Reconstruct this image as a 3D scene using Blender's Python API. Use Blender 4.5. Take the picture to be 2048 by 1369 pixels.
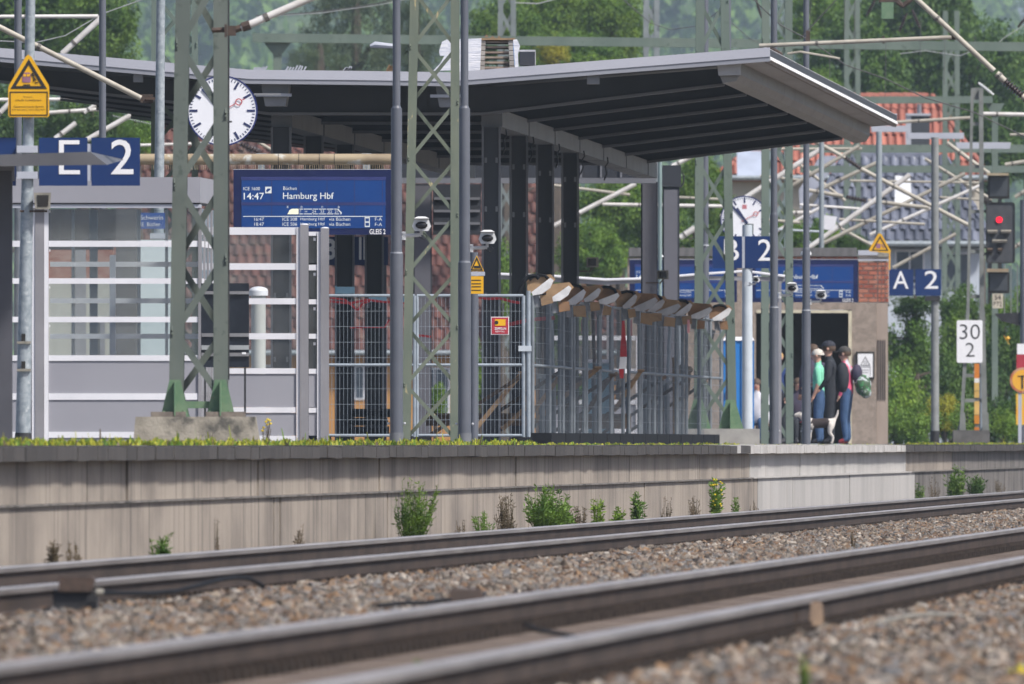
import bpy, bmesh, math, random
import numpy as np
from mathutils import Vector, Matrix, Quaternion

for _o in list(bpy.data.objects):
    bpy.data.objects.remove(_o)
SC = bpy.context.scene
COL = SC.collection
R = math.radians
random.seed(7)
rng = np.random.default_rng(7)

# ------------------------------------------------------------------ camera, sky, sun, exposure
FPX = 51200.0            # focal length in picture widths of 2048: a 900 mm telephoto
HZ = 888.0               # row of the horizon
CZ = 0.012               # the camera stands in line with the platform surface (z = 0)
VPX = 3300.0             # the tracks run towards this column
TH = math.atan((VPX - 1024) / FPX)
ST, CT = math.sin(TH), math.cos(TH)

cam_d = bpy.data.cameras.new('camera')
cam = bpy.data.objects.new('camera', cam_d)
COL.objects.link(cam)
cam.location = (0, 0, CZ)
cam.rotation_euler = (R(90), 0, 0)
cam_d.sensor_width = 36
cam_d.lens = 900
cam_d.shift_y = (HZ - 684.5) / 2048
cam_d.clip_start = 1
cam_d.clip_end = 20000
cam_d.dof.use_dof = True
cam_d.dof.focus_distance = 295
cam_d.dof.aperture_fstop = 18
SC.camera = cam

SUN_EL, SUN_AZ = R(50), R(128)      # azimuth clockwise from the view direction
world = bpy.data.worlds.new('World')
SC.world = world
world.use_nodes = True
wn = world.node_tree.nodes
wn.clear()
wo = wn.new('ShaderNodeOutputWorld')
wb = wn.new('ShaderNodeBackground')
ws = wn.new('ShaderNodeTexSky')
ws.sky_type = 'NISHITA'
ws.sun_disc = False
ws.sun_elevation = SUN_EL
ws.sun_rotation = SUN_AZ
ws.air_density = 0.55
ws.dust_density = 2.0
ws.ozone_density = 0.4
wb.inputs['Strength'].default_value = 0.105
world.node_tree.links.new(ws.outputs[0], wb.inputs['Color'])
world.node_tree.links.new(wb.outputs[0], wo.inputs['Surface'])

sun_d = bpy.data.lights.new('sun', 'SUN')
sun_d.energy = 3.4
sun_d.angle = R(6)
sun_d.color = (1.0, 0.96, 0.9)
sun = bpy.data.objects.new('sun', sun_d)
COL.objects.link(sun)
sd = Vector((math.sin(SUN_AZ) * math.cos(SUN_EL), math.cos(SUN_AZ) * math.cos(SUN_EL), math.sin(SUN_EL)))
sun.rotation_euler = sd.to_track_quat('Z', 'Y').to_euler()
sun.location = (0, 0, 200)

SC.view_settings.view_transform = 'Standard'
SC.view_settings.look = 'None'
SC.view_settings.gamma = 1
SC.view_settings.use_curve_mapping = False
SC.view_settings.exposure = 0.62
SC.render.engine = 'CYCLES'
SC.cycles.use_denoising = True
SC.cycles.max_bounces = 5
SC.cycles.diffuse_bounces = 2
SC.cycles.glossy_bounces = 3
SC.cycles.use_adaptive_sampling = True
SC.cycles.adaptive_threshold = 0.025
SC.cycles.transparent_max_bounces = 20
SC.cycles.volume_bounces = 0

# ------------------------------------------------------------------ coordinates
def P(x, y, m):
    """the place that picture column x, row y has at m pixels to the metre"""
    return Vector(((x - 1024) / m, FPX / m, (HZ - y) / m + CZ))

def T(s, D, z=0.0):
    """s metres along the track, D metres across from the camera's line, z up"""
    return Vector((s * ST - D * CT, s * CT + D * ST, z))

def S(x, D):
    """distance along the line D metres across at which column x is reached"""
    Z = D / (ST - (x - 1024) / FPX * CT)
    X = (x - 1024) / FPX * Z
    return X * ST + Z * CT

TDIR = Vector((ST, CT, 0))
NDIR = Vector((-CT, ST, 0))      # across the platform, away from the tracks in view

# ------------------------------------------------------------------ objects
ORG = {}

def meta(o, label=None, cat=None, group=None, kind=None):
    if label: o['label'] = label
    if cat: o['category'] = cat
    if group: o['group'] = group
    if kind: o['kind'] = kind
    return o

def thing(name, loc, label, cat, group=None):
    o = bpy.data.objects.new(name, None)
    o.empty_display_size = 0.2
    COL.objects.link(o)
    o.location = loc
    ORG[o] = Vector(loc)
    return meta(o, label, cat, group)

def link(name, me, parent=None, org=None, **kw):
    o = bpy.data.objects.new(name, me)
    COL.objects.link(o)
    if parent is not None:
        o.parent = parent
        o.location = Vector(org) - ORG[parent] if org is not None else (0, 0, 0)
        ORG[o] = Vector(org) if org is not None else ORG[parent]
    else:
        o.location = org if org is not None else (0, 0, 0)
        ORG[o] = Vector(o.location)
    return meta(o, **kw)

class MB:
    def __init__(self):
        self.v, self.f, self.mi = [], [], []

    def add(self, vs, fs, mi=0):
        n = len(self.v)
        self.v.extend([tuple(p) for p in vs])
        for f in fs:
            self.f.append(tuple(i + n for i in f))
            self.mi.append(mi)
        return self

    def box(self, x0, x1, y0, y1, z0, z1, mi=0):
        vs = [(x, y, z) for z in (z0, z1) for y in (y0, y1) for x in (x0, x1)]
        return self.add(vs, [(0, 2, 3, 1), (4, 5, 7, 6), (0, 1, 5, 4), (2, 6, 7, 3), (0, 4, 6, 2), (1, 3, 7, 5)], mi)

    def pb(self, x0, x1, y0, y1, m, dep, off=0.0, mi=0):
        """box whose front spans the given columns and rows at scale m, dep metres deep"""
        a, b = P(x0, y1, m), P(x1, y0, m)
        return self.box(a.x, b.x, a.y + off, a.y + off + dep, a.z, b.z, mi)

    def hexa(self, a, b, mi=0):
        """solid between two quads a and b (same winding)"""
        return self.add(list(a) + list(b), [(3, 2, 1, 0), (4, 5, 6, 7), (0, 1, 5, 4), (1, 2, 6, 5), (2, 3, 7, 6), (3, 0, 4, 7)], mi)

    def bar(self, p, q, w, h, mi=0, up=(0, 1, 0)):
        p, q = Vector(p), Vector(q)
        d = (q - p).normalized()
        u = Vector(up)
        u = u - d * u.dot(d)
        if u.length < 1e-4:
            u = Vector((1, 0, 0)) - d * d.x
        u.normalize()
        s = d.cross(u)
        o = [s * w / 2 + u * h / 2, s * w / 2 - u * h / 2, -s * w / 2 - u * h / 2, -s * w / 2 + u * h / 2]
        return self.hexa([p + k for k in o], [q + k for k in o], mi)

    def tube(self, p, q, r, n=8, mi=0, r2=None):
        return self.path([p, q], r, n, mi, [r, r if r2 is None else r2])

    def path(self, pts, r, n=8, mi=0, rs=None):
        pts = [Vector(p) for p in pts]
        k = len(pts)
        b = len(self.v)
        prev = None
        for i, p in enumerate(pts):
            d = (pts[min(i + 1, k - 1)] - pts[max(i - 1, 0)])
            if d.length < 1e-9: d = Vector((0, 0, 1))
            d.normalize()
            if prev is None:
                u = Vector((0, 0, 1)) if abs(d.z) < .9 else Vector((1, 0, 0))
            else:
                u = prev
            u = (u - d * u.dot(d)).normalized()
            prev = u
            w = d.cross(u)
            rr = rs[i] if rs else r
            for j in range(n):
                a = 2 * math.pi * j / n
                self.v.append(tuple(p + (u * math.cos(a) + w * math.sin(a)) * rr))
        for i in range(k - 1):
            for j in range(n):
                j2 = (j + 1) % n
                self.f.append((b + i * n + j, b + i * n + j2, b + (i + 1) * n + j2, b + (i + 1) * n + j))
                self.mi.append(mi)
        self.f.append(tuple(b + j for j in range(n))[::-1]); self.mi.append(mi)
        self.f.append(tuple(b + (k - 1) * n + j for j in range(n))); self.mi.append(mi)
        return self

    def prism(self, poly, vec, mi=0):
        n = len(poly)
        vec = Vector(vec)
        vs = [Vector(p) for p in poly] + [Vector(p) + vec for p in poly]
        fs = [tuple(range(n))[::-1], tuple(range(n, 2 * n))]
        fs += [(i, (i + 1) % n, (i + 1) % n + n, i + n) for i in range(n)]
        return self.add(vs, fs, mi)

    def disc(self, c, r, dep, n=32, mi=0, axis=(0, 1, 0), r0=0.0):
        """solid disc (or ring, r0 > 0) with its axis along y or the given axis"""
        c = Vector(c); ax = Vector(axis).normalized()
        u = Vector((0, 0, 1)) if abs(ax.z) < .9 else Vector((1, 0, 0))
        u = (u - ax * u.dot(ax)).normalized(); w = ax.cross(u)
        ring = lambda rr, o: [c + ax * o + (u * math.cos(2 * math.pi * j / n) + w * math.sin(2 * math.pi * j / n)) * rr for j in range(n)]
        if r0 <= 0:
            return self.prism(ring(r, 0), ax * dep, mi)
        vs = ring(r, 0) + ring(r, dep) + ring(r0, 0) + ring(r0, dep)
        fs = []
        for j in range(n):
            k = (j + 1) % n
            fs += [(j, k, k + n, j + n), (2 * n + k, 2 * n + j, 3 * n + j, 3 * n + k), (k, j, 2 * n + j, 2 * n + k), (j + n, k + n, 3 * n + k, 3 * n + j)]
        return self.add(vs, fs, mi)

    def ball(self, c, rx, ry, rz, n=10, k=6, mi=0, z0=-1.0):
        b = len(self.v)
        c = Vector(c)
        ph0 = math.asin(max(-1, min(1, z0)))
        for i in range(k + 1):
            ph = ph0 + (math.pi / 2 - ph0) * i / k
            for j in range(n):
                a = 2 * math.pi * j / n
                self.v.append((c.x + rx * math.cos(ph) * math.cos(a), c.y + ry * math.cos(ph) * math.sin(a), c.z + rz * math.sin(ph)))
        for i in range(k):
            for j in range(n):
                j2 = (j + 1) % n
                self.f.append((b + i * n + j, b + i * n + j2, b + (i + 1) * n + j2, b + (i + 1) * n + j)); self.mi.append(mi)
        self.f.append(tuple(b + j for j in range(n))[::-1]); self.mi.append(mi)
        return self

    def mesh(self, name, mats, org, smooth=False):
        me = bpy.data.meshes.new(name)
        o = Vector(org)
        me.from_pydata([(p[0] - o.x, p[1] - o.y, p[2] - o.z) for p in self.v], [], self.f)
        for mt in mats:
            me.materials.append(mt)
        if len(mats) > 1:
            me.polygons.foreach_set('material_index', self.mi)
        bm = bmesh.new(); bm.from_mesh(me)
        bmesh.ops.recalc_face_normals(bm, faces=bm.faces)
        bm.to_mesh(me); bm.free()
        if smooth:
            me.shade_smooth()
            me.set_sharp_from_angle(angle=R(42))
        me.update()
        return me

    def build(self, name, mats, parent=None, smooth=False, org=None, **kw):
        if not isinstance(mats, (list, tuple)): mats = [mats]
        if parent is not None:
            o = ORG[parent]
            return link(name, self.mesh(name, mats, o, smooth), parent, **kw)
        if org is None:
            a = np.array(self.v)
            org = ((a[:, 0].min() + a[:, 0].max()) / 2, (a[:, 1].min() + a[:, 1].max()) / 2, a[:, 2].min())
        return link(name, self.mesh(name, mats, org, smooth), None, org, **kw)

def raw_mesh(name, V, Fq, mats, mi=None):
    """mesh from numpy arrays, quads or triangles"""
    me = bpy.data.meshes.new(name)
    nv, nf, k = len(V), len(Fq), Fq.shape[1]
    me.vertices.add(nv); me.vertices.foreach_set('co', np.asarray(V, dtype=np.float32).ravel())
    me.loops.add(nf * k); me.loops.foreach_set('vertex_index', np.asarray(Fq, dtype=np.int32).ravel())
    me.polygons.add(nf)
    me.polygons.foreach_set('loop_start', np.arange(0, nf * k, k, dtype=np.int32))
    try:
        me.polygons.foreach_set('loop_total', np.full(nf, k, dtype=np.int32))
    except Exception:
        pass
    for mt in mats: me.materials.append(mt)
    if mi is not None: me.polygons.foreach_set('material_index', np.asarray(mi, dtype=np.int32))
    me.update(calc_edges=True)
    me.validate()
    return me

# ------------------------------------------------------------------ materials
def M(name, c, c2=None, scale=3.0, rough=.6, metal=0.0, bump=0.0, stretch=(1, 1, 1), rand=0.0, lo=.35, hi=.65,
      emis=0.0, emc=None, detail=5.0, c3=None, c3_scale=8.0, c3_lo=.6, c3_hi=.7, c3_stretch=(1, 1, 1), trans=0.0, spec=.5, bump_scale=None):
    mt = bpy.data.materials.new(name)
    mt.use_nodes = True
    nt = mt.node_tree; N = nt.nodes; L = nt.links
    bs = N['Principled BSDF']
    bs.inputs['Roughness'].default_value = rough
    bs.inputs['Metallic'].default_value = metal
    bs.inputs['Specular IOR Level'].default_value = spec
    if c2 is None: c2 = tuple(k * .8 for k in c)
    geo = N.new('ShaderNodeNewGeometry')
    def noise(sc, st, det=detail):
        mp = N.new('ShaderNodeMapping'); mp.inputs['Scale'].default_value = st
        L.new(geo.outputs['Position'], mp.inputs['Vector'])
        nz = N.new('ShaderNodeTexNoise'); nz.inputs['Scale'].default_value = sc; nz.inputs['Detail'].default_value = det
        nz.inputs['Roughness'].default_value = .6
        L.new(mp.outputs[0], nz.inputs['Vector'])
        return nz
    def ramp(src, a, b):
        mr = N.new('ShaderNodeMapRange'); mr.interpolation_type = 'SMOOTHSTEP'
        mr.inputs[1].default_value = a; mr.inputs[2].default_value = b
        L.new(src, mr.inputs[0]); return mr.outputs[0]
    def mix(f, a, b):
        mx = N.new('ShaderNodeMix'); mx.data_type = 'RGBA'
        if hasattr(f, 'node'): L.new(f, mx.inputs[0])
        else: mx.inputs[0].default_value = f
        for k, s in ((a, 6), (b, 7)):
            if hasattr(k, 'node'): L.new(k, mx.inputs[s])
            else: mx.inputs[s].default_value = (*k, 1)
        return mx.outputs[2]
    nz = noise(scale, stretch)
    col = mix(ramp(nz.outputs[0], lo, hi), c, c2)
    if c3 is not None:
        n3 = noise(c3_scale, c3_stretch)
        col = mix(ramp(n3.outputs[0], c3_lo, c3_hi), col, c3)
    if rand:
        oi = N.new('ShaderNodeObjectInfo')
        mr = N.new('ShaderNodeMapRange'); mr.inputs[3].default_value = 1 - rand; mr.inputs[4].default_value = 1 + rand
        L.new(oi.outputs['Random'], mr.inputs[0])
        hs = N.new('ShaderNodeHueSaturation')
        L.new(mr.outputs[0], hs.inputs['Value']); L.new(col, hs.inputs['Color'])
        col = hs.outputs[0]
    L.new(col, bs.inputs['Base Color'])
    if bump:
        bp = N.new('ShaderNodeBump'); bp.inputs['Strength'].default_value = bump; bp.inputs['Distance'].default_value = .02
        bn = noise(bump_scale or scale * 4, stretch)
        L.new(bn.outputs[0], bp.inputs['Height']); L.new(bp.outputs[0], bs.inputs['Normal'])
    if emis:
        bs.inputs['Emission Strength'].default_value = emis
        bs.inputs['Emission Color'].default_value = (*(emc or c), 1)
    if trans:
        tl = N.new('ShaderNodeBsdfTranslucent'); L.new(col, tl.inputs['Color'])
        ms = N.new('ShaderNodeMixShader'); ms.inputs[0].default_value = trans
        out = N['Material Output']
        L.new(bs.outputs[0], ms.inputs[1]); L.new(tl.outputs[0], ms.inputs[2]); L.new(ms.outputs[0], out.inputs['Surface'])
    return mt

def glass_mat(name, tint, refl, painted_refl=.035):
    mt = bpy.data.materials.new(name); mt.use_nodes = True
    nt = mt.node_tree; N = nt.nodes; L = nt.links; N.clear()
    out = N.new('ShaderNodeOutputMaterial')
    tr = N.new('ShaderNodeBsdfTransparent'); tr.inputs[0].default_value = (*tint, 1)
    gl = N.new('ShaderNodeBsdfGlossy'); gl.inputs['Roughness'].default_value = .03; gl.inputs[0].default_value = (.95, .97, 1, 1)
    fr = N.new('ShaderNodeFresnel'); fr.inputs['IOR'].default_value = refl
    mx = N.new('ShaderNodeMixShader')
    L.new(fr.outputs[0], mx.inputs[0]); L.new(tr.outputs[0], mx.inputs[1]); L.new(gl.outputs[0], mx.inputs[2])
    df = N.new('ShaderNodeBsdfDiffuse'); df.inputs[0].default_value = (.80, .84, .86, 1)  # white diffuse mixed in patchily, painting whitish reflections into the panes
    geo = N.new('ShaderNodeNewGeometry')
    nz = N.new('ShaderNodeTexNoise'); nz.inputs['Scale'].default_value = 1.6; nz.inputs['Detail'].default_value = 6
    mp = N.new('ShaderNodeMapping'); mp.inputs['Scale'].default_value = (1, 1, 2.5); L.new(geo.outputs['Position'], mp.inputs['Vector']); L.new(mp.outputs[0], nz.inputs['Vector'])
    mr = N.new('ShaderNodeMapRange'); mr.inputs[1].default_value = .3; mr.inputs[2].default_value = .75; mr.inputs[3].default_value = painted_refl * .4; mr.inputs[4].default_value = painted_refl * 1.8
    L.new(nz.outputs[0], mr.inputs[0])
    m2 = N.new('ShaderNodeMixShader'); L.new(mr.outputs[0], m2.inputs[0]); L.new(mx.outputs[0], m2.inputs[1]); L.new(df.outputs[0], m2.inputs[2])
    L.new(m2.outputs[0], out.inputs['Surface'])
    return mt

mGREEN = M('mast_green_paint', (.100, .122, .108), (.128, .150, .130), 3, .6, c3=(.065, .085, .070), c3_scale=9, c3_lo=.58, c3_hi=.72, stretch=(1, 1, .3))
mGREENY = M('mast_green_paint_flaked', (.125, .152, .118), (.155, .178, .135), 4, .7, c3=(.42, .36, .20), c3_scale=14, c3_lo=.64, c3_hi=.70, stretch=(1, 1, .4), c3_stretch=(1, 1, .3))
mGREENP = M('mast_green_pale', (.115, .155, .130), (.145, .185, .155), 2, .65, c3=(.08, .11, .09), c3_scale=8, stretch=(1, 1, .3))
mGREENF = M('footplate_green', (.10, .19, .11), (.15, .23, .14), 8, .6, c3=(.18, .12, .06), c3_scale=18, c3_lo=.66, c3_hi=.75)
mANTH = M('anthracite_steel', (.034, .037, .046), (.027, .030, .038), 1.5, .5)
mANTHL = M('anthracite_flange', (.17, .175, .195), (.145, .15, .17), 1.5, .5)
mBEAM = M('grey_beam', (.22, .225, .24), (.18, .185, .2), 1.2, .5)
mPOLE = M('grey_lamp_pole', (.115, .125, .15), (.095, .105, .13), 1.5, .45)
mPOLEP = M('pale_band', (.5, .52, .56), None, 3, .5)
mGALV = M('galvanised_steel', (.36, .40, .43), (.24, .28, .31), 14, .5, metal=.25, c3=(.45, .48, .5), c3_scale=22, c3_lo=.55, c3_hi=.7)
mFASC = M('canopy_fascia', (.43, .44, .50), (.40, .41, .47), .6, .45)
mFASCD = M('canopy_fascia_lip', (.27, .28, .32), (.24, .25, .29), .6, .45)
mFASCW = M('canopy_white_edge', (.86, .85, .83), (.74, .74, .75), .35, .5, lo=.45, hi=.5, c3=(.5, .5, .52), c3_scale=1.2, c3_lo=.62, c3_hi=.66)
mSOFF = M('soffit_boards', (.34, .33, .34), (.28, .27, .28), .8, .6, stretch=(1, .2, 1))
mBOXP = M('edge_box_panel', (.24, .237, .232), (.21, .207, .202), .4, .55)
mROOFT = M('roof_felt', (.10, .10, .11), None, 1, .8)
mWHITE = M('white_paint', (.74, .74, .78), (.68, .68, .72), 2, .45)
mLILAC = M('grey_panel', (.30, .30, .335), (.275, .275, .31), .7, .5)
mPOSTL = M('grey_post', (.27, .265, .285), None, 1, .5)
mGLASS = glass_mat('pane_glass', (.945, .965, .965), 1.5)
mBLUE = M('sign_blue', (.008, .032, .130), (.007, .028, .118), 1, .35)
mNAVY = M('display_housing', (.003, .009, .068), (.003, .008, .058), 1, .35)
mSCREEN = M('display_screen', (.002, .036, .165), (.002, .030, .145), 2, .3, emis=.12, emc=(.001, .065, .30))
mSCREENL = M('display_line', (.03, .04, .16), None, 2, .4)
mLET = M('white_lettering', (.82, .82, .84), (.78, .78, .8), 3, .5)
mLCD = M('display_lettering', (.62, .65, .66), None, 3, .5, emis=.15, emc=(.8, .85, .8))
mLCDC = M('display_cream', (.75, .75, .55), None, 3, .5, emis=.25, emc=(.8, .8, .6))
mYEL = M('warning_yellow', (.78, .42, .008), (.72, .38, .008), 2, .45)
mYEL2 = M('hazard_yellow', (.80, .36, .02), (.72, .45, .05), 2, .5)
mBLK = M('black_print', (.02, .018, .016), None, 3, .6)
mPURP = M('pictogram_mauve', (.30, .14, .20), None, 3, .6)
mRED = M('signal_red_sign', (.42, .03, .05), (.36, .03, .05), 2, .5)
mREDT = M('tape_red', (.48, .03, .035), (.36, .02, .03), 3, .5)
mCLOCK = M('clock_face', (.82, .83, .88), (.79, .80, .85), 2, .35)
mCLOCKR = M('clock_rim', (.02, .03, .16), None, 2, .4)
mTICK = M('clock_tick', (.025, .035, .12), None, 2, .5)
mHAND = M('second_hand_red', (.55, .04, .05), None, 2, .5)
mDARK = M('dark_plastic', (.018, .018, .02), (.03, .03, .033), 4, .55)
mRUB = M('black_rubber', (.008, .009, .011), (.014, .015, .018), 6, .8, spec=.15)
mCAMW = M('camera_housing', (.70, .71, .72), (.62, .63, .64), 6, .4)
mLENS = M('camera_lens', (.015, .015, .018), None, 4, .15)
mSPK = M('speaker_housing', (.30, .28, .24), (.2, .19, .16), 9, .6)
mTUBE = M('cantilever_tube', (.42, .39, .33), (.33, .30, .25), 4, .55)
mTUBEW = M('cantilever_tube_white', (.72, .70, .68), (.58, .55, .52), 3, .5)
mPIPE = M('weathered_crossbar', (.36, .29, .19), (.26, .20, .13), 2.5, .6, c3=(.5, .5, .46), c3_scale=3, c3_lo=.6, c3_hi=.7)
mINS = M('brown_insulator', (.040, .030, .030), (.06, .04, .04), 8, .3)
mWIRE = M('wire', (.10, .10, .10), None, 3, .5)
mWIREL = M('wire_pale', (.40, .41, .42), None, 3, .5)
mTIMB = M('timber', (.30, .20, .11), (.22, .14, .08), 5, .75, stretch=(1, 1, 4))
mTIMBD = M('timber_dark', (.13, .09, .06), (.09, .06, .045), 4, .8)
mPLY = M('plywood', (.34, .22, .12), (.27, .17, .09), 6, .7, c3=(.16, .10, .06), c3_scale=10, c3_lo=.62, c3_hi=.7)
mBLUET = M('blue_tarp', (.02, .20, .55), (.02, .17, .48), 2, .5)
mPALEB = M('pale_blue_plastic', (.30, .50, .60), (.22, .42, .55), 3, .5)
mFENCE = M('fence_steel', (.33, .38, .43), (.27, .31, .35), 8, .5, metal=.2)
mFENCED = M('fence_steel_dull', (.20, .225, .25), (.15, .17, .19), 6, .55, metal=.15)
mLAMPW = M('lamp_white', (.80, .80, .82), (.7, .7, .72), 5, .4)
mLUM = M('luminaire_grey', (.44, .46, .52), (.40, .42, .48), 1, .5)
mRUST = M('rusty_iron', (.085, .055, .042), (.05, .036, .030), 9, .8, bump=.3)

mCLAMP = M('tube_clamp', (.17, .16, .145), (.12, .11, .10), 6, .7)
# ------------------------------------------------------------------ ground, ballast, tracks, platform
def PD(x, y, D):
    return P(x, y, (VPX - x) / D)

def tbox(mb, s0, s1, D0, D1, z0, z1, mi=0):
    a = [T(s0, D0, z0), T(s0, D1, z0), T(s0, D1, z1), T(s0, D0, z1)]
    b = [T(s1, D0, z0), T(s1, D1, z0), T(s1, D1, z1), T(s1, D0, z1)]
    return mb.hexa(a, b, mi)

mGROUND = M('ground_soil', (.13, .105, .08), (.10, .10, .06), .6, .9)
mBALB = M('ballast_bed', (.19, .135, .095), (.10, .075, .055), 5, .95, bump=.6, bump_scale=30)
mCONC = M('stained_concrete', (.350, .300, .250), (.190, .162, .138), .35, .85, stretch=(.9, .9, 2.2), c3=(.080, .068, .060), c3_scale=1.0, c3_lo=.49, c3_hi=.74, c3_stretch=(3.4, 3.4, .13), lo=.36, hi=.74, detail=12)
mCONCN = M('new_concrete', (.46, .44, .42), (.37, .355, .34), .35, .8, stretch=(1.2, 1.2, .5), c3=(.27, .24, .21), c3_scale=.7, c3_lo=.58, c3_hi=.8, c3_stretch=(2, 2, .2), detail=8)
mCONCD = M('old_dark_concrete', (.20, .18, .165), (.12, .11, .10), 1.0, .85, stretch=(1.5, 1.5, .4), c3=(.06, .055, .05), c3_scale=.8, c3_lo=.52, c3_hi=.66)
mCOPE = M('weathered_coping', (.062, .055, .051), (.042, .038, .036), 1.6, .85, stretch=(3, 3, .5), rand=.18, c3=(.17, .16, .15), c3_scale=2.2, c3_lo=.60, c3_hi=.74, c3_stretch=(5, 5, .4), bump=.3)
mCOPEN = M('new_coping', (.50, .485, .47), (.42, .40, .38), 1.0, .8, stretch=(2, 2, .5), rand=.10)
mPAVE = M('platform_paving', (.20, .19, .18), (.15, .14, .13), 1, .85)
mSTEEL = M('rail_steel', (.47, .43, .41), (.37, .34, .32), 2.0, .42, metal=.5, stretch=(1, .15, 1))
mRAIL = M('rail_rust', (.075, .055, .045), (.050, .038, .032), 2.5, .75, stretch=(1, .3, 1), c3=(.10, .075, .06), c3_scale=4, c3_lo=.6, c3_hi=.75, spec=.2)
mWORN = M('rail_worn_side', (.25, .225, .21), (.17, .15, .14), 1.5, .5, metal=.3, stretch=(1, .2, 1))
mSLEEP = M('concrete_sleeper', (.21, .165, .135), (.13, .10, .085), 3, .9, rand=.25)

MB().box(-3000, 3000, -200, 9000, -2.0, -1.35).build('ground', mGROUND, kind='structure')

ZR = -0.764                                  # top of rail
TRK = [(10.38, 8.88), (5.82, 4.31)]          # the rails of the far and the near track

def bed_height(D):
    c1, c2 = 9.63, 5.065
    if abs(D - c1) < 1.2 or abs(D - c2) < 1.2:
        return -.985
    if D < 3.86:
        return -.955 - max(0, 2.8 - D) * .05
    return -.945

def make_bed():
    Ds = np.arange(-3.0, 11.45, .22)
    ss = np.arange(60, 720, .8)
    V = []
    for s in ss:
        for D in Ds:
            V.append((s * ST - D * CT, s * CT + D * ST, bed_height(D) + random.uniform(-.02, .012)))
    nD = len(Ds)
    i, j = np.meshgrid(np.arange(len(ss) - 1), np.arange(nD - 1), indexing='ij')
    a = (i * nD + j).ravel()
    return raw_mesh('ballast_bed', np.array(V), np.stack([a, a + 1, a + nD + 1, a + nD], 1)[:, ::-1], [mBALB])
link('ballast_bed', make_bed(), kind='structure')

# loose ballast stones, laid on strips of the bed
def stone_material():
    mt = bpy.data.materials.new('ballast_stone'); mt.use_nodes = True
    N = mt.node_tree.nodes; L = mt.node_tree.links
    bs = N['Principled BSDF']; bs.inputs['Roughness'].default_value = .85
    oi = N.new('ShaderNodeObjectInfo')
    cr = N.new('ShaderNodeValToRGB'); cr.color_ramp.interpolation = 'LINEAR'
    cols = [(0, (.050, .038, .030)), (.12, (.150, .135, .120)), (.25, (.205, .125, .068)), (.36, (.080, .078, .078)), (.48, (.225, .185, .142)),
            (.58, (.040, .032, .027)), (.69, (.165, .095, .053)), (.79, (.115, .116, .122)), (.89, (.34, .30, .255)), (1, (.095, .052, .032))]
    e = cr.color_ramp.elements
    e[0].position, e[0].color = 0, (*cols[0][1], 1)
    e[1].position, e[1].color = 1, (*cols[-1][1], 1)
    for p, c in cols[1:-1]:
        k = e.new(p); k.color = (*c, 1)
    L.new(oi.outputs['Random'], cr.inputs[0])
    tc = N.new('ShaderNodeNewGeometry')
    nz = N.new('ShaderNodeTexNoise'); nz.inputs['Scale'].default_value = 35; L.new(tc.outputs['Position'], nz.inputs['Vector'])
    mr = N.new('ShaderNodeMapRange'); mr.inputs[3].default_value = .65; mr.inputs[4].default_value = 1.35; L.new(nz.outputs[0], mr.inputs[0])
    hs = N.new('ShaderNodeHueSaturation'); L.new(cr.outputs[0], hs.inputs['Color']); L.new(mr.outputs[0], hs.inputs['Value'])
    L.new(hs.outputs[0], bs.inputs['Base Color'])
    return mt
mSTONE = stone_material()
stones = bpy.data.collections.new('stone_kinds')
for k in range(12):
    r2 = random.Random(k)
    bm = bmesh.new()
    for _ in range(15):
        v = Vector((r2.gauss(0, 1), r2.gauss(0, 1), r2.gauss(0, 1))).normalized() * r2.uniform(.8, 1.1)
        bm.verts.new((v.x * 1.1, v.y * .85, v.z * .7))
    bmesh.ops.convex_hull(bm, input=bm.verts)
    bmesh.ops.delete(bm, geom=[v for v in bm.verts if not v.link_faces], context='VERTS')
    me = bpy.data.meshes.new('stone'); bm.to_mesh(me); bm.free(); me.materials.append(mSTONE)
    stones.objects.link(bpy.data.objects.new('stone', me))

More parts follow.
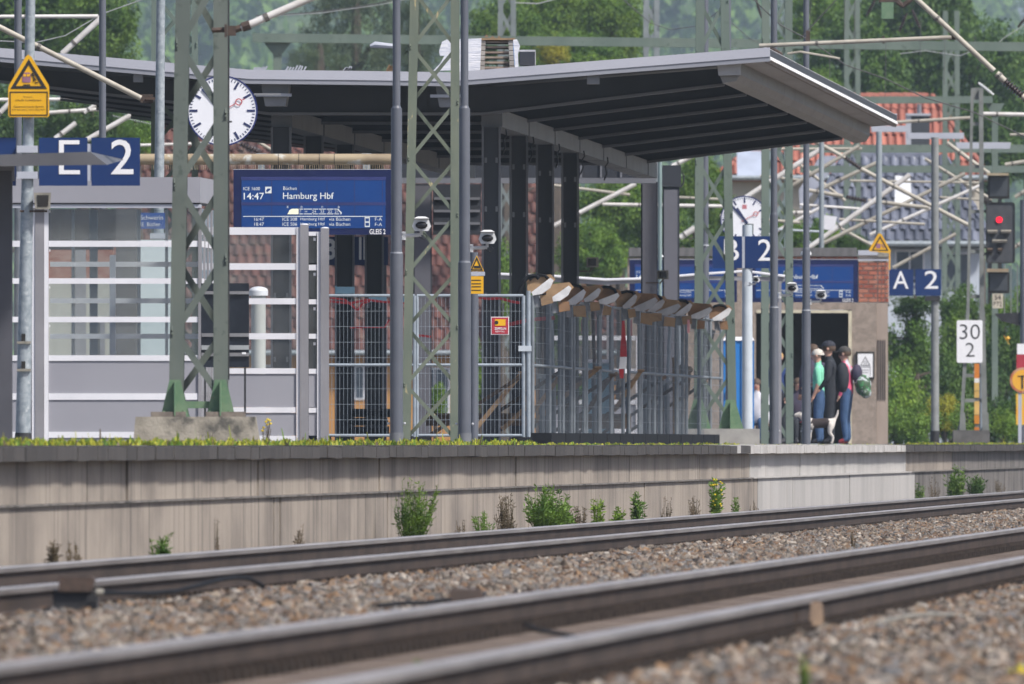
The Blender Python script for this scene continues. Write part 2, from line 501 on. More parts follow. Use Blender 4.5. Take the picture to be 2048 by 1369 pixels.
def scatter(ob, density, smin, smax, seed):
    ng = bpy.data.node_groups.new('scatter_stones', 'GeometryNodeTree')
    ng.interface.new_socket('Geometry', in_out='INPUT', socket_type='NodeSocketGeometry')
    ng.interface.new_socket('Geometry', in_out='OUTPUT', socket_type='NodeSocketGeometry')
    N, L = ng.nodes, ng.links
    gi, go = N.new('NodeGroupInput'), N.new('NodeGroupOutput')
    dp = N.new('GeometryNodeDistributePointsOnFaces'); dp.inputs['Density'].default_value = density; dp.inputs['Seed'].default_value = seed
    ci = N.new('GeometryNodeCollectionInfo'); ci.inputs['Collection'].default_value = stones
    ci.inputs['Separate Children'].default_value = True; ci.inputs['Reset Children'].default_value = True
    ip = N.new('GeometryNodeInstanceOnPoints'); ip.inputs['Pick Instance'].default_value = True
    rr = N.new('FunctionNodeRandomValue'); rr.data_type = 'FLOAT_VECTOR'; rr.inputs['Max'].default_value = (6.28, 6.28, 6.28)
    rs = N.new('FunctionNodeRandomValue'); rs.data_type = 'FLOAT'
    for k in rs.inputs:
        if k.name == 'Min' and k.type == 'VALUE': k.default_value = smin
        if k.name == 'Max' and k.type == 'VALUE': k.default_value = smax
    L.new(gi.outputs[0], dp.inputs['Mesh'])
    L.new(dp.outputs['Points'], ip.inputs['Points'])
    L.new(ci.outputs[0], ip.inputs['Instance'])
    L.new(rr.outputs[0], ip.inputs['Rotation'])
    for k in rs.inputs:
        if k.type == 'VALUE' and k.name in ('Min', 'Max'): k.default_value = 0.0 if k.name == 'Min' else 1.0
    pw = N.new('ShaderNodeMath'); pw.operation = 'POWER'; pw.inputs[1].default_value = 1.9
    ma = N.new('ShaderNodeMath'); ma.operation = 'MULTIPLY_ADD'; ma.inputs[1].default_value = smax - smin; ma.inputs[2].default_value = smin
    L.new([k for k in rs.outputs if k.type == 'VALUE'][0], pw.inputs[0]); L.new(pw.outputs[0], ma.inputs[0])
    L.new(ma.outputs[0], ip.inputs['Scale'])
    L.new(ip.outputs[0], go.inputs[0])
    ob.modifiers.new('scatter', 'NODES').node_group = ng

def strip_mesh(strips):
    V, Fq = [], []
    for (D0, D1, z0, z1, x0, x1) in strips:
        nD = max(1, int((D1 - D0) / .3))
        for i in range(nD):
            da, db = D0 + (D1 - D0) * i / nD, D0 + (D1 - D0) * (i + 1) / nD
            za, zb = z0 + (z1 - z0) * i / nD, z0 + (z1 - z0) * (i + 1) / nD
            sa, sb = max(S(x0, da), 92), min(S(x1, db), 560)
            n = max(1, int((sb - sa) / 2))
            for j in range(n):
                s0, s1 = sa + (sb - sa) * j / n, sa + (sb - sa) * (j + 1) / n
                b = len(V)
                h = lambda: random.uniform(-.02, .02)
                V += [T(s0, da, za + h()), T(s1, da, za + h()), T(s1, db, zb + h()), T(s0, db, zb + h())]
                Fq.append((b, b + 1, b + 2, b + 3))
    return raw_mesh('ballast', np.array([tuple(v) for v in V]), np.array(Fq), [mSTONE])
bal = link('ballast', strip_mesh([(6.02, 8.70, -.955, -.94, -120, 2170), (2.0, 4.10, -.965, -.955, 900, 2300), (9.0, 10.3, -.985, -.985, -60, 2170), (10.5, 11.35, -.97, -.95, -60, 2170)]),
           label='loose grey and tan ballast stones filling the beds between the rails', cat='ballast', kind='stuff')

# rails, sleepers and fastenings
RP = [(.028, 0), (.036, -.008), (.036, -.036), (.012, -.054), (.0095, -.13), (.022, -.147), (.075, -.161), (.075, -.172)]
RPROF = RP + [(-a, b) for a, b in RP[::-1]]
sl_bm = MB().box(-1.25, 1.25, -.13, .13, -.18, 0)
SLEEP_ME = sl_bm.mesh('sleeper', [mSLEEP], (0, 0, 0))
def make_track(Ds, label, s0, s1, n_obj):
    Dc = sum(Ds) / 2
    t = thing('railway_track', T(s0, Dc, ZR - .18), label, 'track')
    for D in Ds:
        mb = MB()
        n = len(RPROF)
        segs = [40 + k * 12 for k in range(56)]
        vs = [T(s, D + a + random.uniform(-.002, .002), ZR + b) for s in segs for a, b in RPROF]
        for i in range(len(segs) - 1):
            for j in range(n):
                k = (j + 1) % n
                top = RPROF[j][1] > -.037 and RPROF[k][1] > -.037
                side = top and max(RPROF[j][1], RPROF[k][1]) < -.007
                mb.mi.append(2 if side else (0 if top else 1))
                mb.f.append((i * n + j, i * n + k, (i + 1) * n + k, (i + 1) * n + j))
        mb.v = [tuple(v) for v in vs]
        mb.f.append(tuple(range(n))); mb.mi.append(1)
        mb.build('rail', [mSTEEL, mRAIL, mWORN], t)
    clips, rest = MB(), MB()
    k = 0
    s = s0
    while s < s1:
        if k < n_obj:
            o = link('sleeper', SLEEP_ME, t, T(s, Dc, ZR - .184))
            o.rotation_euler = (0, random.uniform(-.004, .004), -TH + random.uniform(-.01, .01))
        else:
            tbox(rest, s - .13, s + .13, Dc - 1.25, Dc + 1.25, ZR - .364, ZR - .184)
        for D in Ds:
            for sg in (-1, 1):
                d0 = D + sg * .078
                tbox(clips, s - .07, s + .07, d0 - .06, d0 + .05, ZR - .184, ZR - .140)
                clips.tube(T(s, d0, ZR - .15), T(s, d0, ZR - .115), .02, 6)
        s += .6; k += 1
    if rest.v: rest.build('sleepers', mSLEEP, t, kind='stuff')
    clips.build('rail_fastenings', M('fastening_iron', (.030, .024, .021), (.05, .038, .032), 6, .85, spec=.2), t, kind='stuff')
    return t
make_track(TRK[0], 'farther railway track running directly below the platform wall', S(-80, 9.6), S(2160, 9.6), 300)
make_track(TRK[1], 'nearer railway track running across the foreground ballast', S(-80, 5.1), S(2200, 5.1), 300)

# platform with coping slabs and wall panels
DE = 11.30
plat = thing('platform', T(300, 17, -1.2), 'long concrete station platform with dark coping above stained panel wall', 'platform')
m_ = MB(); tbox(m_, 110, 680, DE + .42, 22.6, -1.3, -.004); m_.build('paving', mPAVE, plat)
sA, sB = S(-110, DE), S(2170, DE)
ncop = 286
Lc = (sB - sA) / ncop
cop_me = []
for mt in (mCOPE, mCOPEN):
    c = MB()
    a = Lc / 2 - .012
    c.hexa([(-.42, -a, -.11), (0, -a, -.11), (0, -a, -.012), (-.42, -a, 0)], [(-.42, a, -.11), (0, a, -.11), (0, a, -.012), (-.42, a, 0)])
    cop_me.append(c.mesh('coping_slab', [mt], (0, 0, 0)))
for k in range(ncop):
    s = sA + (k + .5) * Lc
    x = 1024 + FPX * T(s, DE).x / T(s, DE).y
    new = 1499 < x < 1812 or 1476 < x < 1482
    o = link('coping_slab', cop_me[1 if new else 0], plat, T(s, DE + random.uniform(-.006, .006), random.uniform(-.006, .004)))
    o.rotation_euler = (0, 0, -TH)
def wall(joints, D0, z0, z1, gap, kinds):
    for k in range(len(joints) - 1):
        m2 = MB()
        tbox(m2, S(joints[k], D0) + gap, S(joints[k + 1], D0) - gap, D0 + random.uniform(0, .012), D0 + .3, z0, z1)
        m2.build('wall_panel', kinds[k], plat)
wall([-130, 176, 256, 517, 530, 760, 1032, 1260, 1400, 1500, 1600, 1690, 1812, 1905, 1990, 2200], DE + .12, -.415, -.112, .13,
     [mCONC, mCONC, mCONC, mCONC, mCONC, mCONC, mCONC, mCONC, mCONC, mCONCN, mCONCN, mCONCN, mCONC, mCONCD, mCONCD])
wall([-130, 548, 561, 776, 1058, 1290, 1516, 1586, 1700, 1830, 1920, 2010, 2060, 2200], DE + .06, -1.2, -.42, .13,
     [mCONC, mCONC, mCONC, mCONC, mCONC, mCONC, mCONCN, mCONCN, mCONCN, mCONCD, mCONCD, mCONCD, mCONCD])
m_ = MB(); tbox(m_, 112, 678, DE + .45, DE + .5, -1.28, -.03); m_.build('wall_core', mBLK, plat)
m_ = MB(); tbox(m_, 112, sA, DE + .02, DE + .42, -1.28, -.004); tbox(m_, sB, 678, DE + .02, DE + .42, -1.28, -.004); m_.build('wall_run', mCONCD, plat)

for xa, xb, mt in ((-130, 1505, mCONCD), (1506, 1822, mCONCN), (1823, 2195, mCONCD)):
    m_ = MB(); tbox(m_, S(xa, DE + .05), S(xb, DE + .05), DE + .035, DE + .11, -.430, -.415); m_.build('ledge', mt, plat)
# fittings beside the rails
t = thing('track_box', PD(152, 1215, 8.5), 'rusty iron box with dark base beside the far track rail', 'track box')
b0 = PD(152, 1215, 8.5); k = 3148 / 8.5
m_ = MB(); m_.box(b0.x - .125, b0.x + .115, b0.y, b0.y + .5, b0.z - .05, b0.z + .095); m_.build('base', mDARK, t)
m_ = MB(); m_.prism([(b0.x - .095, b0.y - .03, b0.z + .085), (b0.x + .085, b0.y - .03, b0.z + .085), (b0.x + .10, b0.y - .03, b0.z + .15), (b0.x + .085, b0.y - .03, b0.z + .168), (b0.x - .09, b0.y - .03, b0.z + .168)], (0, .5, 0)); m_.build('lid', mRUST, t)
m_ = MB(); m_.tube((b0.x + .11, b0.y - .05, b0.z + .08), (b0.x + .15, b0.y - .05, b0.z + .08), .02); m_.build('gland', mSPK, t, smooth=True)
pts = [PD(x, y, 8.42) for x, y in ((196, 1186), (240, 1187), (300, 1187), (350, 1183), (400, 1171), (440, 1160), (475, 1155), (500, 1158), (520, 1168), (534, 1182), (536, 1196))]
MB().path(pts, .013, 8).build('rail_cable', mRUB, smooth=True, label='black hose cable looping from rusty box along the rail', cat='cable')
def low_box(name, x0, x1, y0, y1, D, dep, mt, label, cat):
    m = (VPX - (x0 + x1) / 2) / D
    a = MB(); p, q = P(x0, y1, m), P(x1, y0, m)
    a.hexa([(p.x, p.y, p.z - .04), (q.x, p.y, p.z - .04), (q.x, p.y + dep, p.z - .04), (p.x, p.y + dep, p.z - .04)],
           [(p.x + .008, p.y + .02, q.z), (q.x - .008, p.y + .02, q.z), (q.x - .012, p.y + dep, q.z + .004), (p.x + .012, p.y + dep, q.z + .004)])
    a.tube((p.x + .03, p.y + .05, q.z - .005), (p.x + .03, p.y + .05, q.z + .012), .008, 6)
    a.tube((q.x - .03, p.y + .05, q.z - .005), (q.x - .03, p.y + .05, q.z + .012), .008, 6)
    return a.build(name, mt, label=label, cat=cat)
low_box('connection_box', 897, 967, 1180, 1200, 6.35, .5, mRUST, 'low rusty connection box lying in ballast between the tracks', 'track box')
low_box('rail_clamp', 1618, 1648, 1207, 1246, 4.20, .35, M('clamp_brown', (.30, .21, .14), (.17, .12, .09), 8, .8), 'pale brown block clamped against the nearest rail', 'rail clamp')
MB().path([PD(x, y, D) for x, y, D in ((755, 1212, 6.5), (800, 1207, 6.48), (850, 1206, 6.45), (900, 1199, 6.4))], .012, 6).build('ballast_cable', mRUB, smooth=True, label='dark cable lying on the ballast leading to the connection box', cat='cable')
MB().path([PD(x, y, 3.65) for x, y in ((1752, 1247), (1800, 1235), (1850, 1229), (1900, 1230), (1950, 1236), (1985, 1246))], .010, 6).build('bent_conduit', mSPK, smooth=True, label='thin grey conduit bowed over the ballast beside the nearest rail', cat='conduit')
MB().path([PD(x, y, 5.0) for x, y in ((1050, 1250), (1080, 1262), (1110, 1266), (1150, 1274), (1160, 1276))], .012, 6).build('crossing_cable', mRUB, smooth=True, label='short dark cable between the rails of the near track', cat='cable')
# ------------------------------------------------------------------ helpers for signs and steelwork
_txt_n = [0]
def text_mesh(s, bold=0.0):
    cu = bpy.data.curves.new('lettering', 'FONT')
    cu.body = s
    cu.size = 1
    cu.offset = bold
    cu.resolution_u = 3
    ob = bpy.data.objects.new('lettering', cu)
    me = bpy.data.meshes.new_from_object(ob)
    bpy.data.objects.remove(ob); bpy.data.curves.remove(cu)
    return me

def text(parent, s, x0, x1, y0, y1, m, mt, off=-.004, bold=.012, name='lettering'):
    """flat lettering that fills the given columns and rows, off metres from the plane at scale m"""
    me = text_mesh(s, bold)
    n = len(me.vertices)
    co = np.empty(n * 3, dtype=np.float32); me.vertices.foreach_get('co', co)
    co = co.reshape(-1, 3)
    a, b = co.min(0), co.max(0)
    p, q = P(x0, y1, m), P(x1, y0, m)
    o = ORG[parent]
    out = np.empty_like(co)
    out[:, 0] = p.x + (co[:, 0] - a[0]) / (b[0] - a[0]) * (q.x - p.x) - o.x
    out[:, 2] = p.z + (co[:, 1] - a[1]) / (b[1] - a[1]) * (q.z - p.z) - o.z
    out[:, 1] = p.y + off - o.y
    me.vertices.foreach_set('co', out.ravel())
    me.materials.clear(); me.materials.append(mt)
    me.update()
    return link(name, me, parent)

def plate(mb, pts, m, dep=.01, off=0.0, mi=0):
    """flat piece with the outline given in columns and rows"""
    return mb.prism([P(x, y, m) + Vector((0, off, 0)) for x, y in pts], (0, dep, 0), mi)

def rrect(x0, x1, y0, y1, r, n=4):
    pts = []
    for cx, cy, a0 in ((x1 - r, y0 + r, -90), (x1 - r, y1 - r, 0), (x0 + r, y1 - r, 90), (x0 + r, y0 + r, 180)):
        for k in range(n + 1):
            a = R(a0 + 90 * k / n)
            pts.append((cx + r * math.cos(a), cy + r * math.sin(a)))
    return pts

def lattice_mast(label, bot, top, yb, yt, m, leg, rows, mt, depth=None, brace=.6, group=None, name='lattice_mast', taper_top=True, legdep=.012):
    """four angle legs joined by crossed flats. bot, top: columns of the outer edges; rows: panel rows bottom up"""
    base = P((bot[0] + bot[1]) / 2, yb, m)
    t = thing(name, base, label, 'mast', group)
    lw = leg / m
    fr = lambda y: (yb - y) / (yb - yt)
    xl = lambda y: bot[0] + (top[0] - bot[0]) * fr(y)
    xr = lambda y: bot[1] + (top[1] - bot[1]) * fr(y)
    dp = depth if depth else (bot[1] - bot[0]) / m
    rb = dp; rt = dp * (top[1] - top[0]) / (bot[1] - bot[0])
    dd = lambda y: rb + (rt - rb) * fr(y)
    def corner(y, sx, sy):
        x = xl(y) if sx < 0 else xr(y)
        p = P(x, y, m)
        p.y += dp / 2 + sy * dd(y) / 2
        return p
    for sx in (-1, 1):
        for sy in (-1, 1):
            a, b = corner(yb, sx, sy), corner(yt, sx, sy)
            mb = MB()
            k = Vector((-sx * lw, 0, 0)); e = Vector((0, -sy * legdep, 0))
            mb.hexa([a, a + k, a + k + e, a + e], [b, b + k, b + k + e, b + e])
            k2 = Vector((0, -sy * lw, 0)); e2 = Vector((-sx * legdep, 0, 0)); g = Vector((0, -sy * legdep, 0))
            mb.hexa([a + g, a + g + e2, a + k2 + e2, a + k2], [b + g, b + g + e2, b + k2 + e2, b + k2])
            mb.build('leg', mt, t)
    bw = lw * brace
    for i in range(len(rows) - 1):
        y0, y1 = rows[i], rows[i + 1]
        for sy in (-1, 1):
            j = (i + (sy > 0)) % 2
            a = corner(y0, -1 if j else 1, sy); b = corner(y1, 1 if j else -1, sy)
            a.y -= sy * .018; b.y -= sy * .018
            ins = Vector((lw * .35, 0, 0))
            a += ins if j else -ins; b += -ins if j else ins
            MB().bar(a, b, bw, .008, 0, (0, 1, 0)).build('brace', mt, t)
        for sx in (-1, 1):
            k = 1 if (i + (sx > 0)) % 2 else -1
            a = corner(y0, sx, -k); b = corner(y1, sx, k)
            a.x -= sx * .018; b.x -= sx * .018
            MB().bar(a, b, .008, bw, 0, (0, 0, 1)).build('brace', mt, t)
    return t

def post(mb, x, y0, y1, m, w, w2=None, x2=None, n=12, mi=0, off=0.0):
    """round post from row y0 (bottom) to row y1 (top), widths in picture columns"""
    a, b = P(x, y0, m), P(x if x2 is None else x2, y1, m)
    a.y += off; b.y += off
    return mb.tube(a, b, w / m / 2, n, mi, (w2 if w2 else w) / m / 2)

# ------------------------------------------------------------------ canopy
MC = 151.7
sC = S(1540, 11.6)                        # near end of the canopy
LC = 57.0
DROP = .14
def CP(x, y, ds=0.0):
    """canopy profile point given in columns and rows of its near end, ds metres further along"""
    p = P(x, y, MC)
    q = p + TDIR * ds
    q.z -= DROP * ds / LC
    return q
can = thing('platform_canopy', P(760, HZ, MC) + TDIR * 20, 'wide butterfly roof canopy with pale grey fascia and dark columns over the platform', 'canopy')
TOP = [(-118, 86), (500, 140), (700, 142), (900, 145), (1540, 95)]
def slab(name, up, lo, d0, d1, mt, parent=can):
    """solid between two polylines of the profile from d0 to d1 along the track"""
    mb = MB()
    for k in range(len(up) - 1):
        a = [CP(*up[k], d0), CP(*up[k + 1], d0), CP(*lo[k + 1], d0), CP(*lo[k], d0)]
        b = [CP(*up[k], d1), CP(*up[k + 1], d1), CP(*lo[k + 1], d1), CP(*lo[k], d1)]
        mb.hexa(a, b)
    return mb.build(name, mt, parent)
sh = lambda pts, d: [(x, y + d) for x, y in pts]
slab('roof_deck', sh(TOP, 6), sh(TOP, 23), .06, LC - .06, mANTH)
slab('roof_felt', sh(TOP, 4), sh(TOP, 5.8), .06, LC - .06, mROOFT)
slab('fascia', TOP, sh(TOP, 18.5), 0, .05, mFASC)
slab('fascia_lip', sh(TOP, 18.6), sh(TOP, 28), .012, .07, mFASCD)
slab('fascia', TOP, sh(TOP, 26), LC - .05, LC, mFASC)
# long right-hand edge: white capping, boarded soffit strip and lighting box
slab('edge_capping', [(1528, 95.2), (1533, 94.9)], [(1533, 120.5), (1543, 121)], .052, LC - .052, mFASCW)
slab('edge_lip', [(1530, 121.5), (1540, 121.5)], [(1530, 126), (1538, 127)], .08, LC - .08, M('edge_lip_brown', (.24, .21, .19), (.20, .17, .15), .5, .7))
for k in range(19):
    d0 = .1 + k * (LC - .2) / 19
    slab('soffit_panel', [(1444, 124.5), (1531, 118.4)], [(1444, 127.5), (1530, 121.4)], d0, d0 + (LC - .2) / 19 - .03, mSOFF)
slab('edge_capping', [(-119, 85.5), (-114, 86.5)], [(-119, 104), (-114, 104)], .052, LC - .052, mFASC)
prof = [(1433, 124), (1480, 120), (1479, 149), (1470, 162), (1444, 166), (1437, 150)]
nb = 13
for k in range(nb):
    mb = MB()
    d0, d1 = .35 + k * (LC - .9) / nb, .35 + (k + 1) * (LC - .9) / nb - .05
    a = [CP(x, y, d0) for x, y in prof]; b = [CP(x, y, d1) for x, y in prof]
    n = len(prof)
    mb.add(a + b, [tuple(range(n))[::-1], tuple(range(n, 2 * n))] + [(i, (i + 1) % n, (i + 1) % n + n, i + n) for i in range(n)])
    mb.build('edge_box_panel', mBOXP, can)
mb = MB(); mb.prism([CP(1432, 123.6, .2), CP(1481, 119.4, .2), CP(1479.5, 150, .2), CP(1436, 151, .2)], TDIR * .14); mb.build('edge_box_end', M('edge_box_end_grey', (.42, .42, .43), None, 1, .5), can)
# small boxes under the front edge
for x, y, w, h in ((1186, 148, 25, 20), (275, 147, 19, 17), (560, 170, 62, 40)):
    if w < 40:
        m_ = MB(); p = CP(x, y, .12); m_.box(p.x - w / MC / 2, p.x + w / MC / 2, p.y, p.y + .5, p.z - h / MC, p.z + .02); m_.build('junction_box', mBEAM, can)
# frames
sFR = [2.6 + 8.3 * k for k in range(7)]
MF = FPX / (FPX / MC + 2.6)
GU = [(-60, 125), (500, 165), (960, 168), (1432, 130)]
GL = [(-60, 150), (520, 219), (950, 219), (1434, 160)]
for k, d in enumerate(sFR):
    mb = MB()
    for i in range(3):
        a = [CP(*GU[i], d), CP(*GU[i + 1], d), CP(*GL[i + 1], d), CP(*GL[i], d)]
        mb.hexa(a, [p + TDIR * .10 for p in a])
    g = mb.build('girder', mANTH, can)
    mb = MB()
    for i in range(3):
        lo = [(x, y + .4) for x, y in GL]
        a = [CP(*lo[i], d - .07), CP(*lo[i + 1], d - .07), CP(lo[i + 1][0], lo[i + 1][1] + 5.5, d - .07), CP(lo[i][0], lo[i][1] + 5.5, d - .07)]
        mb.hexa(a, [p + TDIR * .24 for p in a])
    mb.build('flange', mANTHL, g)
    for i in range(7):                                # gusset lugs on the right wing
        fx = 1000 + i * 62
        yy = 219 + (160 - 219) * (fx - 950) / (1434 - 950)
        p = CP(fx, yy, d - .03)
        MB().box(p.x - .03, p.x + .03, p.y - .03, p.y, p.z, p.z + .05).build('lug', mANTH, g)
def column(D, ds, ztop, w, dep):
    c = T(sC + ds, D)
    mb = MB()
    mb.box(c.x - w / 2 + .03, c.x + w / 2 - .03, c.y + .04, c.y + dep - .04, 0, ztop)
    o = mb.build('column', mANTH, can)
    for sx in (-1, 1):
        x0 = c.x + sx * w / 2
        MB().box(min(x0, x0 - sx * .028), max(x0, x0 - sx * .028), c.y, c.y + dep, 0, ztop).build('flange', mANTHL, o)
    MB().box(c.x - w / 2 - .04, c.x + w / 2 + .04, c.y - .05, c.y + dep + .05, 0, .03).build('base_plate', mANTHL, o)
    for zz in (1.1, 1.95, 3.1, 3.75):
        for sx in (-1, 1):
            MB().box(c.x + sx * (w / 2 - .055) - .016, c.x + sx * (w / 2 - .055) + .016, c.y + .005, c.y + .036, zz, zz + .07).build('lug', mBEAM, o)
    return o
for k, d in enumerate(sFR[:4]):
    for D, w in ((15.4, .255), (18.2, .275)):
        zt = 4.23 - DROP * d / LC
        column(D, d, zt, w, .30)
for D in (15.4, 18.2):
    mb = MB()
    for k in range(len(sFR)):
        d0 = sFR[k] + .2
        d1 = sFR[k + 1] - .16 if k < 6 else LC - 1
        q = lambda dd, D2, z: T(sC + dd, D2, z - DROP * dd / LC)
        mb.hexa([q(d0, D - .14, 4.235), q(d0, D + .14, 4.235), q(d0, D + .14, 4.46), q(d0, D - .14, 4.46)], [q(d1, D - .14, 4.235), q(d1, D + .14, 4.235), q(d1, D + .14, 4.46), q(d1, D - .14, 4.46)])
    mb.build('longitudinal_beam', mBEAM, can)
# brackets at the front column heads
for cx, cy in ((548, 176), (897, 178)):
    m_ = MB(); p = CP(cx, cy, .3)
    m_.prism([CP(cx - 27, cy - 14, .3), CP(cx + 27, cy - 14, .3), CP(cx + 27, cy + 2, .3), CP(cx + 20, cy + 36, .3), CP(cx - 20, cy + 36, .3), CP(cx - 27, cy + 2, .3)], TDIR * .5)
    m_.build('bracket', mBEAM, can)
    m_ = MB(); m_.prism([CP(cx - 38, cy + 11, .2), CP(cx + 33, cy + 11, .2), CP(cx + 33, cy + 17, .2), CP(cx - 38, cy + 17, .2)], TDIR * .09); m_.build('bracket_rail', mLUM, can)
# cables hanging behind the column heads
for k in range(5):
    c = T(sC + sFR[k] + .35, 15.22, 4.2)
    MB().path([c, c + Vector((.01, 0, -.08)), c + Vector((-.03, 0, -.14)), c + Vector((-.01, 0, -.24)), c + Vector((-.05, 0, -.34))], .012, 5).build('hanging_cable', mDARK, can)

# things left on the roof
rp = thing('wrapped_pallet_stack', P(960, 140, 150.5), 'white film wrapped stack of pallets standing on the canopy roof', 'pallet stack')
mFILM = M('white_film', (.80, .80, .84), (.62, .64, .72), 3.0, .35, stretch=(1, 1, 8), bump=.5, bump_scale=6)
m_ = MB(); m_.hexa([P(905, 146, 150.5), P(960, 146, 150.5), P(960, 146, 150.5) + Vector((0, 1.2, 0)), P(905, 146, 150.5) + Vector((0, 1.2, 0))],
                   [P(892, 80, 150.5), P(963, 77, 150.5), P(963, 77, 150.5) + Vector((0, 1.2, 0)), P(892, 80, 150.5) + Vector((0, 1.2, 0))])
m_.build('film_wrap', mFILM, rp)
m_ = MB(); plate(m_, [(866, 142), (880, 128), (889, 112), (880, 112), (878, 103), (884, 84), (894, 79), (903, 141)], 150.8, .3); m_.build('film_flap', mFILM, rp)
m_ = MB(); plate(m_, [(1026, 80), (1034, 79), (1040, 92), (1036, 108), (1037, 135), (1030, 138), (1028, 100)], 150.9, .5); m_.build('film_edge', mFILM, rp)
for k in range(6):
    y = 82 + k * 10.2
    x0, x1 = 962 - k * .3, 1026 + k * .5
    m_ = MB(); m_.pb(x0 + 9, x1 - 9, y + .5, y + 4.5, 150.4, 1.0, .06); m_.build('pallet_board', M('pallet_wood_%d' % k, (.30 + .02 * (k % 3), .25, .20), (.2, .16, .13), 5, .8), rp)
    for xa, xb in ((x0, x0 + 9), (x1 - 9, x1)):
        m_ = MB(); m_.pb(xa, xb, y - .5, y + 8.5, 150.4, 1.0); m_.build('pallet_block', M('pallet_block_%d' % k, (.36, .34, .32), (.22, .2, .18), 6, .8), rp)
m_ = MB(); m_.pb(958, 1030, 76.5, 80.5, 150.4, 1.1, -.02); m_.build('pallet_top', mTIMB, rp)
m_ = MB(); plate(m_, [(957, 141), (960, 80), (962.5, 80), (960.5, 141)], 150.2, .01, -.04); plate(m_, [(1029, 132), (1025.5, 82), (1028, 82), (1031, 132)], 150.2, .01, -.04); m_.build('blue_strap', mBLUET, rp)
m_ = MB()
for x, y, w in ((973, 72, 9), (985, 75, 14), (998, 74, 7)): plate(m_, [(x - w / 2, y + 3), (x, y - 3), (x + w / 2, y + 3)], 150.4, .12)
m_.build('loose_offcuts', mTIMB, rp)
bx = thing('roof_crate', P(1054, 132, 150), 'dark open crate beside the wrapped pallets on the roof', 'crate')
m_ = MB(); m_.pb(1039, 1070, 104, 131, 149.6, .8); m_.build('shell', M('crate_navy', (.03, .035, .05), (.05, .05, .06), 3, .6), bx)
m_ = MB(); m_.pb(1038, 1071, 100, 103.7, 149.5, .85); m_.pb(1068, 1071.5, 104, 131, 149.5, .05, -.06); m_.build('rim', M('crate_rim', (.55, .56, .6), None, 3, .5), bx)
sc_n = 0
for x, y, w, h, lab in ((592, 136, 36, 8, 'heap of thin steel strips'), (695, 138, 11, 8, 'small white block'), (783, 136, 14, 11, 'leaning beige offcut'), (520, 137, 22, 6, 'pale bundle of straps')):
    m_ = MB()
    for k in range(7):
        a = x - w / 2 + w * k / 6
        m_.bar(P(a - 3, 143, 149.8), P(a + random.uniform(1, 4), y - h / 2 + random.uniform(-1, 3), 149.8), .02, .2)
    m_.build('roof_offcut', mLUM if 'beige' not in lab else mTIMB, label=lab + ' lying on the flat middle of the canopy roof', cat='offcut')

# ------------------------------------------------------------------ frames of the second roof beyond the canopy
pf = thing('steel_portal', P(1070, HZ, 128.5), 'dark steel portal frame with grey clad posts beyond the canopy columns', 'frame')
m_ = MB(); m_.pb(800, 1312, 324, 356, 128.5, .3); m_.build('beam', mANTH, pf)
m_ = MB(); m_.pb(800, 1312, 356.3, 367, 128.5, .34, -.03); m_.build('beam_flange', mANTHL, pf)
for i in range(6):
    x = 1160 + i * 40 if i < 4 else 1288 + (i - 4) * 22
    m_ = MB(); m_.pb(x, x + 4, 325, 356, 128.5, .03, -.035); m_.build('stiffener', mANTHL, pf)
mCLAD = M('grey_cladding', (.125, .125, .145), (.11, .11, .13), .8, .5)
for x0, x1, yt in ((1285, 1313, 364), (829, 861, 368)):
    m_ = MB(); m_.pb(x0 - 3, x1 + 2.5, yt, HZ + 1.5, 128.3, .3, .03); o = m_.build('post', mANTH, pf)
    m_ = MB(); m_.pb(x0, x1, yt + 4, HZ + 1, 128.3, .05, 0); m_.build('cladding', mCLAD, o)
m_ = MB(); m_.pb(866, 962, 368.6, 470, 128.2, .2, .05); m_.build('infill_panel', mANTH, pf)
for y in (395, 420, 445): m_ = MB(); m_.pb(868, 960, y, y + 5, 128.2, .04, .005); m_.build('infill_rail', mANTHL, pf)
pf2 = thing('portal_post', P(1341, HZ, 124), 'grey clad post with black box head right of the portal frame', 'post')
m_ = MB(); m_.pb(1319, 1362, 331, 374, 124, .35); m_.build('head_box', mANTH, pf2)
m_ = MB(); m_.pb(1325, 1359, 374.4, HZ + 1.5, 124, .3, .05); m_.build('post', mANTH, pf2)
m_ = MB(); m_.pb(1328, 1355, 380, HZ + 1, 124, .06, 0); m_.build('cladding', mCLAD, pf2)
MB().path([P(1364, 346, 123.5), P(1368, 352, 123.5), P(1367, 366, 123.5), P(1361, 376, 123.5)], .012, 6).build('cable_loop', mDARK, pf2)
dp = thing('downpipe', P(1318, HZ, 126.5), 'thin pale green downpipe between the two grey clad posts', 'downpipe')
m_ = MB(); post(m_, 1320, HZ, 315, 126, 8); m_.build('pipe', M('pipe_green', (.22, .30, .30), None, 2, .5), dp, smooth=True)
m_ = MB(); post(m_, 1320.5, 402, 386, 125.5, 6, mi=0); m_.build('tag', mDARK, dp)
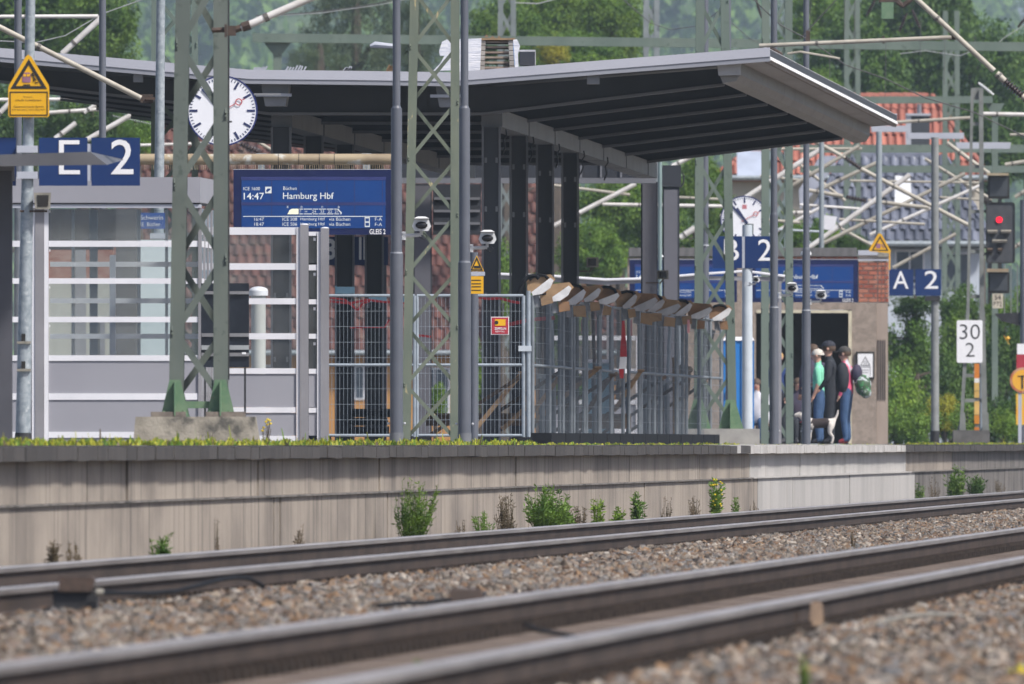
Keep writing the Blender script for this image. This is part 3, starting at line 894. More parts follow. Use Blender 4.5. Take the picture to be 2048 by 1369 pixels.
# ------------------------------------------------------------------ masts and poles on the platform
m1 = 230
mast = lattice_mast('sturdy green lattice mast on concrete block in front of the clock', (337, 456), (352, 455.5), 835, -60, m1, 29,
                    [800, 665, 520, 370, 230, 90, -60], mGREEN, depth=.40, brace=.46)
for x in (350, 441):
    for dy in (0, .40):
        m_ = MB(); pl = P(x, 835, m1); m_.box(pl.x - .13, pl.x + .13, pl.y + dy - .10, pl.y + dy + .10, pl.z - .015, pl.z + .012)
        plate(m_, [(x - 28, 832), (x - 11, 760), (x + 11, 760), (x + 28, 832)], m1, .012, dy - .03)
        plate(m_, [(x - 1.5, 832), (x - 1.5, 764), (x + 1.5, 764), (x + 1.5, 832)], m1, .1, dy - .13)
        m_.build('foot', mGREENF, mast)
        m_ = MB()
        for bx_ in (-22, 18):
            q = P(x + bx_, 832, m1); m_.tube((q.x, q.y + dy - .06, q.z), (q.x, q.y + dy - .06, q.z + .045), .014, 6); m_.tube((q.x, q.y + dy - .06, q.z + .012), (q.x, q.y + dy - .06, q.z + .025), .028, 8)
        m_.build('anchor_bolts', mGREENF, mast)
m_ = MB(); plate(m_, [(353, 803), (428, 803), (426, 817), (360, 817)], m1, .05, .02); m_.build('tie_plate', mGREENF, mast)
m_ = MB(); post(m_, 457, 760, -40, m1, 4, n=6, off=.03); m_.build('earth_cable', mDARK, mast)
m_ = MB(); m_.tube(P(455, 244, m1 + 1), P(464, 244, m1 + 1), .008, 6); m_.build('lug', mDARK, mast)
blk = thing('mast_foundation', P(393, HZ, m1), 'weathered concrete block carrying the sturdy green mast', 'foundation')
mBLOCK = M('weathered_block', (.33, .30, .25), (.22, .20, .165), 5, .9, c3=(.09, .085, .075), c3_scale=3.5, c3_lo=.55, c3_hi=.68, bump=.5)
m_ = MB(); a = P(267, HZ + 1, m1); b = P(520, 834, m1)
m_.hexa([(a.x, a.y - .25, a.z), (b.x, a.y - .25, a.z), (b.x, a.y + .75, a.z), (a.x, a.y + .75, a.z)], [(a.x + .02, a.y - .23, b.z), (b.x - .04, a.y - .23, b.z), (b.x - .04, a.y + .73, b.z), (a.x + .02, a.y + .73, b.z)])
m_.build('block', mBLOCK, blk)
for x0, x1 in ((302, 372), (412, 490)):
    m_ = MB(); m_.pb(x0, x1, 824, 834.5, m1, .62, -.12); m_.build('grout_pad', M('grout', (.22, .19, .16), (.12, .1, .09), 9, .9), blk)

lattice_mast('slim green lattice mast behind the galvanised pole', (300, 396), (303, 395), HZ, -60, 150, 12, [HZ, 790, 690, 590, 490, 390, 290, 190, 90, -10, -60], mGREENP, depth=.55, brace=.7)
lattice_mast('flaking yellow green lattice mast between the two camera poles', (803, 918), (821, 919), HZ, -60, 188, 17.5, [880, 770, 655, 545, 430, 318, 205, 95, -20], mGREENY, depth=.5, brace=.42)
ms4 = lattice_mast('green lattice mast with broad legs before the letter B sign', (1388, 1474), (1392, 1457), 858, -40, 128.5, 17, [850, 745, 640, 535, 430, 325, 215, 105, 0], mGREENP, depth=.6, brace=.45)
for x in (1396, 1461):
    m_ = MB(); plate(m_, [(x - 24, 858), (x - 9, 800), (x + 9, 800), (x + 26, 858)], 128.6, .014, -.03); plate(m_, [(x - 1, 858), (x - 1, 805), (x + 1, 805), (x + 1, 858)], 128.6, .12, -.15); m_.build('foot', mGREENF, ms4)
m_ = MB(); m_.pb(1368, 1519, 858, HZ + 1, 128.8, 1.0, -.35)
m_.build('mast_foundation', M('pale_block', (.40, .39, .37), (.30, .29, .28), 3, .9), label='pale concrete block under the mast by the letter B sign', cat='foundation')
lattice_mast('pale green lattice mast behind the camera pole near the waiting people', (1522, 1587), (1524, 1585), HZ, -40, 114, 15, [HZ, 800, 710, 620, 530, 440, 350, 260, 170, 80, -10], mGREENP, depth=.6, brace=.5)

def lamp_pole(x, m, w, label, steps, band=None, cam_pole=True):
    t = thing('lamp_pole', P(x, HZ, m), label, 'pole')
    m_ = MB()
    ys = [s[0] for s in steps] + [-40]
    for k, (y, ww) in enumerate(steps):
        y2 = ys[k + 1]
        post(m_, x, y, y2, m, ww, n=14)
        if k: post(m_, x, y + 3, y - 5, m, steps[k - 1][1], ww, n=14)
    m_.build('shaft', mPOLE, t, smooth=True)
    if band:
        m_ = MB(); post(m_, x, band + 2, band - 2, m, steps[1][1] + 2 if len(steps) > 1 else w + 2, n=14); m_.build('band', mPOLEP, t, smooth=True)
    m_ = MB(); post(m_, x, HZ + 1, HZ - 22 * m / 200, m, w * 1.08, n=14); m_.build('collar', M('collar_grey', (.17, .18, .2), None, 3, .5), t, smooth=True)
    m_ = MB()
    for sx in (-1, 1): q = P(x + sx * w * .62, HZ - 40 * m / 200, m); m_.ball((q.x, q.y, q.z), .014, .014, .014, 8, 4)
    m_.build('bolt', mPOLEP, t)
    return t
lamp_pole(793, 203, 26, 'dark grey camera pole left of the flaking mast', [(HZ, 26), (508, 22), (217, 15.5)], 507)
lamp_pole(929, 198, 26, 'dark grey camera pole right of the flaking mast', [(HZ, 26), (526, 22), (217, 15.5)], 526)
lamp_pole(1410, 126, 14, 'dark grey lamp pole directly behind the mast by letter B', [(HZ, 16), (492, 14)], 492)
lamp_pole(1548, 128, 17, 'dark grey camera pole beside the letter B sign', [(HZ, 18.5), (616, 16), (430, 13)], 616)
lamp_pole(1612.5, 124, 16, 'dark grey camera pole in front of the brick house doorway', [(HZ, 18), (622, 15.5), (500, 12)], 622)
lamp_pole(205, 155, 14, 'dark grey lamp pole rising behind the numeral 2 sign', [(HZ, 15), (520, 14)], None)
lamp_pole(36, 162, 15, 'dark grey lamp pole at the far left behind the warning sign', [(HZ, 16), (520, 15)], None)
lamp_pole(1457, 118, 10, 'thin dark pole between the clock and the mast by letter B', [(HZ, 12), (490, 10)], None)

def cctv(x, y, m, s, pole_x, label, flip=1):
    """surveillance camera: housing with sun shield on an arm from a pole; s = housing width in columns"""
    t = thing('surveillance_camera', P(x, y, m), label, 'camera', 'surveillance cameras')
    w = s / m
    c = P(x, y, m)
    m_ = MB()
    o = [(-.5, .05), (-.36, -.34), (.36, -.34), (.5, .05), (.36, .30), (-.36, .30)]
    f = lambda k, dy: [Vector((c.x + a * w * k, c.y + dy, c.z - b * w * k)) for a, b in o]
    m_.add(f(1, 0) + f(.8, .45), [tuple(range(6))[::-1], tuple(range(6, 12))] + [(i, (i + 1) % 6, (i + 1) % 6 + 6, i + 6) for i in range(6)])
    m_.build('housing', mCAMW, t)
    m_ = MB(); m_.ball((c.x, c.y - .01, c.z), w * .33, .03, w * .20, 12, 5); m_.build('lens', mLENS, t, smooth=True)
    m_ = MB(); m_.hexa([Vector((c.x - w * .40, c.y - .06, c.z + w * .36)), Vector((c.x + w * .40, c.y - .06, c.z + w * .36)), Vector((c.x + w * .40, c.y + .4, c.z + w * .36)), Vector((c.x - w * .40, c.y + .4, c.z + w * .36))],
                       [Vector((c.x - w * .2, c.y - .05, c.z + w * .46)), Vector((c.x + w * .2, c.y - .05, c.z + w * .46)), Vector((c.x + w * .2, c.y + .4, c.z + w * .46)), Vector((c.x - w * .2, c.y + .4, c.z + w * .46))])
    m_.build('sun_shield', mCAMW, t)
    a = P(pole_x, y + s * .55, m); b = P(x - flip * s * .02, y + s * .50, m)
    m_ = MB(); m_.tube((a.x, a.y + .12, a.z), (b.x, b.y + .12, b.z), w * .10, 8); m_.tube((b.x, b.y + .12, b.z), (b.x, b.y + .12, c.z - w * .2), w * .08, 8)
    m_.box(a.x - w * .10, a.x + w * .10, a.y + .04, a.y + .2, a.z - w * .22, a.z + w * .22)
    m_.build('arm', mCAMW, t)
    m_ = MB()
    for dz in (-.14, .14): m_.box(min(a.x, a.x - flip * w * .7), max(a.x, a.x - flip * w * .7), a.y + .03, a.y + .06, a.z + dz * w * 1.2 - .008, a.z + dz * w * 1.2 + .008)
    m_.build('clamp', mPOLEP, t)
    MB().path([b + Vector((.02, .1, w * .1)), b + Vector((.06, .1, -.01)), b + Vector((.035, .1, -.05)), b + Vector((-.02, .1, -.02))], .006, 5).build('cable', mDARK, t)
    return t
cctv(843, 451, 203, 38, 808, 'white surveillance camera on the pole left of the flaking mast')
cctv(975, 477, 198, 36, 943, 'white surveillance camera on the pole right of the flaking mast')
cctv(1584, 577, 128, 26, 1560, 'white surveillance camera beside the letter B sign pole')
cctv(1642, 591, 124, 24, 1621, 'white surveillance camera in front of the blue board at brick house')
cctv(1512, 560, 126, 16, 1500, 'small white camera half hidden by the letter B sign pole')
def dome(x, y, m, s, label):
    t = thing('dome_camera', P(x, y, m), label, 'camera')
    c = P(x, y, m); w = s / m
    m_ = MB(); m_.ball((c.x, c.y, c.z), w / 2, w / 2, w * .42, 14, 5, z0=-.15); m_.build('cap', mCAMW, t, smooth=True)
    m_ = MB(); m_.ball((c.x, c.y, c.z - w * .12), w * .36, w * .36, w * .36, 12, 6); m_.build('dome', mLENS, t, smooth=True)
dome(1612, 509, 123.2, 22, 'white dome camera fixed to the pole before the brick house')
dome(1321, 514, 125, 12, 'small white dome camera on the downpipe between clad posts')
def floodlight(x, y, m, w, h, label, lens=True):
    t = thing('small_floodlight', P(x, y, m), label, 'floodlight')
    m_ = MB(); m_.pb(x - w / 2, x + w / 2, y - h / 2, y + h / 2, m, .15); m_.build('housing', mSPK, t)
    m_ = MB(); m_.pb(x - w * .36, x + w * .30, y - h * .36, y + h * .36, m, .01, -.012); m_.build('lens', mLENS, t)
    m_ = MB(); m_.bar(P(x - w * .4, y + h * .9, m), P(x - w * 1.6, y + h * .9, m), .02, .03); m_.bar(P(x, y + h / 2, m) + Vector((0, .05, 0)), P(x - w * .3, y + h, m) + Vector((0, .05, 0)), .02, .03); m_.build('bracket', mTIMBD, t)
floodlight(1185, 525, 140, 24, 20, 'dark floodlight head left of the clad posts')
floodlight(1326, 550, 130, 22, 18, 'dark floodlight head in front of the clad posts')

# galvanised pole with warning sign and sector boards E and 2
m2 = 221
gp = thing('galvanised_pole', P(47, HZ, m2), 'tall galvanised pole at far left carrying the yellow warning sign', 'pole')
m_ = MB(); post(m_, 46, HZ, 0, m2, 31, 19, 61, n=16); post(m_, 61, 0, -40, m2, 19, n=16); m_.build('shaft', mGALV, gp, smooth=True)
m_ = MB(); post(m_, 46.5, HZ, 866, m2, 36, 33, n=16); m_.build('base_sleeve', mDARK, gp, smooth=True)
for y in (668, 723):
    m_ = MB(); m_.pb(43, 51, y, y + 16, m2, .02, -.085 + (0 if y > 700 else .004)); m_.build('keyhole', mBLK, gp)
    m_ = MB(); m_.pb(34, 62, y + 15, y + 20, m2, .2, -.09); m_.build('strap', mSPK, gp)
for y in (299, 351):
    m_ = MB(); m_.pb(34, 76, y - 7, y + 7, m2, .2, -.10); m_.build('clamp', mLUM, gp)
sg = thing('warning_sign', P(58, 236, m2), 'yellow triangle and text sign warning of fast trains on galvanised pole', 'sign')
m_ = MB(); plate(m_, [(57, 110), (63, 114), (98, 171), (99, 179), (99, 232), (96, 235), (20, 235), (17, 232), (17, 179), (19, 171), (52, 114)], m2, .02, -.13); m_.build('plate', mYEL, sg)
tri = lambda cx, y0, y1, w: [(cx, y0), (cx + w / 2, y1), (cx - w / 2, y1)]
m_ = MB(); A, B_ = tri(58, 119, 178.5, 73), tri(58, 131, 173, 51)
for k in range(3):
    a, b, c, d = A[k], A[(k + 1) % 3], B_[(k + 1) % 3], B_[k]; plate(m_, [a, b, c, d], m2, .003, -.134)
m_.build('triangle_border', mBLK, sg)
m_ = MB()
for x0, x1, y0, y1 in ((20, 96, 184, 186), (20, 96, 230, 232), (20, 22, 186, 230), (94, 96, 186, 230)): m_.pb(x0, x1, y0, y1, m2, .003, -.134)
m_.build('text_border', mBLK, sg)
m_ = MB(); plate(m_, rrect(45, 62, 146, 166, 3), m2, .003, -.134); m_.build('train_pictogram', mPURP, sg)
m_ = MB(); m_.pb(47, 53, 149, 154, m2, .002, -.137); m_.pb(54.5, 60.5, 149, 154, m2, .002, -.137); m_.build('train_window', mYEL, sg)
m_ = MB()
for a, b, w in (((66, 150), (69, 157), 2.6), ((69, 157), (73, 162), 2), ((69, 157), (68, 164), 2), ((62, 151), (67, 152), 1.6), ((67, 152), (72, 149), 1.6), ((71, 166), (77, 166), 2), ((47, 171), (61, 171), 2.4)):
    m_.bar(P(*a, m2) + Vector((0, -.136, 0)), P(*b, m2) + Vector((0, -.136, 0)), w / m2, .003)
m_.disc(P(65.5, 148, m2) + Vector((0, -.136, 0)), .009, .003, 8)
m_.build('falling_figure', mBLK, sg)
for s, x0, x1, y0, y1 in (('Vorsicht,', 47, 66, 193, 196.6), ('schnelle Vorbeifahrten!', 31, 83, 199, 203), ('Gekennzeichneten Bereich', 28, 88, 212, 216), ('erst betreten, wenn Zug hält!', 24, 91, 218.5, 222.5)):
    text(sg, s, x0, x1, y0, y1, m2, mBLK, -.1335, 0)
eb = thing('sector_sign', P(170, 373, m2), 'blue sector boards with white letter E and numeral 2', 'sign')
for k, (x0, x1) in enumerate(((-40, 32), (78, 175), (183, 280))):
    m_ = MB(); m_.pb(x0, x1, 276, 372, m2, .03, -.02); m_.build('board', mBLUE, eb)
m_ = MB(); m_.pb(76, 280, 292, 306, m2, .02, .014); m_.pb(76, 280, 344, 358, m2, .02, .014); m_.pb(174.6, 183.4, 288, 362, m2, .016, -.012); m_.build('mounting_rail', mLUM, eb)
text(eb, 'E', 118, 160, 281, 349, m2, mLET, -.026, -.004)
text(eb, '2', 222, 267, 279.5, 349, m2, mLET, -.026, .004)
sp = thing('loudspeaker', P(87, 420, m2), 'square horn loudspeaker strapped to the galvanised pole', 'loudspeaker')
a = [P(68, 386, m2), P(103, 386, m2), P(101, 419, m2), P(71, 419, m2)]; b = [P(76, 394, m2), P(96, 394, m2), P(95, 412, m2), P(77, 412, m2)]
m_ = MB(); m_.hexa([p + Vector((0, -.16, 0)) for p in a], [p + Vector((0, .05, 0)) for p in b]); m_.build('horn', mSPK, sp)
m_ = MB(); m_.hexa([P(74, 391, m2) + Vector((0, -.165, 0)), P(98, 391, m2) + Vector((0, -.165, 0)), P(97, 414, m2) + Vector((0, -.165, 0)), P(76, 414, m2) + Vector((0, -.165, 0))], [p + Vector((0, -.158, 0)) for p in b]); m_.build('grille', mBLK, sp)
m_ = MB(); m_.pb(40, 95, 421, 425, m2, .03, -.05); m_.build('strap', mRUST, sp)
# small near roof at the far left
nr = thing('roofed_stand', P(5, HZ, 232), 'dark flat roof edge and post of a small shelter at the far left', 'shelter')
m_ = MB()
m_.hexa([P(-260, 318, 232), P(180, 304, 232), P(246, 319, 226), P(-260, 340, 226)], [P(-260, 337, 232), P(214, 330, 232), P(246, 321, 226), P(-260, 342, 226)])
m_.build('roof', M('shelter_roof_dark', (.11, .11, .12), (.09, .09, .10), 2, .5), nr)
for k in range(5):
    m_ = MB(); m_.hexa([P(165 + k * 11, 316 + k * .8, 231.8 - k), P(169 + k * 11, 316 + k * .8, 231.8 - k), P(169 + k * 11, 331 - k * 1.2, 231.8 - k), P(165 + k * 11, 331 - k * 1.2, 231.8 - k)],
                       [P(165 + k * 11, 316 + k * .8, 231.0 - k), P(169 + k * 11, 316 + k * .8, 231.0 - k), P(169 + k * 11, 331 - k * 1.2, 231.0 - k), P(165 + k * 11, 331 - k * 1.2, 231.0 - k)]); m_.build('rib', mANTH, nr)
m_ = MB(); m_.pb(-20, 24, 342, HZ + 1, 231, .25); m_.build('post', M('shelter_post', (.085, .085, .10), None, 1, .5), nr)
m_ = MB(); m_.pb(-20, 28, 332, 362, 230, .3); m_.build('post_head', mPOSTL, nr)
# second tall galvanised pole left of the sturdy mast
g2 = thing('galvanised_pole', P(318, HZ, 171), 'tall galvanised pole left of the sturdy green mast', 'pole')
m_ = MB(); post(m_, 314, HZ, -40, 171, 23, 17, 322, n=14); m_.build('shaft', mGALV, g2, smooth=True)
m_ = MB(); m_.pb(300, 333, 467, 478, 171, .2, -.09); m_.build('clamp', mLUM, g2)
# ------------------------------------------------------------------ glazed waiting shelter
mS = 205
sh_ = thing('waiting_shelter', P(215, HZ, mS), 'long grey waiting shelter with white barred glass walls and flat roof', 'shelter')
DPT = 3.3
def sbar(x0, x1, y0, y1, mt, name, dep=.06, off=0.0, par=sh_, m=mS):
    q = MB(); q.pb(x0, x1, y0, y1, m, dep, off); return q.build(name, mt, par)
def along(x0, x1, y0, y1, d0, d1, mt, name, par=sh_, m=mS):
    """box between columns x0..x1 and rows y0..y1 of the front plane, from d0 to d1 metres along the track"""
    q = MB(); a = [P(x0, y0, m), P(x1, y0, m), P(x1, y1, m), P(x0, y1, m)]
    q.hexa([p + TDIR * d0 for p in a], [p + TDIR * d1 for p in a]); return q.build(name, mt, par)
along(-120, 402, 355, 406, -.12, .12, mLILAC, 'roof')
along(-120, 402, 355, 406, DPT - .1, DPT + .1, mLILAC, 'roof')
along(380, 402, 355.4, 405.6, .124, DPT - .104, mLILAC, 'roof')
along(-119, 379.6, 372, 374, .13, DPT - .11, mGLASS, 'added_roof_glazing')  # unseen glass middle of the roof, added so daylight reaches the inside
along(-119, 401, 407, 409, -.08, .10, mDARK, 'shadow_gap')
along(-120, 402, 409.4, 416.5, -.10, .10, mLUM, 'roof_lip')
BARS = [(482, 494), (557, 568), (634, 645), (711, 722), (787, 800), (864, 876)]
for y0, y1 in BARS:
    sbar(97.5, 396, y0, y1, mWHITE, 'glazing_bar'); sbar(-120, 63.5, y0, y1, mWHITE, 'glazing_bar')
sbar(64, 70, 417, HZ + 1, mWHITE, 'edge_bar', .1, -.01); sbar(88.5, 97, 417, HZ + 1, mWHITE, 'edge_bar', .1, -.01)
sbar(70.2, 88.3, 417, HZ + 1, mPOSTL, 'post', .12, -.02)
for y0, y1 in ((722.4, 786.6), (800.4, 863.6), (876.4, HZ)):
    sbar(97.5, 396, y0, y1, mLILAC, 'panel', .03, .012); sbar(-120, 63.5, y0, y1, mLILAC, 'panel', .03, .012)
G = [(417, 481.6), (494.4, 556.6), (568.4, 633.6), (645.4, 710.6)]
for y0, y1 in G:
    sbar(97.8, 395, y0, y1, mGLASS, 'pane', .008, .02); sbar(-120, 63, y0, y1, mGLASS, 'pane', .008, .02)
    sbar(98.5, 100.5, y0 + 4, y0 + 9, mLET, 'sticker', .001, .017)
sbar(396.5, 402, 417, HZ + 1, mPOSTL, 'post', .1, -.01)
# side wall facing the screens: mullions and short bars
for k in range(6):
    d = .12 + k * (DPT - .2) / 5
    along(398, 401.6, 417, HZ, d, d + .07, mPOSTL, 'mullion')
for y0, y1 in BARS: along(397.5, 400, y0, y1, .2, DPT - .1, mWHITE, 'glazing_bar')
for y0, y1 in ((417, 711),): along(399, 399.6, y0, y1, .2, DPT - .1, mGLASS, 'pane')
along(398.4, 400, 722.4, 864, .2, DPT - .1, mPOSTL, 'panel')
# rear wall seen through the panes
mB2 = FPX / (FPX / mS + DPT)
for y0, y1 in ((524, 534), (597, 607), (668, 678), (740, 750)): sbar(100, 404, y0, y1, mWHITE, 'glazing_bar', .05, 0, sh_, mB2)
for x0, x1 in ((143, 149), (179, 195), (274, 281), (330, 336)): sbar(x0, x1, 420, HZ, mWHITE if x1 - x0 < 10 else mLUM, 'post', .06, .055, sh_, mB2)
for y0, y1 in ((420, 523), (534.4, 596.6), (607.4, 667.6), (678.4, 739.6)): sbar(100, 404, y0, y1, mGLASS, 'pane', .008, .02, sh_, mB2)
sbar(100, 404, 750.4, HZ, mLILAC, 'panel', .03, .01, sh_, mB2)
sbar(214, 226, 508, HZ, mLUM, 'bin_post', .15, 1.6)
along(100, 390, 868, HZ - 1, .2, DPT - .2, mPOSTL, 'bench_base')
cl = thing('shelter_column', P(252, HZ, 200), 'dark concrete column standing behind the shelter glass', 'column')
m_ = MB(); m_.pb(232, 272, 418, HZ, 196.5, .5); m_.build('shaft', M('dark_concrete', (.10, .10, .105), (.075, .075, .08), 2, .7), cl)
m_ = MB(); m_.pb(100, 272, 418, 478, 196, .5, .55); m_.build('header', M('header_dark', (.05, .05, .055), None, 1, .6), cl)
rw = thing('platform_cabin', P(160, HZ, 190), 'pale cabin wall with brick band seen through the shelter glass', 'cabin')
m_ = MB(); m_.pb(80, 226, 566, HZ, 190, .6); m_.build('wall', M('cabin_beige', (.46, .45, .40), (.40, .39, .35), 1, .8), rw)
m_ = MB(); m_.pb(80, 226, 500, 565.6, 190, .6); m_.build('brick_band', M('cabin_brick', (.26, .10, .07), (.34, .20, .16), 16, .85, stretch=(.4, 1, 1.6)), rw)
m_ = MB(); m_.pb(150, 172, 500, HZ, 190, .02, -.03); m_.pb(200, 210, 640, HZ, 190, .02, -.03); m_.build('panel_strip', mPOSTL, rw)
m_ = MB(); m_.pb(80, 226, 420, 499.6, 190, .6); m_.build('fascia', mANTH, rw)  # dark top piece put in for dark reflections in the upper panes
m_ = MB(); m_.pb(278, 345, 480, HZ, 188, .3); m_.build('white_side', M('cabin_white', (.62, .68, .70), (.5, .58, .6), 1, .6), rw)
bd = thing('timetable_screen', P(303, 458, 196), 'small blue timetable screen seen through the shelter glass', 'screen')
m_ = MB(); m_.pb(275, 336, 426, 458, 198, .1); m_.build('panel', M('timetable_blue', (.05, .12, .38), (.04, .1, .32), 3, .4), bd)
text(bd, 'Schwerin', 281, 326, 431, 440, 198, mLET, -.004, 0); text(bd, 'RE  Büchen', 279, 320, 445, 453, 198, mLET, -.004, 0)

# glazed screen right of the sturdy mast
mG = 200
gs = thing('glass_screen', P(540, HZ, mG), 'free standing white barred glass screen with two grey posts', 'glass screen')
GB = [(455, 470), (527, 540), (597, 609), (667, 679), (737, 748), (815, 826), (872, HZ)]
for y0, y1 in GB:
    q = MB(); q.pb(425, 592.5, y0, y1, mG, .06); q.build('glazing_bar', mWHITE, gs)
for y0, y1 in [(464, 472), (530, 541), (599, 609), (668, 678), (738, 748), (816, 826)]:
    q = MB(); q.pb(617.5, 634, y0, y1, mG, .06); q.build('glazing_bar', mWHITE, gs)
for x0, x1, y0 in ((593, 600, 455), (634.3, 641, 464)):
    q = MB(); q.pb(x0, x1, y0, HZ + 1, mG, .08, -.01); q.build('edge_bar', mWHITE, gs)
for x0, x1, y0 in ((600.3, 617, 450), (641.3, 658, 457)):
    q = MB(); q.pb(x0, x1, y0, HZ + 1, mG, .12, -.03); q.build('post', mPOSTL, gs)
    q = MB(); a_ = P((x0 + x1) / 2, y0, mG); q.ball((a_.x, a_.y + .03, a_.z + .001), (x1 - x0) / mG / 2, .05, .012, 10, 3, z0=0); q.build('post_cap', mWHITE, gs)
for k in range(4):
    for x0, x1 in ((425, 592.6), (617.4, 634)):
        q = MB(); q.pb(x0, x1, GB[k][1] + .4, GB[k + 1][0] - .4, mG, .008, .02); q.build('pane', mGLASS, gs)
    q = MB(); q.pb(627, 631.5, GB[k][1] + 6, GB[k][1] + 12, mG, .001, .017); q.build('sticker', mLET, gs)
for x0, x1 in ((425, 592.6), (617.4, 634)):
    for y0, y1 in ((748.4, 814.6), (826.4, 871.6)):
        q = MB(); q.pb(x0, x1, y0, y1, mG, .03, .012); q.build('panel', mLILAC, gs)
bb = thing('notice_board', P(450, 735, 207), 'black information board with metal rails behind the sturdy mast', 'board')
q = MB(); q.pb(402, 498, 567, 735, 207, .05); q.build('board', M('board_black', (.012, .015, .022), (.02, .025, .035), 3, .25), bb)
for y0, y1 in ((583, 589), (667, 674), (691, 700), (706, 713)):
    q = MB(); q.pb(403, 498, y0, y1, 207, .02, -.025); q.build('rail', M('board_rail_%d' % y0, (.22, .22, .23) if y0 != 691 else (.33, .35, .36), None, 3, .5), bb)
q = MB(); q.pb(484, 492, 705, 709, 207, .004, -.03); q.build('label', mLET, bb)
for x in (410, 490):
    q = MB(); q.pb(x - 2, x + 2, 735.4, HZ, 207, .04, .01); q.build('leg', mDARK, bb)
cy = thing('ventilation_post', P(517, HZ, 195), 'pale round post with domed cap behind the glass screen', 'post')
q = MB(); post(q, 517, HZ, 590, 195, 29, n=20); q.build('shaft', M('pale_post', (.50, .51, .49), (.45, .46, .44), 3, .5), cy, smooth=True)
q = MB(); c_ = P(517, 584, 195); q.tube((c_.x, c_.y, c_.z - .04), (c_.x, c_.y, c_.z + .012), .098, 20); q.ball((c_.x, c_.y, c_.z + .01), .098, .098, .045, 20, 4, z0=0); q.build('cap', mWHITE, cy, smooth=True)

# ------------------------------------------------------------------ clocks
def clock(cx, cy, r, m, label, hang, logo=True):
    t = thing('station_clock', P(cx, cy, m), label, 'clock')
    c = P(cx, cy, m); w = r / m
    q = MB(); q.disc(c + Vector((0, -.02, 0)), w, .2, 48); q.build('case', mCLOCKR, t, smooth=True)
    q = MB(); q.disc(c + Vector((0, -.03, 0)), w, .03, 48, r0=w * .965); q.build('rim', mCLOCKR, t)
    q = MB(); q.disc(c + Vector((0, -.024, 0)), w * .962, .003, 48); q.build('face', mCLOCK, t)
    rad = lambda a, k: c + Vector((math.sin(a) * w * k, -.028, math.cos(a) * w * k))
    for k in range(12):
        a = R(30 * k); q = MB(); q.bar(rad(a, .70), rad(a, .93), w * .065, .003); q.build('hour_mark', mTICK, t)
    q = MB()
    for k in range(60):
        if k % 5: a = R(6 * k); q.bar(rad(a, .86), rad(a, .93), w * .022, .003)
    q.build('minute_marks', mTICK, t)
    for ang, l, ww, nm in ((326.5, .58, .10, 'hour_hand'), (318, .84, .085, 'minute_hand')):
        a = R(ang); q = MB(); q.bar(rad(a, -.2) + Vector((0, -.005 if nm[0] == 'h' else -.009, 0)), rad(a, l) + Vector((0, -.005 if nm[0] == 'h' else -.009, 0)), w * ww, .003); q.build(nm, mTICK, t)
    a = R(62); o = Vector((0, -.014, 0))
    q = MB(); q.bar(rad(a, -.15) + o, rad(a, .44) + o, w * .022, .003); q.bar(rad(a, .62) + o, rad(a, .72) + o, w * .022, .003); q.disc(rad(a, .53) + o, w * .10, .003, 20, r0=w * .075); q.build('second_hand', mHAND, t)
    q = MB(); q.disc(c + Vector((0, -.046, 0)), w * .05, .006, 12); q.build('hub', mTICK, t)
    if logo:
        q = MB(); z = .54
        for x0, x1, z0, z1 in ((-.09, .09, z + .06, z + .08), (-.09, .09, z - .08, z - .06), (-.09, -.07, z - .06, z + .06), (.07, .09, z - .06, z + .06)):
            q.box(c.x + x0 * w, c.x + x1 * w, c.y - .028, c.y - .025, c.z + z0 * w, c.z + z1 * w)
        q.build('emblem_frame', mHAND, t)
        text(t, 'DB', cx - .055 * r, cx + .055 * r, cy - (z + .045) * r, cy - (z - .045) * r, m, mHAND, -.028, .04, 'emblem')
    q = MB(); hang(q); q.build('bracket', mBEAM, t)
    return t
clock(444.5, 222, 70.5, 153.5, 'large round station clock hanging below the left canopy wing',
      lambda q: (q.bar(P(508, 189, 153) + Vector((0, .1, 0)), P(562, 189, 153) + Vector((0, .1, 0)), .03, .04), q.bar(P(508, 195, 153) + Vector((0, .1, 0)), P(505, 200, 153) + Vector((0, .1, 0)), .02, .03), q.bar(P(444, 160, 153) + Vector((0, .1, 0)), P(444, 120, 153) + Vector((0, .1, 0)), .05, .05)))
clock(1489, 440, 48, 110, 'distant round station clock above the letter B sign',
      lambda q: (q.bar(P(1489, 480, 110) + Vector((0, .1, 0)), P(1489, HZ, 110) + Vector((0, .1, 0)), .08, .08),))

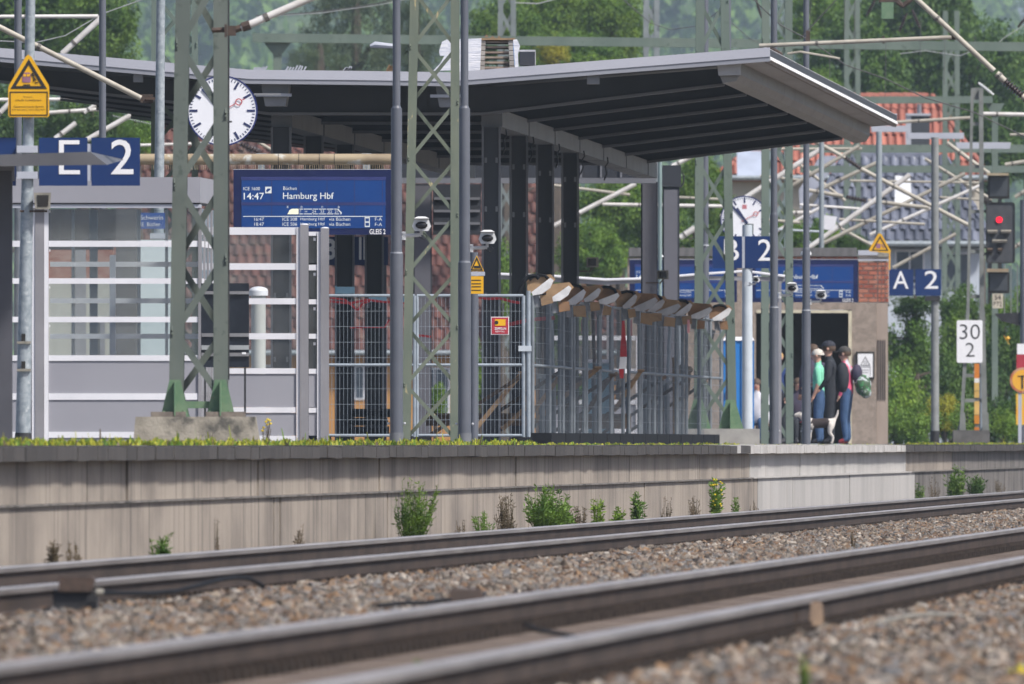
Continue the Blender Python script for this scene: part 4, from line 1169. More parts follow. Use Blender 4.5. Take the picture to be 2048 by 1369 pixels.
# ------------------------------------------------------------------ train displays
def display(x0, x1, y0, y1, m, label, full, bars):
    t = thing('train_display', P((x0 + x1) / 2, y1, m), label, 'display')
    W_, H_ = x1 - x0, y1 - y0
    fx = lambda u: x0 + (u - 467) / 318 * W_
    fy = lambda v: y0 + (v - 340) / 130 * H_
    q = MB(); q.pb(x0, x1, y0, y1, m, .28); q.build('housing', mNAVY, t)
    q = MB(); q.pb(x0 - .5, x1 + .5, y0 - 1.2, y0 - .2, m, .29, -.004); q.build('top_trim', mLUM, t)
    q = MB(); q.pb(fx(483), fx(771), fy(355), fy(457), m, .004, -.006); q.build('screen', mSCREEN, t)
    q = MB()
    for v0, v1 in ((354, 361), (405, 411)): q.pb(fx(482), fx(772), fy(v0), fy(v1), m, .003, -.0095)
    for u in (543.5, 597.5, 654, 709, 765):
        q.pb(fx(u - .7), fx(u + .7), fy(361.2), fy(404.8), m, .003, -.0095); q.pb(fx(u - .7), fx(u + .7), fy(411.2), fy(432), m, .003, -.0095)
    q.build('screen_joints', mSCREENL, t)
    q = MB(); q.pb(fx(486), fx(765), fy(432.6), fy(434), m, .002, -.010); q.build('divider', mLCD, t)
    tx = lambda s, u0, u1, v0, v1, b=-.004, mt=mLCD: text(t, s, fx(u0), fx(u1), fy(v0), fy(v1), m, mt, -.0105, b)
    for a in full: tx(*a)
    if bars:
        q = MB(); plate(q, [(fx(u), fy(v)) for u, v in ((575, 429), (579, 421), (584, 418), (597, 418), (597, 429))], m, .002, -.011); q.build('first_class_car', mLCDC, t)
        q = MB()
        for u0, u1 in ((599, 606), (607.5, 624), (625.5, 636), (637.5, 652), (653.5, 667), (668.5, 678)):
            q.pb(fx(u0), fx(u1), fy(418), fy(419.4), m, .002, -.011); q.pb(fx(u0), fx(u1), fy(427.6), fy(429), m, .002, -.011)
        plate(q, [(fx(u), fy(v)) for u, v in ((673, 418), (676, 418), (684, 426), (682.5, 429), (680, 429), (681.5, 426.5))], m, .002, -.011)
        q.build('train_diagram', mLCD, t)
        q = MB(); q.pb(fx(530.5), fx(543), fy(374), fy(387), m, .002, -.011); q.pb(fx(729.5), fx(739.5), fy(434.5), fy(454.5), m, .002, -.011); q.build('icon', mLCD, t)
        q = MB(); plate(q, [(fx(u), fy(v)) for u, v in ((532, 382), (535, 377.5), (541, 377.5), (541, 380), (537, 383), (534, 385))], m, .002, -.0135); q.pb(fx(731), fx(738), fy(437), fy(443), m, .002, -.0135); q.pb(fx(731), fx(738), fy(446), fy(452), m, .002, -.0135); q.build('icon_glyph', mSCREEN, t)
    return t
FULL = [('ICE 1600', 487, 520, 374.5, 381), ('14:47', 487.5, 528, 386, 399.5, .004), ('Büchen', 566.5, 593.5, 373.5, 380.5), ('Hamburg Hbf', 566, 667.5, 385.5, 402.5, .002),
        ('E', 574, 577.5, 412.5, 416.5), ('D', 601.5, 605, 412.5, 416.5), ('C', 643, 646.5, 412.5, 416.5), ('B', 676, 679.5, 412.5, 416.5),
        ('27', 599, 602, 421, 426), ('M', 610, 614, 422, 425.5), ('24', 624, 632, 421, 426), ('23', 640.5, 648, 421, 426), ('22', 656, 664, 421, 426), ('21', 669.5, 676, 421, 426),
        ('16:47', 508.5, 528, 435.5, 442), ('ICE 508', 565, 594, 435.5, 442), ('Hamburg Hbf', 601, 649.5, 435.5, 443), ('via Büchen', 658, 700.5, 435.5, 442),
        ('18:47', 508.5, 528, 445.5, 452), ('ICE 506', 565, 594, 445.5, 452), ('Hamburg Hbf', 601, 649.5, 445.5, 453), ('via Büchen', 658, 700.5, 445.5, 452),
        ('F-A', 750, 764, 435.5, 442), ('F-A', 750, 764, 446, 452.5), ('GLEIS 2', 739, 771, 458.5, 469, .012, mLET)]
display(467, 785, 340, 470, 157, 'large blue train display reading 14:47 Hamburg Hbf Gleis 2', FULL, True)
cb = thing('display_crossbar', P(540, 330, 156.5), 'weathered brown tube crossbar carrying the large blue display', 'crossbar')
q = MB(); q.tube(P(200, 319, 156), P(800, 319, 156), 11 / 156, 16); q.build('tube', mPIPE, cb, smooth=True)
q = MB()
for x in (556, 597, 638, 668): q.tube(P(x, 319, 156), P(x + 1.2, 319, 156), 11.3 / 156, 16)
q.build('joint', mDARK, cb)
q = MB()
for i in range(118):
    x = 285 + i * 4.35; q.bar(P(x, 328, 155.6) + Vector((0, random.uniform(-.02, .03), 0)), P(x + random.uniform(-.8, .8), 340, 155.6) + Vector((0, random.uniform(-.02, .03), 0)), .006, .006)
q.build('bird_spikes', mPIPE, cb, kind='stuff')
for x in (523, 733):
    q = MB(); q.pb(x - 7, x + 7, 328, 341, 155.5, .1); q.pb(x - 10, x + 10, 307, 309, 155.6, .08, -.04); q.build('hanger', mGALV, cb)
for x in (792,):
    q = MB(); q.pb(x - 6, x + 6, 306, HZ, 155, .14); q.build('upright', mPOLE, cb)
ds2 = display(1500, 1716, 520, 605, 103.5, 'smaller blue train display on the brick house front above doorway', [(s, *r) for s, *r in FULL if s in ('Büchen', 'Hamburg Hbf', 'ICE 1600', '14:47', 'F-A', 'GLEIS 2', 'via Büchen', 'ICE 508')], True)
display(1259, 1474, 520, 605, 104.5, 'smaller blue train display half hidden behind the grey clad posts', [(s, *r) for s, *r in FULL if s in ('Büchen', 'Hamburg Hbf', 'ICE 1600', '14:47', 'F-A', 'ICE 508', 'ICE 506')], False)
ns = thing('name_sign', P(712, 530, 139), 'blue platform sign partly seen between columns under the display', 'sign')
q = MB(); q.pb(640, 776, 474, 531, 139, .04); q.build('board', mBLUE, ns)
text(ns, '3', 653, 671, 478, 520, 139, mLET, -.006, .03); text(ns, 'II', 718, 732, 474.5, 520, 139, mLET, -.006, .02)
for x in (645, 770):
    q = MB(); q.pb(x - 3, x + 3, 531.3, HZ, 139, .06); q.build('post', mPOLE, ns)

# ------------------------------------------------------------------ sector signs B 2 and A 2
def sector(xs, yt, yb, m, letters, px, py, pw, label, pale):
    t = thing('sector_sign', P(px, HZ, m), label, 'sign')
    for x0, x1 in xs: q = MB(); q.pb(x0, x1, yt, yb, m, .03, -.09); q.build('board', mBLUE, t)
    for s, x0, x1, y0, y1 in letters: text(t, s, x0, x1, y0, y1, m, mLET, -.096, .004)
    q = MB(); post(q, px, HZ, py, m, pw * 1.1, pw, n=16); q.build('pole', pale, t, smooth=True)
    q = MB(); q.pb(xs[0][0] + 5, xs[-1][1] - 5, yt + 14, yt + 20, m, .02, -.055); q.pb(xs[0][0] + 5, xs[-1][1] - 5, yb - 20, yb - 14, m, .02, -.055); q.build('mounting_rail', mLUM, t)
    return t
mGALVP = M('galvanised_pale', (.50, .55, .60), (.44, .49, .54), 4, .5)
sb = sector(((1425, 1484), (1490, 1552)), 473, 537, 125, [('B', 1448, 1478, 479, 522), ('2', 1516, 1543, 479, 522)], 1494.5, 450, 20, 'blue sector boards with letter B and numeral 2 on pale pole', mGALVP)
q = MB(); q.pb(1484.3, 1489.7, 474, 537, 125, .02, -.085); q.build('board_gap', mLUM, sb)
q = MB(); post(q, 1498, 470, 448, 124.5, 18, n=14); q.build('pole_cap', M('cap_greygreen', (.10, .12, .12), None, 4, .6), sb, smooth=True)
a2 = sector(((1778, 1826.5), (1830.5, 1882)), 539, 592, 101, [('A', 1786, 1817, 543, 578), ('2', 1849, 1876, 542, 578)], 1870, 275, 15, 'blue sector boards with letter A and numeral 2 on grey pole', M('pole_grey_concrete', (.24, .25, .25), (.19, .2, .2), 4, .7))
q = MB(); q.pb(1850, 1880, 592.5, 602, 101, .3, -.12); q.build('clamp', mDARK, a2)
q = MB(); post(q, 1869.5, HZ, 862, 101, 19, n=14); q.build('base_sleeve', mDARK, a2, smooth=True)
q = MB(); q.pb(1815, 1928, 266, 278, 101, .35); q.build('luminaire', mLUM, a2)
def tlamp(px, pw, x0, x1, y0, y1, m, label):
    t = thing('platform_lamp', P(px, HZ, m), label, 'lamp', 'platform lamps')
    q = MB(); post(q, px, HZ, y1, m, pw, n=12); q.build('pole', M('lamp_pole_pale', (.27, .31, .34), None, 2, .5), t, smooth=True)
    q = MB(); q.hexa([P(x0, y0, m), P(x1, y0, m), P(x1 - 2, y1, m), P(x0 + 2, y1, m)], [p + Vector((0, .4, 0)) for p in (P(x0, y0, m), P(x1, y0, m), P(x1 - 2, y1, m), P(x0 + 2, y1, m))]); q.build('luminaire', mLUM, t)
    q = MB(); post(q, px, y1 + 6, y1, m, pw * .6, n=8); q.build('neck', mDARK, t)
tlamp(1758, 12, 1742, 1817, 252, 264, 98, 'platform lamp on pale pole directly above the brick house')
tlamp(1963, 9, 1912, 2022, 285, 298, 92, 'distant platform lamp with flat head left of the signal')
tlamp(1643, 10, 1600, 1690, 232, 244, 96, 'platform lamp on pale pole rising left above the brick house')
t = thing('platform_lamp', P(815, HZ, 150), 'slim street lamp head poking out left behind the camera pole', 'lamp', 'platform lamps')
q = MB(); q.path([P(740, 93, 150), P(750, 90, 150), P(790, 93, 150)], .04, 8, rs=[.02, .045, .03]); q.build('head', mLUM, t, smooth=True)
q = MB(); post(q, 797, HZ, 90, 150, 10, n=10); q.build('pole', mPOLE, t, smooth=True)
# ------------------------------------------------------------------ site fences with floodlights
ORDN = ['first', 'second', 'third', 'fourth', 'fifth', 'sixth', 'seventh', 'eighth', 'ninth', 'tenth', 'eleventh', 'twelfth', 'thirteenth', 'fourteenth', 'fifteenth', 'sixteenth']
def fence_panel(pa, pb_, h, label, mt, r=.021, wires=None, foot=None, zs=(.1, .48, 1)):
    """site fence panel between two points on the ground"""
    t = thing('site_fence', (pa + pb_) / 2, label, 'fence', 'site fence panels')
    up = Vector((0, 0, h))
    lo = Vector((0, 0, .12))
    q = MB()
    for p in (pa, pb_): q.tube(p + Vector((0, 0, .02)), p + up, r, 8)
    for f in (lo, Vector((0, 0, h * .535)), up): q.tube(pa + f, pb_ + f, r * .8, 8)
    q.build('frame', mt, t, smooth=True)
    q = MB()
    n = wires or 22
    for k in range(1, n):
        p = pa.lerp(pb_, k / n)
        q.tube(p + lo, p + up, .0022, 4)
    for k in range(1, 9):
        z = Vector((0, 0, .12 + (h - .12) * k / 9)); q.tube(pa + z, pb_ + z, .0022, 4)
    q.build('mesh_infill', mt, t)
    return t
mFe = 154.5
g0 = lambda x, m: P(x, HZ, m) - Vector((0, 0, CZ))
fp1 = fence_panel(g0(640, mFe), g0(829, mFe), 1.93, 'galvanised mesh fence panel beside the grey screen posts', mFENCE, .024, 24)
fp2 = fence_panel(g0(834, mFe), g0(1047, mFe), 1.93, 'galvanised mesh fence panel carrying the red notice', mFENCE, .024, 26)
q = MB(); q.tube(g0(1057, mFe), P(1057, 582, mFe), .028, 8); q.build('end_post', mFENCE, fp2, smooth=True)
q = MB(); q.pb(1037, 1063, 692, 703, mFe, .03, -.04); q.build('coupler', mGALVP, fp2)
for f, xs in ((fp1, (648, 822)), (fp2, (848, 1050))):
    for x in xs:
        q = MB(); b = g0(x, mFe); q.hexa([b + Vector((-.11, -.35, 0)), b + Vector((.11, -.35, 0)), b + Vector((.11, .35, 0)), b + Vector((-.11, .35, 0))], [b + Vector((-.09, -.3, .1)), b + Vector((.09, -.3, .1)), b + Vector((.09, .3, .1)), b + Vector((-.09, .3, .1))]); q.build('foot', mRUB, f)
no = thing('fence_notice', P(1000, 670, mFe), 'small square red notice with yellow field tied to the fence', 'notice')
q = MB(); q.pb(982, 1018, 634, 670, mFe, .004, -.04); q.build('plate', mLET, no)
q = MB(); q.pb(983.5, 1016.5, 635.5, 668.5, mFe, .002, -.044); q.build('red_field', mRED, no)
q = MB(); q.pb(990, 1011, 639, 652, mFe, .002, -.0475); q.build('yellow_field', mYEL, no)
q = MB(); q.disc(P(993, 645.5, mFe) + Vector((0, -.051, 0)), .025, .002, 12); q.build('emblem', mBLK, no)
text(no, 'ZEPPELIN', 989, 1012, 655.5, 660, mFe, mLET, -.0475, .02); text(no, 'RENTAL', 991, 1010, 662, 665, mFe, mLET, -.0475, 0)

DF = 14.70
s0f, s1f = S(1062, DF), S(1436, DF)
NF = 15
for k in range(NF):
    sa, sb_ = s0f + (s1f - s0f) * k / NF, s0f + (s1f - s0f) * (k + 1) / NF - .12
    t = fence_panel(T(sa, DF + random.uniform(-.06, .06)), T(sb_, DF + random.uniform(-.06, .06)), 1.95, ORDN[k] + ' panel of the long fence row under the floodlights counted from its near end', mFENCED, .026, 18)
    q = MB(); tbox(q, sa - .2, sb_ - .25, DF - .28, DF + .1, 0, .155); q.build('foot', mRUB, t)
    if k % 2 == 0:
        q = MB(); q.bar(T(sa + .5, DF, 1.0), T(sa + 2.2, DF + 1.6, .02), .05, .1); q.build('stay', mTIMBD, t)
LX = [1084, 1121, 1152, 1184, 1217, 1259, 1290, 1311, 1337, 1367, 1402, 1443]
mBRD = M('board_brown', (.27, .15, .075), (.19, .11, .06), 6, .75)
mSHADE = [M('shade_%d' % i, c, tuple(v * .8 for v in c), 6, .45) for i, c in enumerate(((.60, .60, .62), (.42, .42, .44), (.72, .72, .73), (.50, .49, .50)))]
for k, x in enumerate(LX):
    m = (VPX - x) / (DF - .3); rr = random.Random(40 + k)
    e = m / 150 * rr.uniform(1.0, 1.3)
    y = 888 - (2.0 + rr.uniform(-.04, .05)) * m
    tl = rr.uniform(-.18, .22)
    t = thing('site_floodlight', P(x, y + 30 * e, m), ORDN[k] + ' boxed floodlight on the long fence row counted from its near end', 'floodlight', 'floodlights along the fence')
    def rot(u, v): return (x + (u * math.cos(tl) - v * math.sin(tl)) * e, y + (u * math.sin(tl) + v * math.cos(tl)) * e)
    q = MB(); plate(q, [rot(-26, 6), rot(-24, -19), rot(18, -19), rot(25, -9), rot(3, 12)], m, .35, .03); q.build('backboard', rr.choice((mBRD, mPLY, mTIMB)), t)
    w = rr.uniform(15, 22)
    pts = [rot(-w, 6), rot(w * .85, -13), rot(w * 1.1, -8), rot(w * .7, 4), rot(-w * .1, 12), rot(-w * .9, 12)]
    a = [P(u, v, m) for u, v in pts]; b = [P(x + (u - x) * .8, y + (v - y) * .8, m) + Vector((0, .22, 0)) for u, v in pts]; n = len(a)
    q = MB(); q.add([p + Vector((0, -.05, 0)) for p in a] + b, [tuple(range(n))[::-1], tuple(range(n, 2 * n))] + [(i, (i + 1) % n, (i + 1) % n + n, i + n) for i in range(n)])
    q.build('lamp_shade', mSHADE[2] if k in (0, 11) else rr.choice(mSHADE), t)
    bw = rr.uniform(9, 15)
    q = MB(); plate(q, [rot(-6, 14), rot(-6 + bw * 1.6, 15), rot(-6 + bw * 1.6, 15 + rr.uniform(14, 20)), rot(-6, 32)], m, .25); q.build('ballast_box', rr.choice((mPLY, mTIMB, mBRD)), t)
    q = MB(); plate(q, [rot(-18, 10), rot(-8, 11), rot(-8, 34), rot(-18, 32)], m, .2, .03); q.build('side_plate', M('zinc_%d' % k, (.24, .25, .27), (.16, .17, .18), 5, .5), t)
    if k in (0, 2, 4, 5, 7, 9, 11):
        q = MB(); q.path([P(*rot(-20, -15), m), P(*rot(-12, -20), m), P(*rot(-2, -21), m), P(*rot(8, -18), m), P(*rot(13, -12), m)], .020, 6); q.build('cable', mRUB, t)
MB().path([P(x, y, 154) for x, y in ((1036, 596), (1040, 580), (1048, 563), (1058, 553), (1072, 552), (1078, 558))], .028, 8).build('feed_cable', mRUB, smooth=True, label='thick black cable arching onto the nearest boxed floodlight', cat='cable')
q = MB(); q.path([P(x, y, 127) for x, y in ((1425, 660), (1414, 700), (1408, 760), (1406, 830))], .05, 6); q.path([P(x, y, 127) for x, y in ((1412, 662), (1402, 700), (1400, 790))], .04, 6)
q.build('cable_bundle', mRUB, smooth=True, label='black cable bundle hanging at the far end of the fence row', cat='cable')

# timber, tapes and cabins behind the fences
for k in range(10):
    x = 1078 + k * 36 + random.uniform(-8, 8); D2 = DF + random.uniform(.25, .9); m = (VPX - x) / D2
    yt = HZ - random.uniform(1.75, 1.95) * m
    t = thing('steel_prop', P(x, HZ, m), ORDN[k] + ' upright steel prop behind the long fence row counted from its near end', 'prop', 'steel props behind the fence')
    q = MB(); post(q, x, HZ, (yt + HZ) / 2, m, 10, x2=x + random.uniform(-3, 3), n=8); q.build('outer_tube', mFENCED, t, smooth=True)
    q = MB(); post(q, x, (yt + HZ) / 2, yt, m, 7, x2=x + random.uniform(-5, 5), n=8); q.build('inner_tube', mFENCE if k % 3 else mRUST, t, smooth=True)
    q = MB(); q.pb(x - 9, x + 9, (yt + HZ) / 2 - 4, (yt + HZ) / 2 + 4, m, .06, -.03); q.build('collar', mGALV, t)
    q = MB(); q.pb(x - 8, x + 8, HZ - 3, HZ, m, .12, -.06); q.build('base_plate', mFENCED, t)
def brace(x0, y0, x1, y1, m, w, label, mt=mTIMB):
    q = MB(); q.bar(P(x0, y0, m), P(x1, y1, m), w, .05); q.tube(P(x1, y1, m) + Vector((-.05, -.04, 0)), P(x1, y1, m) + Vector((.05, -.04, 0)), .02, 6)
    q.build('timber_brace', mt, label=label, cat='timber', group='slanting timber braces')
brace(948, 862, 1044, 746, 151, .06, 'slanting timber brace left of the last column behind red notice')
brace(1004, 860, 1062, 806, 150, .06, 'short slanting timber brace beside the fence end post')
brace(1056, 838, 1118, 756, 147, .06, 'slanting timber brace behind the first floodlight panel')
brace(1052, 858, 1196, 736, 144, .07, 'long slanting timber brace crossing the near fence panels')
brace(1168, 832, 1224, 750, 141, .06, 'slanting dark timber brace before the pale blue cabin', mTIMBD)
brace(1228, 822, 1282, 742, 139, .06, 'slanting timber brace right of the red white tape')
q = MB(); q.pb(1122, 1262, 831, 858, 139, .2); q.pb(1122, 1262, 828, 830.7, 139, .25, -.02); q.build('timber_baulk', mTIMBD, label='dark timber baulk lying behind the middle fence panels', cat='timber')
q = MB(); q.pb(852, 1046, 830, 852, 148, .2); q.pb(852, 1046, 827, 829.7, 148, .26, -.03); q.build('timber_baulk', mTIMBD, label='dark timber baulk behind the fence with red notice', cat='timber')
q = MB(); q.tube(P(1349, HZ, 131), P(1347, 720, 131), .022, 6); q.tube(P(1347, 720, 131), P(1347, 716, 131), .026, 6); q.build('broom_handle', mTIMB, smooth=True, label='thin upright wooden pole leaning inside the fence row', cat='pole')
ct = thing('crate_stack', P(742, HZ, 149), 'stack of black plastic crates behind the fence below the display', 'crates')
for k, (x0, x1, y0, y1) in enumerate(((698, 790, 818, 835), (694, 775, 836, 852), (694, 778, 853, 872))):
    q = MB(); q.pb(x0, x1, y0, y1, 149, .5); q.build('crate', mDARK, ct)
    q = MB()
    for i in range(6): q.pb(x0 + 4 + i * 14, x0 + 12 + i * 14, y0 + 4, y1 - 3, 149, .02, -.022)
    q.build('rib', mRUB, ct)
for i, (x, y0, y1, w) in enumerate(((690, 574, 588, 39), (755, 594, 604, 36), (800, 590, 610, 26))):
    q = MB(); q.pb(x - w / 2, x + w / 2, y0, y1, 150, .03); q.pb(x - w / 2, x - w / 2 + 2, y0 - 2, y1 + 2, 150, .035, -.02); q.build('pale_blue_sheet', mPALEB, label=['pale blue plastic strip on the left column below the display', 'pale blue plastic strip on the right column below the display', 'pale blue plastic strip just left of the camera pole'][i], cat='plastic strip')
q = MB(); q.pb(968, 1002, 603, 609, 150, .03); q.pb(966, 968.5, 601, 611, 150, .035, -.02); q.build('pale_blue_sheet', mPALEB, label='pale blue plastic strip on the column above the red notice', cat='plastic strip')
def tape(pts, m, w, label):
    q = MB()
    for a, b in zip(pts[:-1], pts[1:]): q.bar(P(*a, m), P(*b, m), w, .004)
    q.build('barrier_tape', mREDT, label=label, cat='tape', group='red barrier tapes')
tape([(660, 603), (700, 607), (735, 600), (765, 604), (800, 606), (830, 610)], 150.5, .03, 'red barrier tape strung across columns below the display')
tape([(660, 596), (690, 600), (705, 612), (715, 622), (725, 607), (740, 603)], 150.7, .025, 'tangled red barrier tape between the two dark columns')
tape([(700, 656), (735, 655), (770, 655), (778, 640), (790, 654)], 150.6, .02, 'lower red barrier tape behind the left fence panel')
tape([(820, 670), (845, 672), (862, 674)], 150.6, .03, 'short red barrier tape behind the flaking mast')
tape([(945, 593), (975, 598), (1000, 597), (1025, 604), (1040, 606)], 150.4, .035, 'red barrier tape strung above the red notice')
tape([(1016, 650), (1060, 640), (1110, 636)], 149, .05, 'red barrier tape running behind the first floodlights')
rt = thing('hanging_tape', P(1246, 757, 142), 'red and white barrier tape hanging down in the fence row', 'tape')
for k, (pts, mt) in enumerate((([(1244, 642), (1249, 642), (1251, 670), (1253, 690), (1241, 690), (1243, 668)], mREDT), ([(1241, 690.4), (1253, 690.4), (1254, 714), (1240, 714)], mREDT), ([(1240, 714.4), (1254, 714.4), (1252, 738), (1238, 738)], mLET), ([(1238, 738.4), (1248, 738.4), (1247, 757), (1240, 757)], mREDT))):
    q = MB(); plate(q, pts, 142, .02); q.build('tape_length', mt, rt)
for i, x in enumerate((1064, 1145, 1165, 1194, 1262, 1377)):
    q = MB(); q.pb(x - 2.5, x + 2.5, 640, 640 + random.uniform(25, 34), 143 - i, .01); q.build('tape_end', M('tape_faded_%d' % i, (.42, .16, .19), (.5, .3, .32), 3, .5), label=ORDN[i] + ' faded tape end dangling under the floodlights from the near side', cat='tape', group='dangling tape ends')
q = MB(); q.ball(P(1357, 742, 130), .10, .06, .09, 8, 5); q.ball(P(1376, 740, 130), .08, .06, .06, 8, 5); q.bar(P(1378, 740, 130), P(1374, 790, 130), .07, .03); q.ball(P(1366, 735, 130), .10, .06, .04, 8, 5)
q.build('work_gloves', M('cloth_olive', (.22, .18, .12), (.14, .11, .09), 12, .9), smooth=True, label='crumpled cloth and gloves hung on the fence row rail', cat='cloth')
def cabin(x0, x1, y0, y1, m, c, label, cat):
    t = thing('site_cabin', P((x0 + x1) / 2, HZ, m), label, cat)
    q = MB(); q.pb(x0, x1, y0 + 8, HZ, m, 1.0); q.build('wall', c, t)
    q = MB(); q.hexa([P(x0 - 1, y0 + 7.6, m) + Vector((0, -.03, 0)), P(x1 + 1, y0 + 7.6, m) + Vector((0, -.03, 0)), P(x1 + 1, y0 + 7.6, m) + Vector((0, 1.03, 0)), P(x0 - 1, y0 + 7.6, m) + Vector((0, 1.03, 0))],
                     [P(x0 + 3, y0, m), P(x1 - 3, y0, m), P(x1 - 3, y0, m) + Vector((0, 1, 0)), P(x0 + 3, y0, m) + Vector((0, 1, 0))]); q.build('roof', mWHITE, t)
    for k in range(1, 5):
        x = x0 + (x1 - x0) * k / 5; q = MB(); q.pb(x - 1, x + 1, y0 + 10, HZ, m, .02, -.022); q.build('rib', c, t)
    q = MB(); q.pb(x0 + 6, x0 + 9, (y0 + HZ) / 2, (y0 + HZ) / 2 + 12, m, .03, -.04); q.build('handle', mDARK, t)
    q = MB(); q.pb(x0 - 1, x1 + 1, HZ - 22, HZ, m, .02, -.025); q.build('skirt', mLUM, t)
cabin(1447, 1508, 674, HZ, 113, mBLUET, 'bright blue portable toilet cabin behind the letter B pole', 'toilet cabin')
cabin(1174, 1228, 719, HZ, 128, mPALEB, 'pale blue and white cabin behind the long fence row', 'cabin')
# low wall of white framed glass further back, seen through the fence
wb_ = thing('glass_railing', P(1230, HZ, 118), 'low white framed glass railing behind the fence row', 'railing')
for y in (672, 738, 800, 858): q = MB(); q.pb(1095, 1345, y, y + 9, 118, .06); q.build('rail', mWHITE, wb_)
for x in (1098, 1165, 1216, 1272, 1342): q = MB(); q.pb(x, x + 7, 640 if x == 1216 else 672, HZ, 118, .07, -.01); q.build('post', mWHITE, wb_)
for x0, x1 in ((1106, 1164), (1173, 1215), (1224, 1271), (1280, 1341)):
    q = MB(); q.pb(x0, x1, 810, 857, 118, .02, .03); q.build('panel', mLILAC, wb_)
    q = MB(); q.pb(x0, x1, 682, 737, 118, .01, .03); q.build('pane', mGLASS, wb_)
yw = thing('warning_sign', P(958, 585, 170), 'yellow warning sign with triangle right behind the camera pole', 'sign')
q = MB(); plate(q, [(953.5, 511), (968, 543), (939, 543)], 170, .015); q.pb(938, 967, 553, 588, 170, .015); q.build('plate', mYEL, yw)
A, B_ = tri(953.5, 514, 541.5, 25), tri(953.5, 520, 539, 17)
q = MB()
for k in range(3): plate(q, [A[k], A[(k + 1) % 3], B_[(k + 1) % 3], B_[k]], 170, .003, -.004)
q.pb(948, 960, 532, 537, 170, .003, -.004)
for yy in (560, 567, 573, 580): q.pb(943, 962, yy, yy + 1.6, 170, .003, -.004)
q.build('print', mBLK, yw)
q = MB(); post(q, 948, HZ, 505, 169, 16, n=12); q.build('post', mPOLE, yw, smooth=True)
q = MB(); q.pb(936, 970, 544, 552, 169.5, .05, -.02); q.build('clamp', mLUM, yw)
ar = thing('shelter_roof', P(1300, 557, 121), 'thin white roof edge running behind the floodlights', 'roof')
q = MB(); q.path([P(x, y, 121) for x, y in ((980, 548), (1110, 553), (1210, 560), (1290, 558), (1400, 549), (1490, 543), (1570, 553))], .022, 6); q.build('edge', mWHITE, ar)
q = MB()
for a, b in zip(((980, 553), (1210, 566), (1400, 556)), ((1210, 566), (1400, 556), (1570, 559))): q.bar(P(*a, 121) + Vector((0, .1, 0)), P(*b, 121) + Vector((0, .1, 0)), .07, .15)
q.build('underside', mPOSTL, ar)
for x in (1090, 1216, 1400, 1560): q = MB(); q.bar(P(x, 562, 120.5), P(x, HZ, 120.5), .05, .05); q.build('post', mPOSTL, ar)

# ------------------------------------------------------------------ brick platform house
mH = 102.5
hs_ = thing('platform_house', P(1600, HZ, mH), 'small rendered platform house with brick parapet and dark doorway', 'building')
mREND = M('pebble_render', (.33, .27, .225), (.25, .205, .170), 9, .9, bump=.5, bump_scale=60, c3=(.10, .08, .08), c3_scale=.9, c3_lo=.64, c3_hi=.74)
mRENDS = M('side_render', (.38, .31, .26), (.31, .25, .21), 2, .9, stretch=(1, 1, .2))
HB = mH
def hb(x0, x1, y0, y1, mt, name, dep=.3, off=0.0, m=HB): q = MB(); q.pb(x0, x1, y0, y1, m, dep, off); return q.build(name, mt, hs_)
hb(1704, 1753, 606, HZ + 1, mREND, 'pier', .35)
hb(1255, 1704, 606, 620, mREND, 'lintel', .35)
hb(1255, 1512, 620, HZ + 1, mREND, 'pier', .35)
mCREAM = M('cream_frame', (.62, .56, .42), None, 3, .6)
hb(1697, 1703.5, 622, HZ, mCREAM, 'door_frame', .2, -.02); hb(1512.5, 1696.5, 621, 626.5, mCREAM, 'door_frame', .2, -.02)
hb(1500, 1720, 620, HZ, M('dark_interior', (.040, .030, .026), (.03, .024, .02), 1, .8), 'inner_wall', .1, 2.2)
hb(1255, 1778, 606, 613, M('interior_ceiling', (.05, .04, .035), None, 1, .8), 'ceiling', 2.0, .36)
q = MB(); a = [P(1753.3, 606, HB), P(1776, 606, HB), P(1776, HZ + 1, HB), P(1753.3, HZ + 1, HB)]
q.hexa([p + Vector((0, .03, 0)) for p in a], [p + Vector((.0, 2.4, 0)) for p in a]); q.build('side_wall', mRENDS, hs_)
for k in range(4):
    x = 1755.5 + k * 4.6
    hb(x, x + 1.7, 680, 800, M('vent_slit_%d' % k, (.13, .11, .10), (.07, .06, .055), 3, .9), 'vent_slit', .02, .012)
hb(1255, 1716, 515.5, 605.5, mREND, 'parapet_core', .3, .05)
hb(1258, 1714, 496, 513, M('roof_felt_grey', (.15, .145, .15), (.11, .11, .11), 2, .9, stretch=(6, 1, 1)), 'roof_edge', 2.6, -.05)
hb(1717, 1778, 505, 605.5, M('mortar', (.55, .48, .42), (.45, .39, .34), 4, .9), 'mortar_core', .5, .05)
hb(1716, 1756, 501, 511, mLUM, 'coping_stone', .5, -.01); hb(1756.4, 1779, 505, 514, mSPK, 'coping_stone', .5, -.015)
hb(1716, 1779, 519, 522, mLUM, 'flashing', .02, .0)
BR = [M('brick_red_%d' % k, c, tuple(v * .75 for v in c), 14, .85) for k, c in enumerate(((.36, .11, .065), (.40, .13, .08), (.30, .085, .055), (.43, .17, .11)))]
def brick(x0, x1, y0, y1, mt):
    q = MB(); q.pb(x0, x1, y0, y1, HB, .12, random.uniform(.018, .03)); q.build('brick', mt, hs_)
for r_ in range(9):
    y = 524.5 + r_ * 9.1
    x = 1717.5 - (r_ % 2) * 10
    while x < 1754:
        x1 = min(x + 19, 1755)
        if x1 - max(x, 1717.5) > 3: brick(max(x, 1717.5), x1 - .8, y, y + 6.9, random.choice(BR))
        x += 20.4
    for i in range(3):
        brick(1756.4 + i * 7.3, 1762.2 + i * 7.3, y, y + 6.9, random.choice(BR[1:4]))
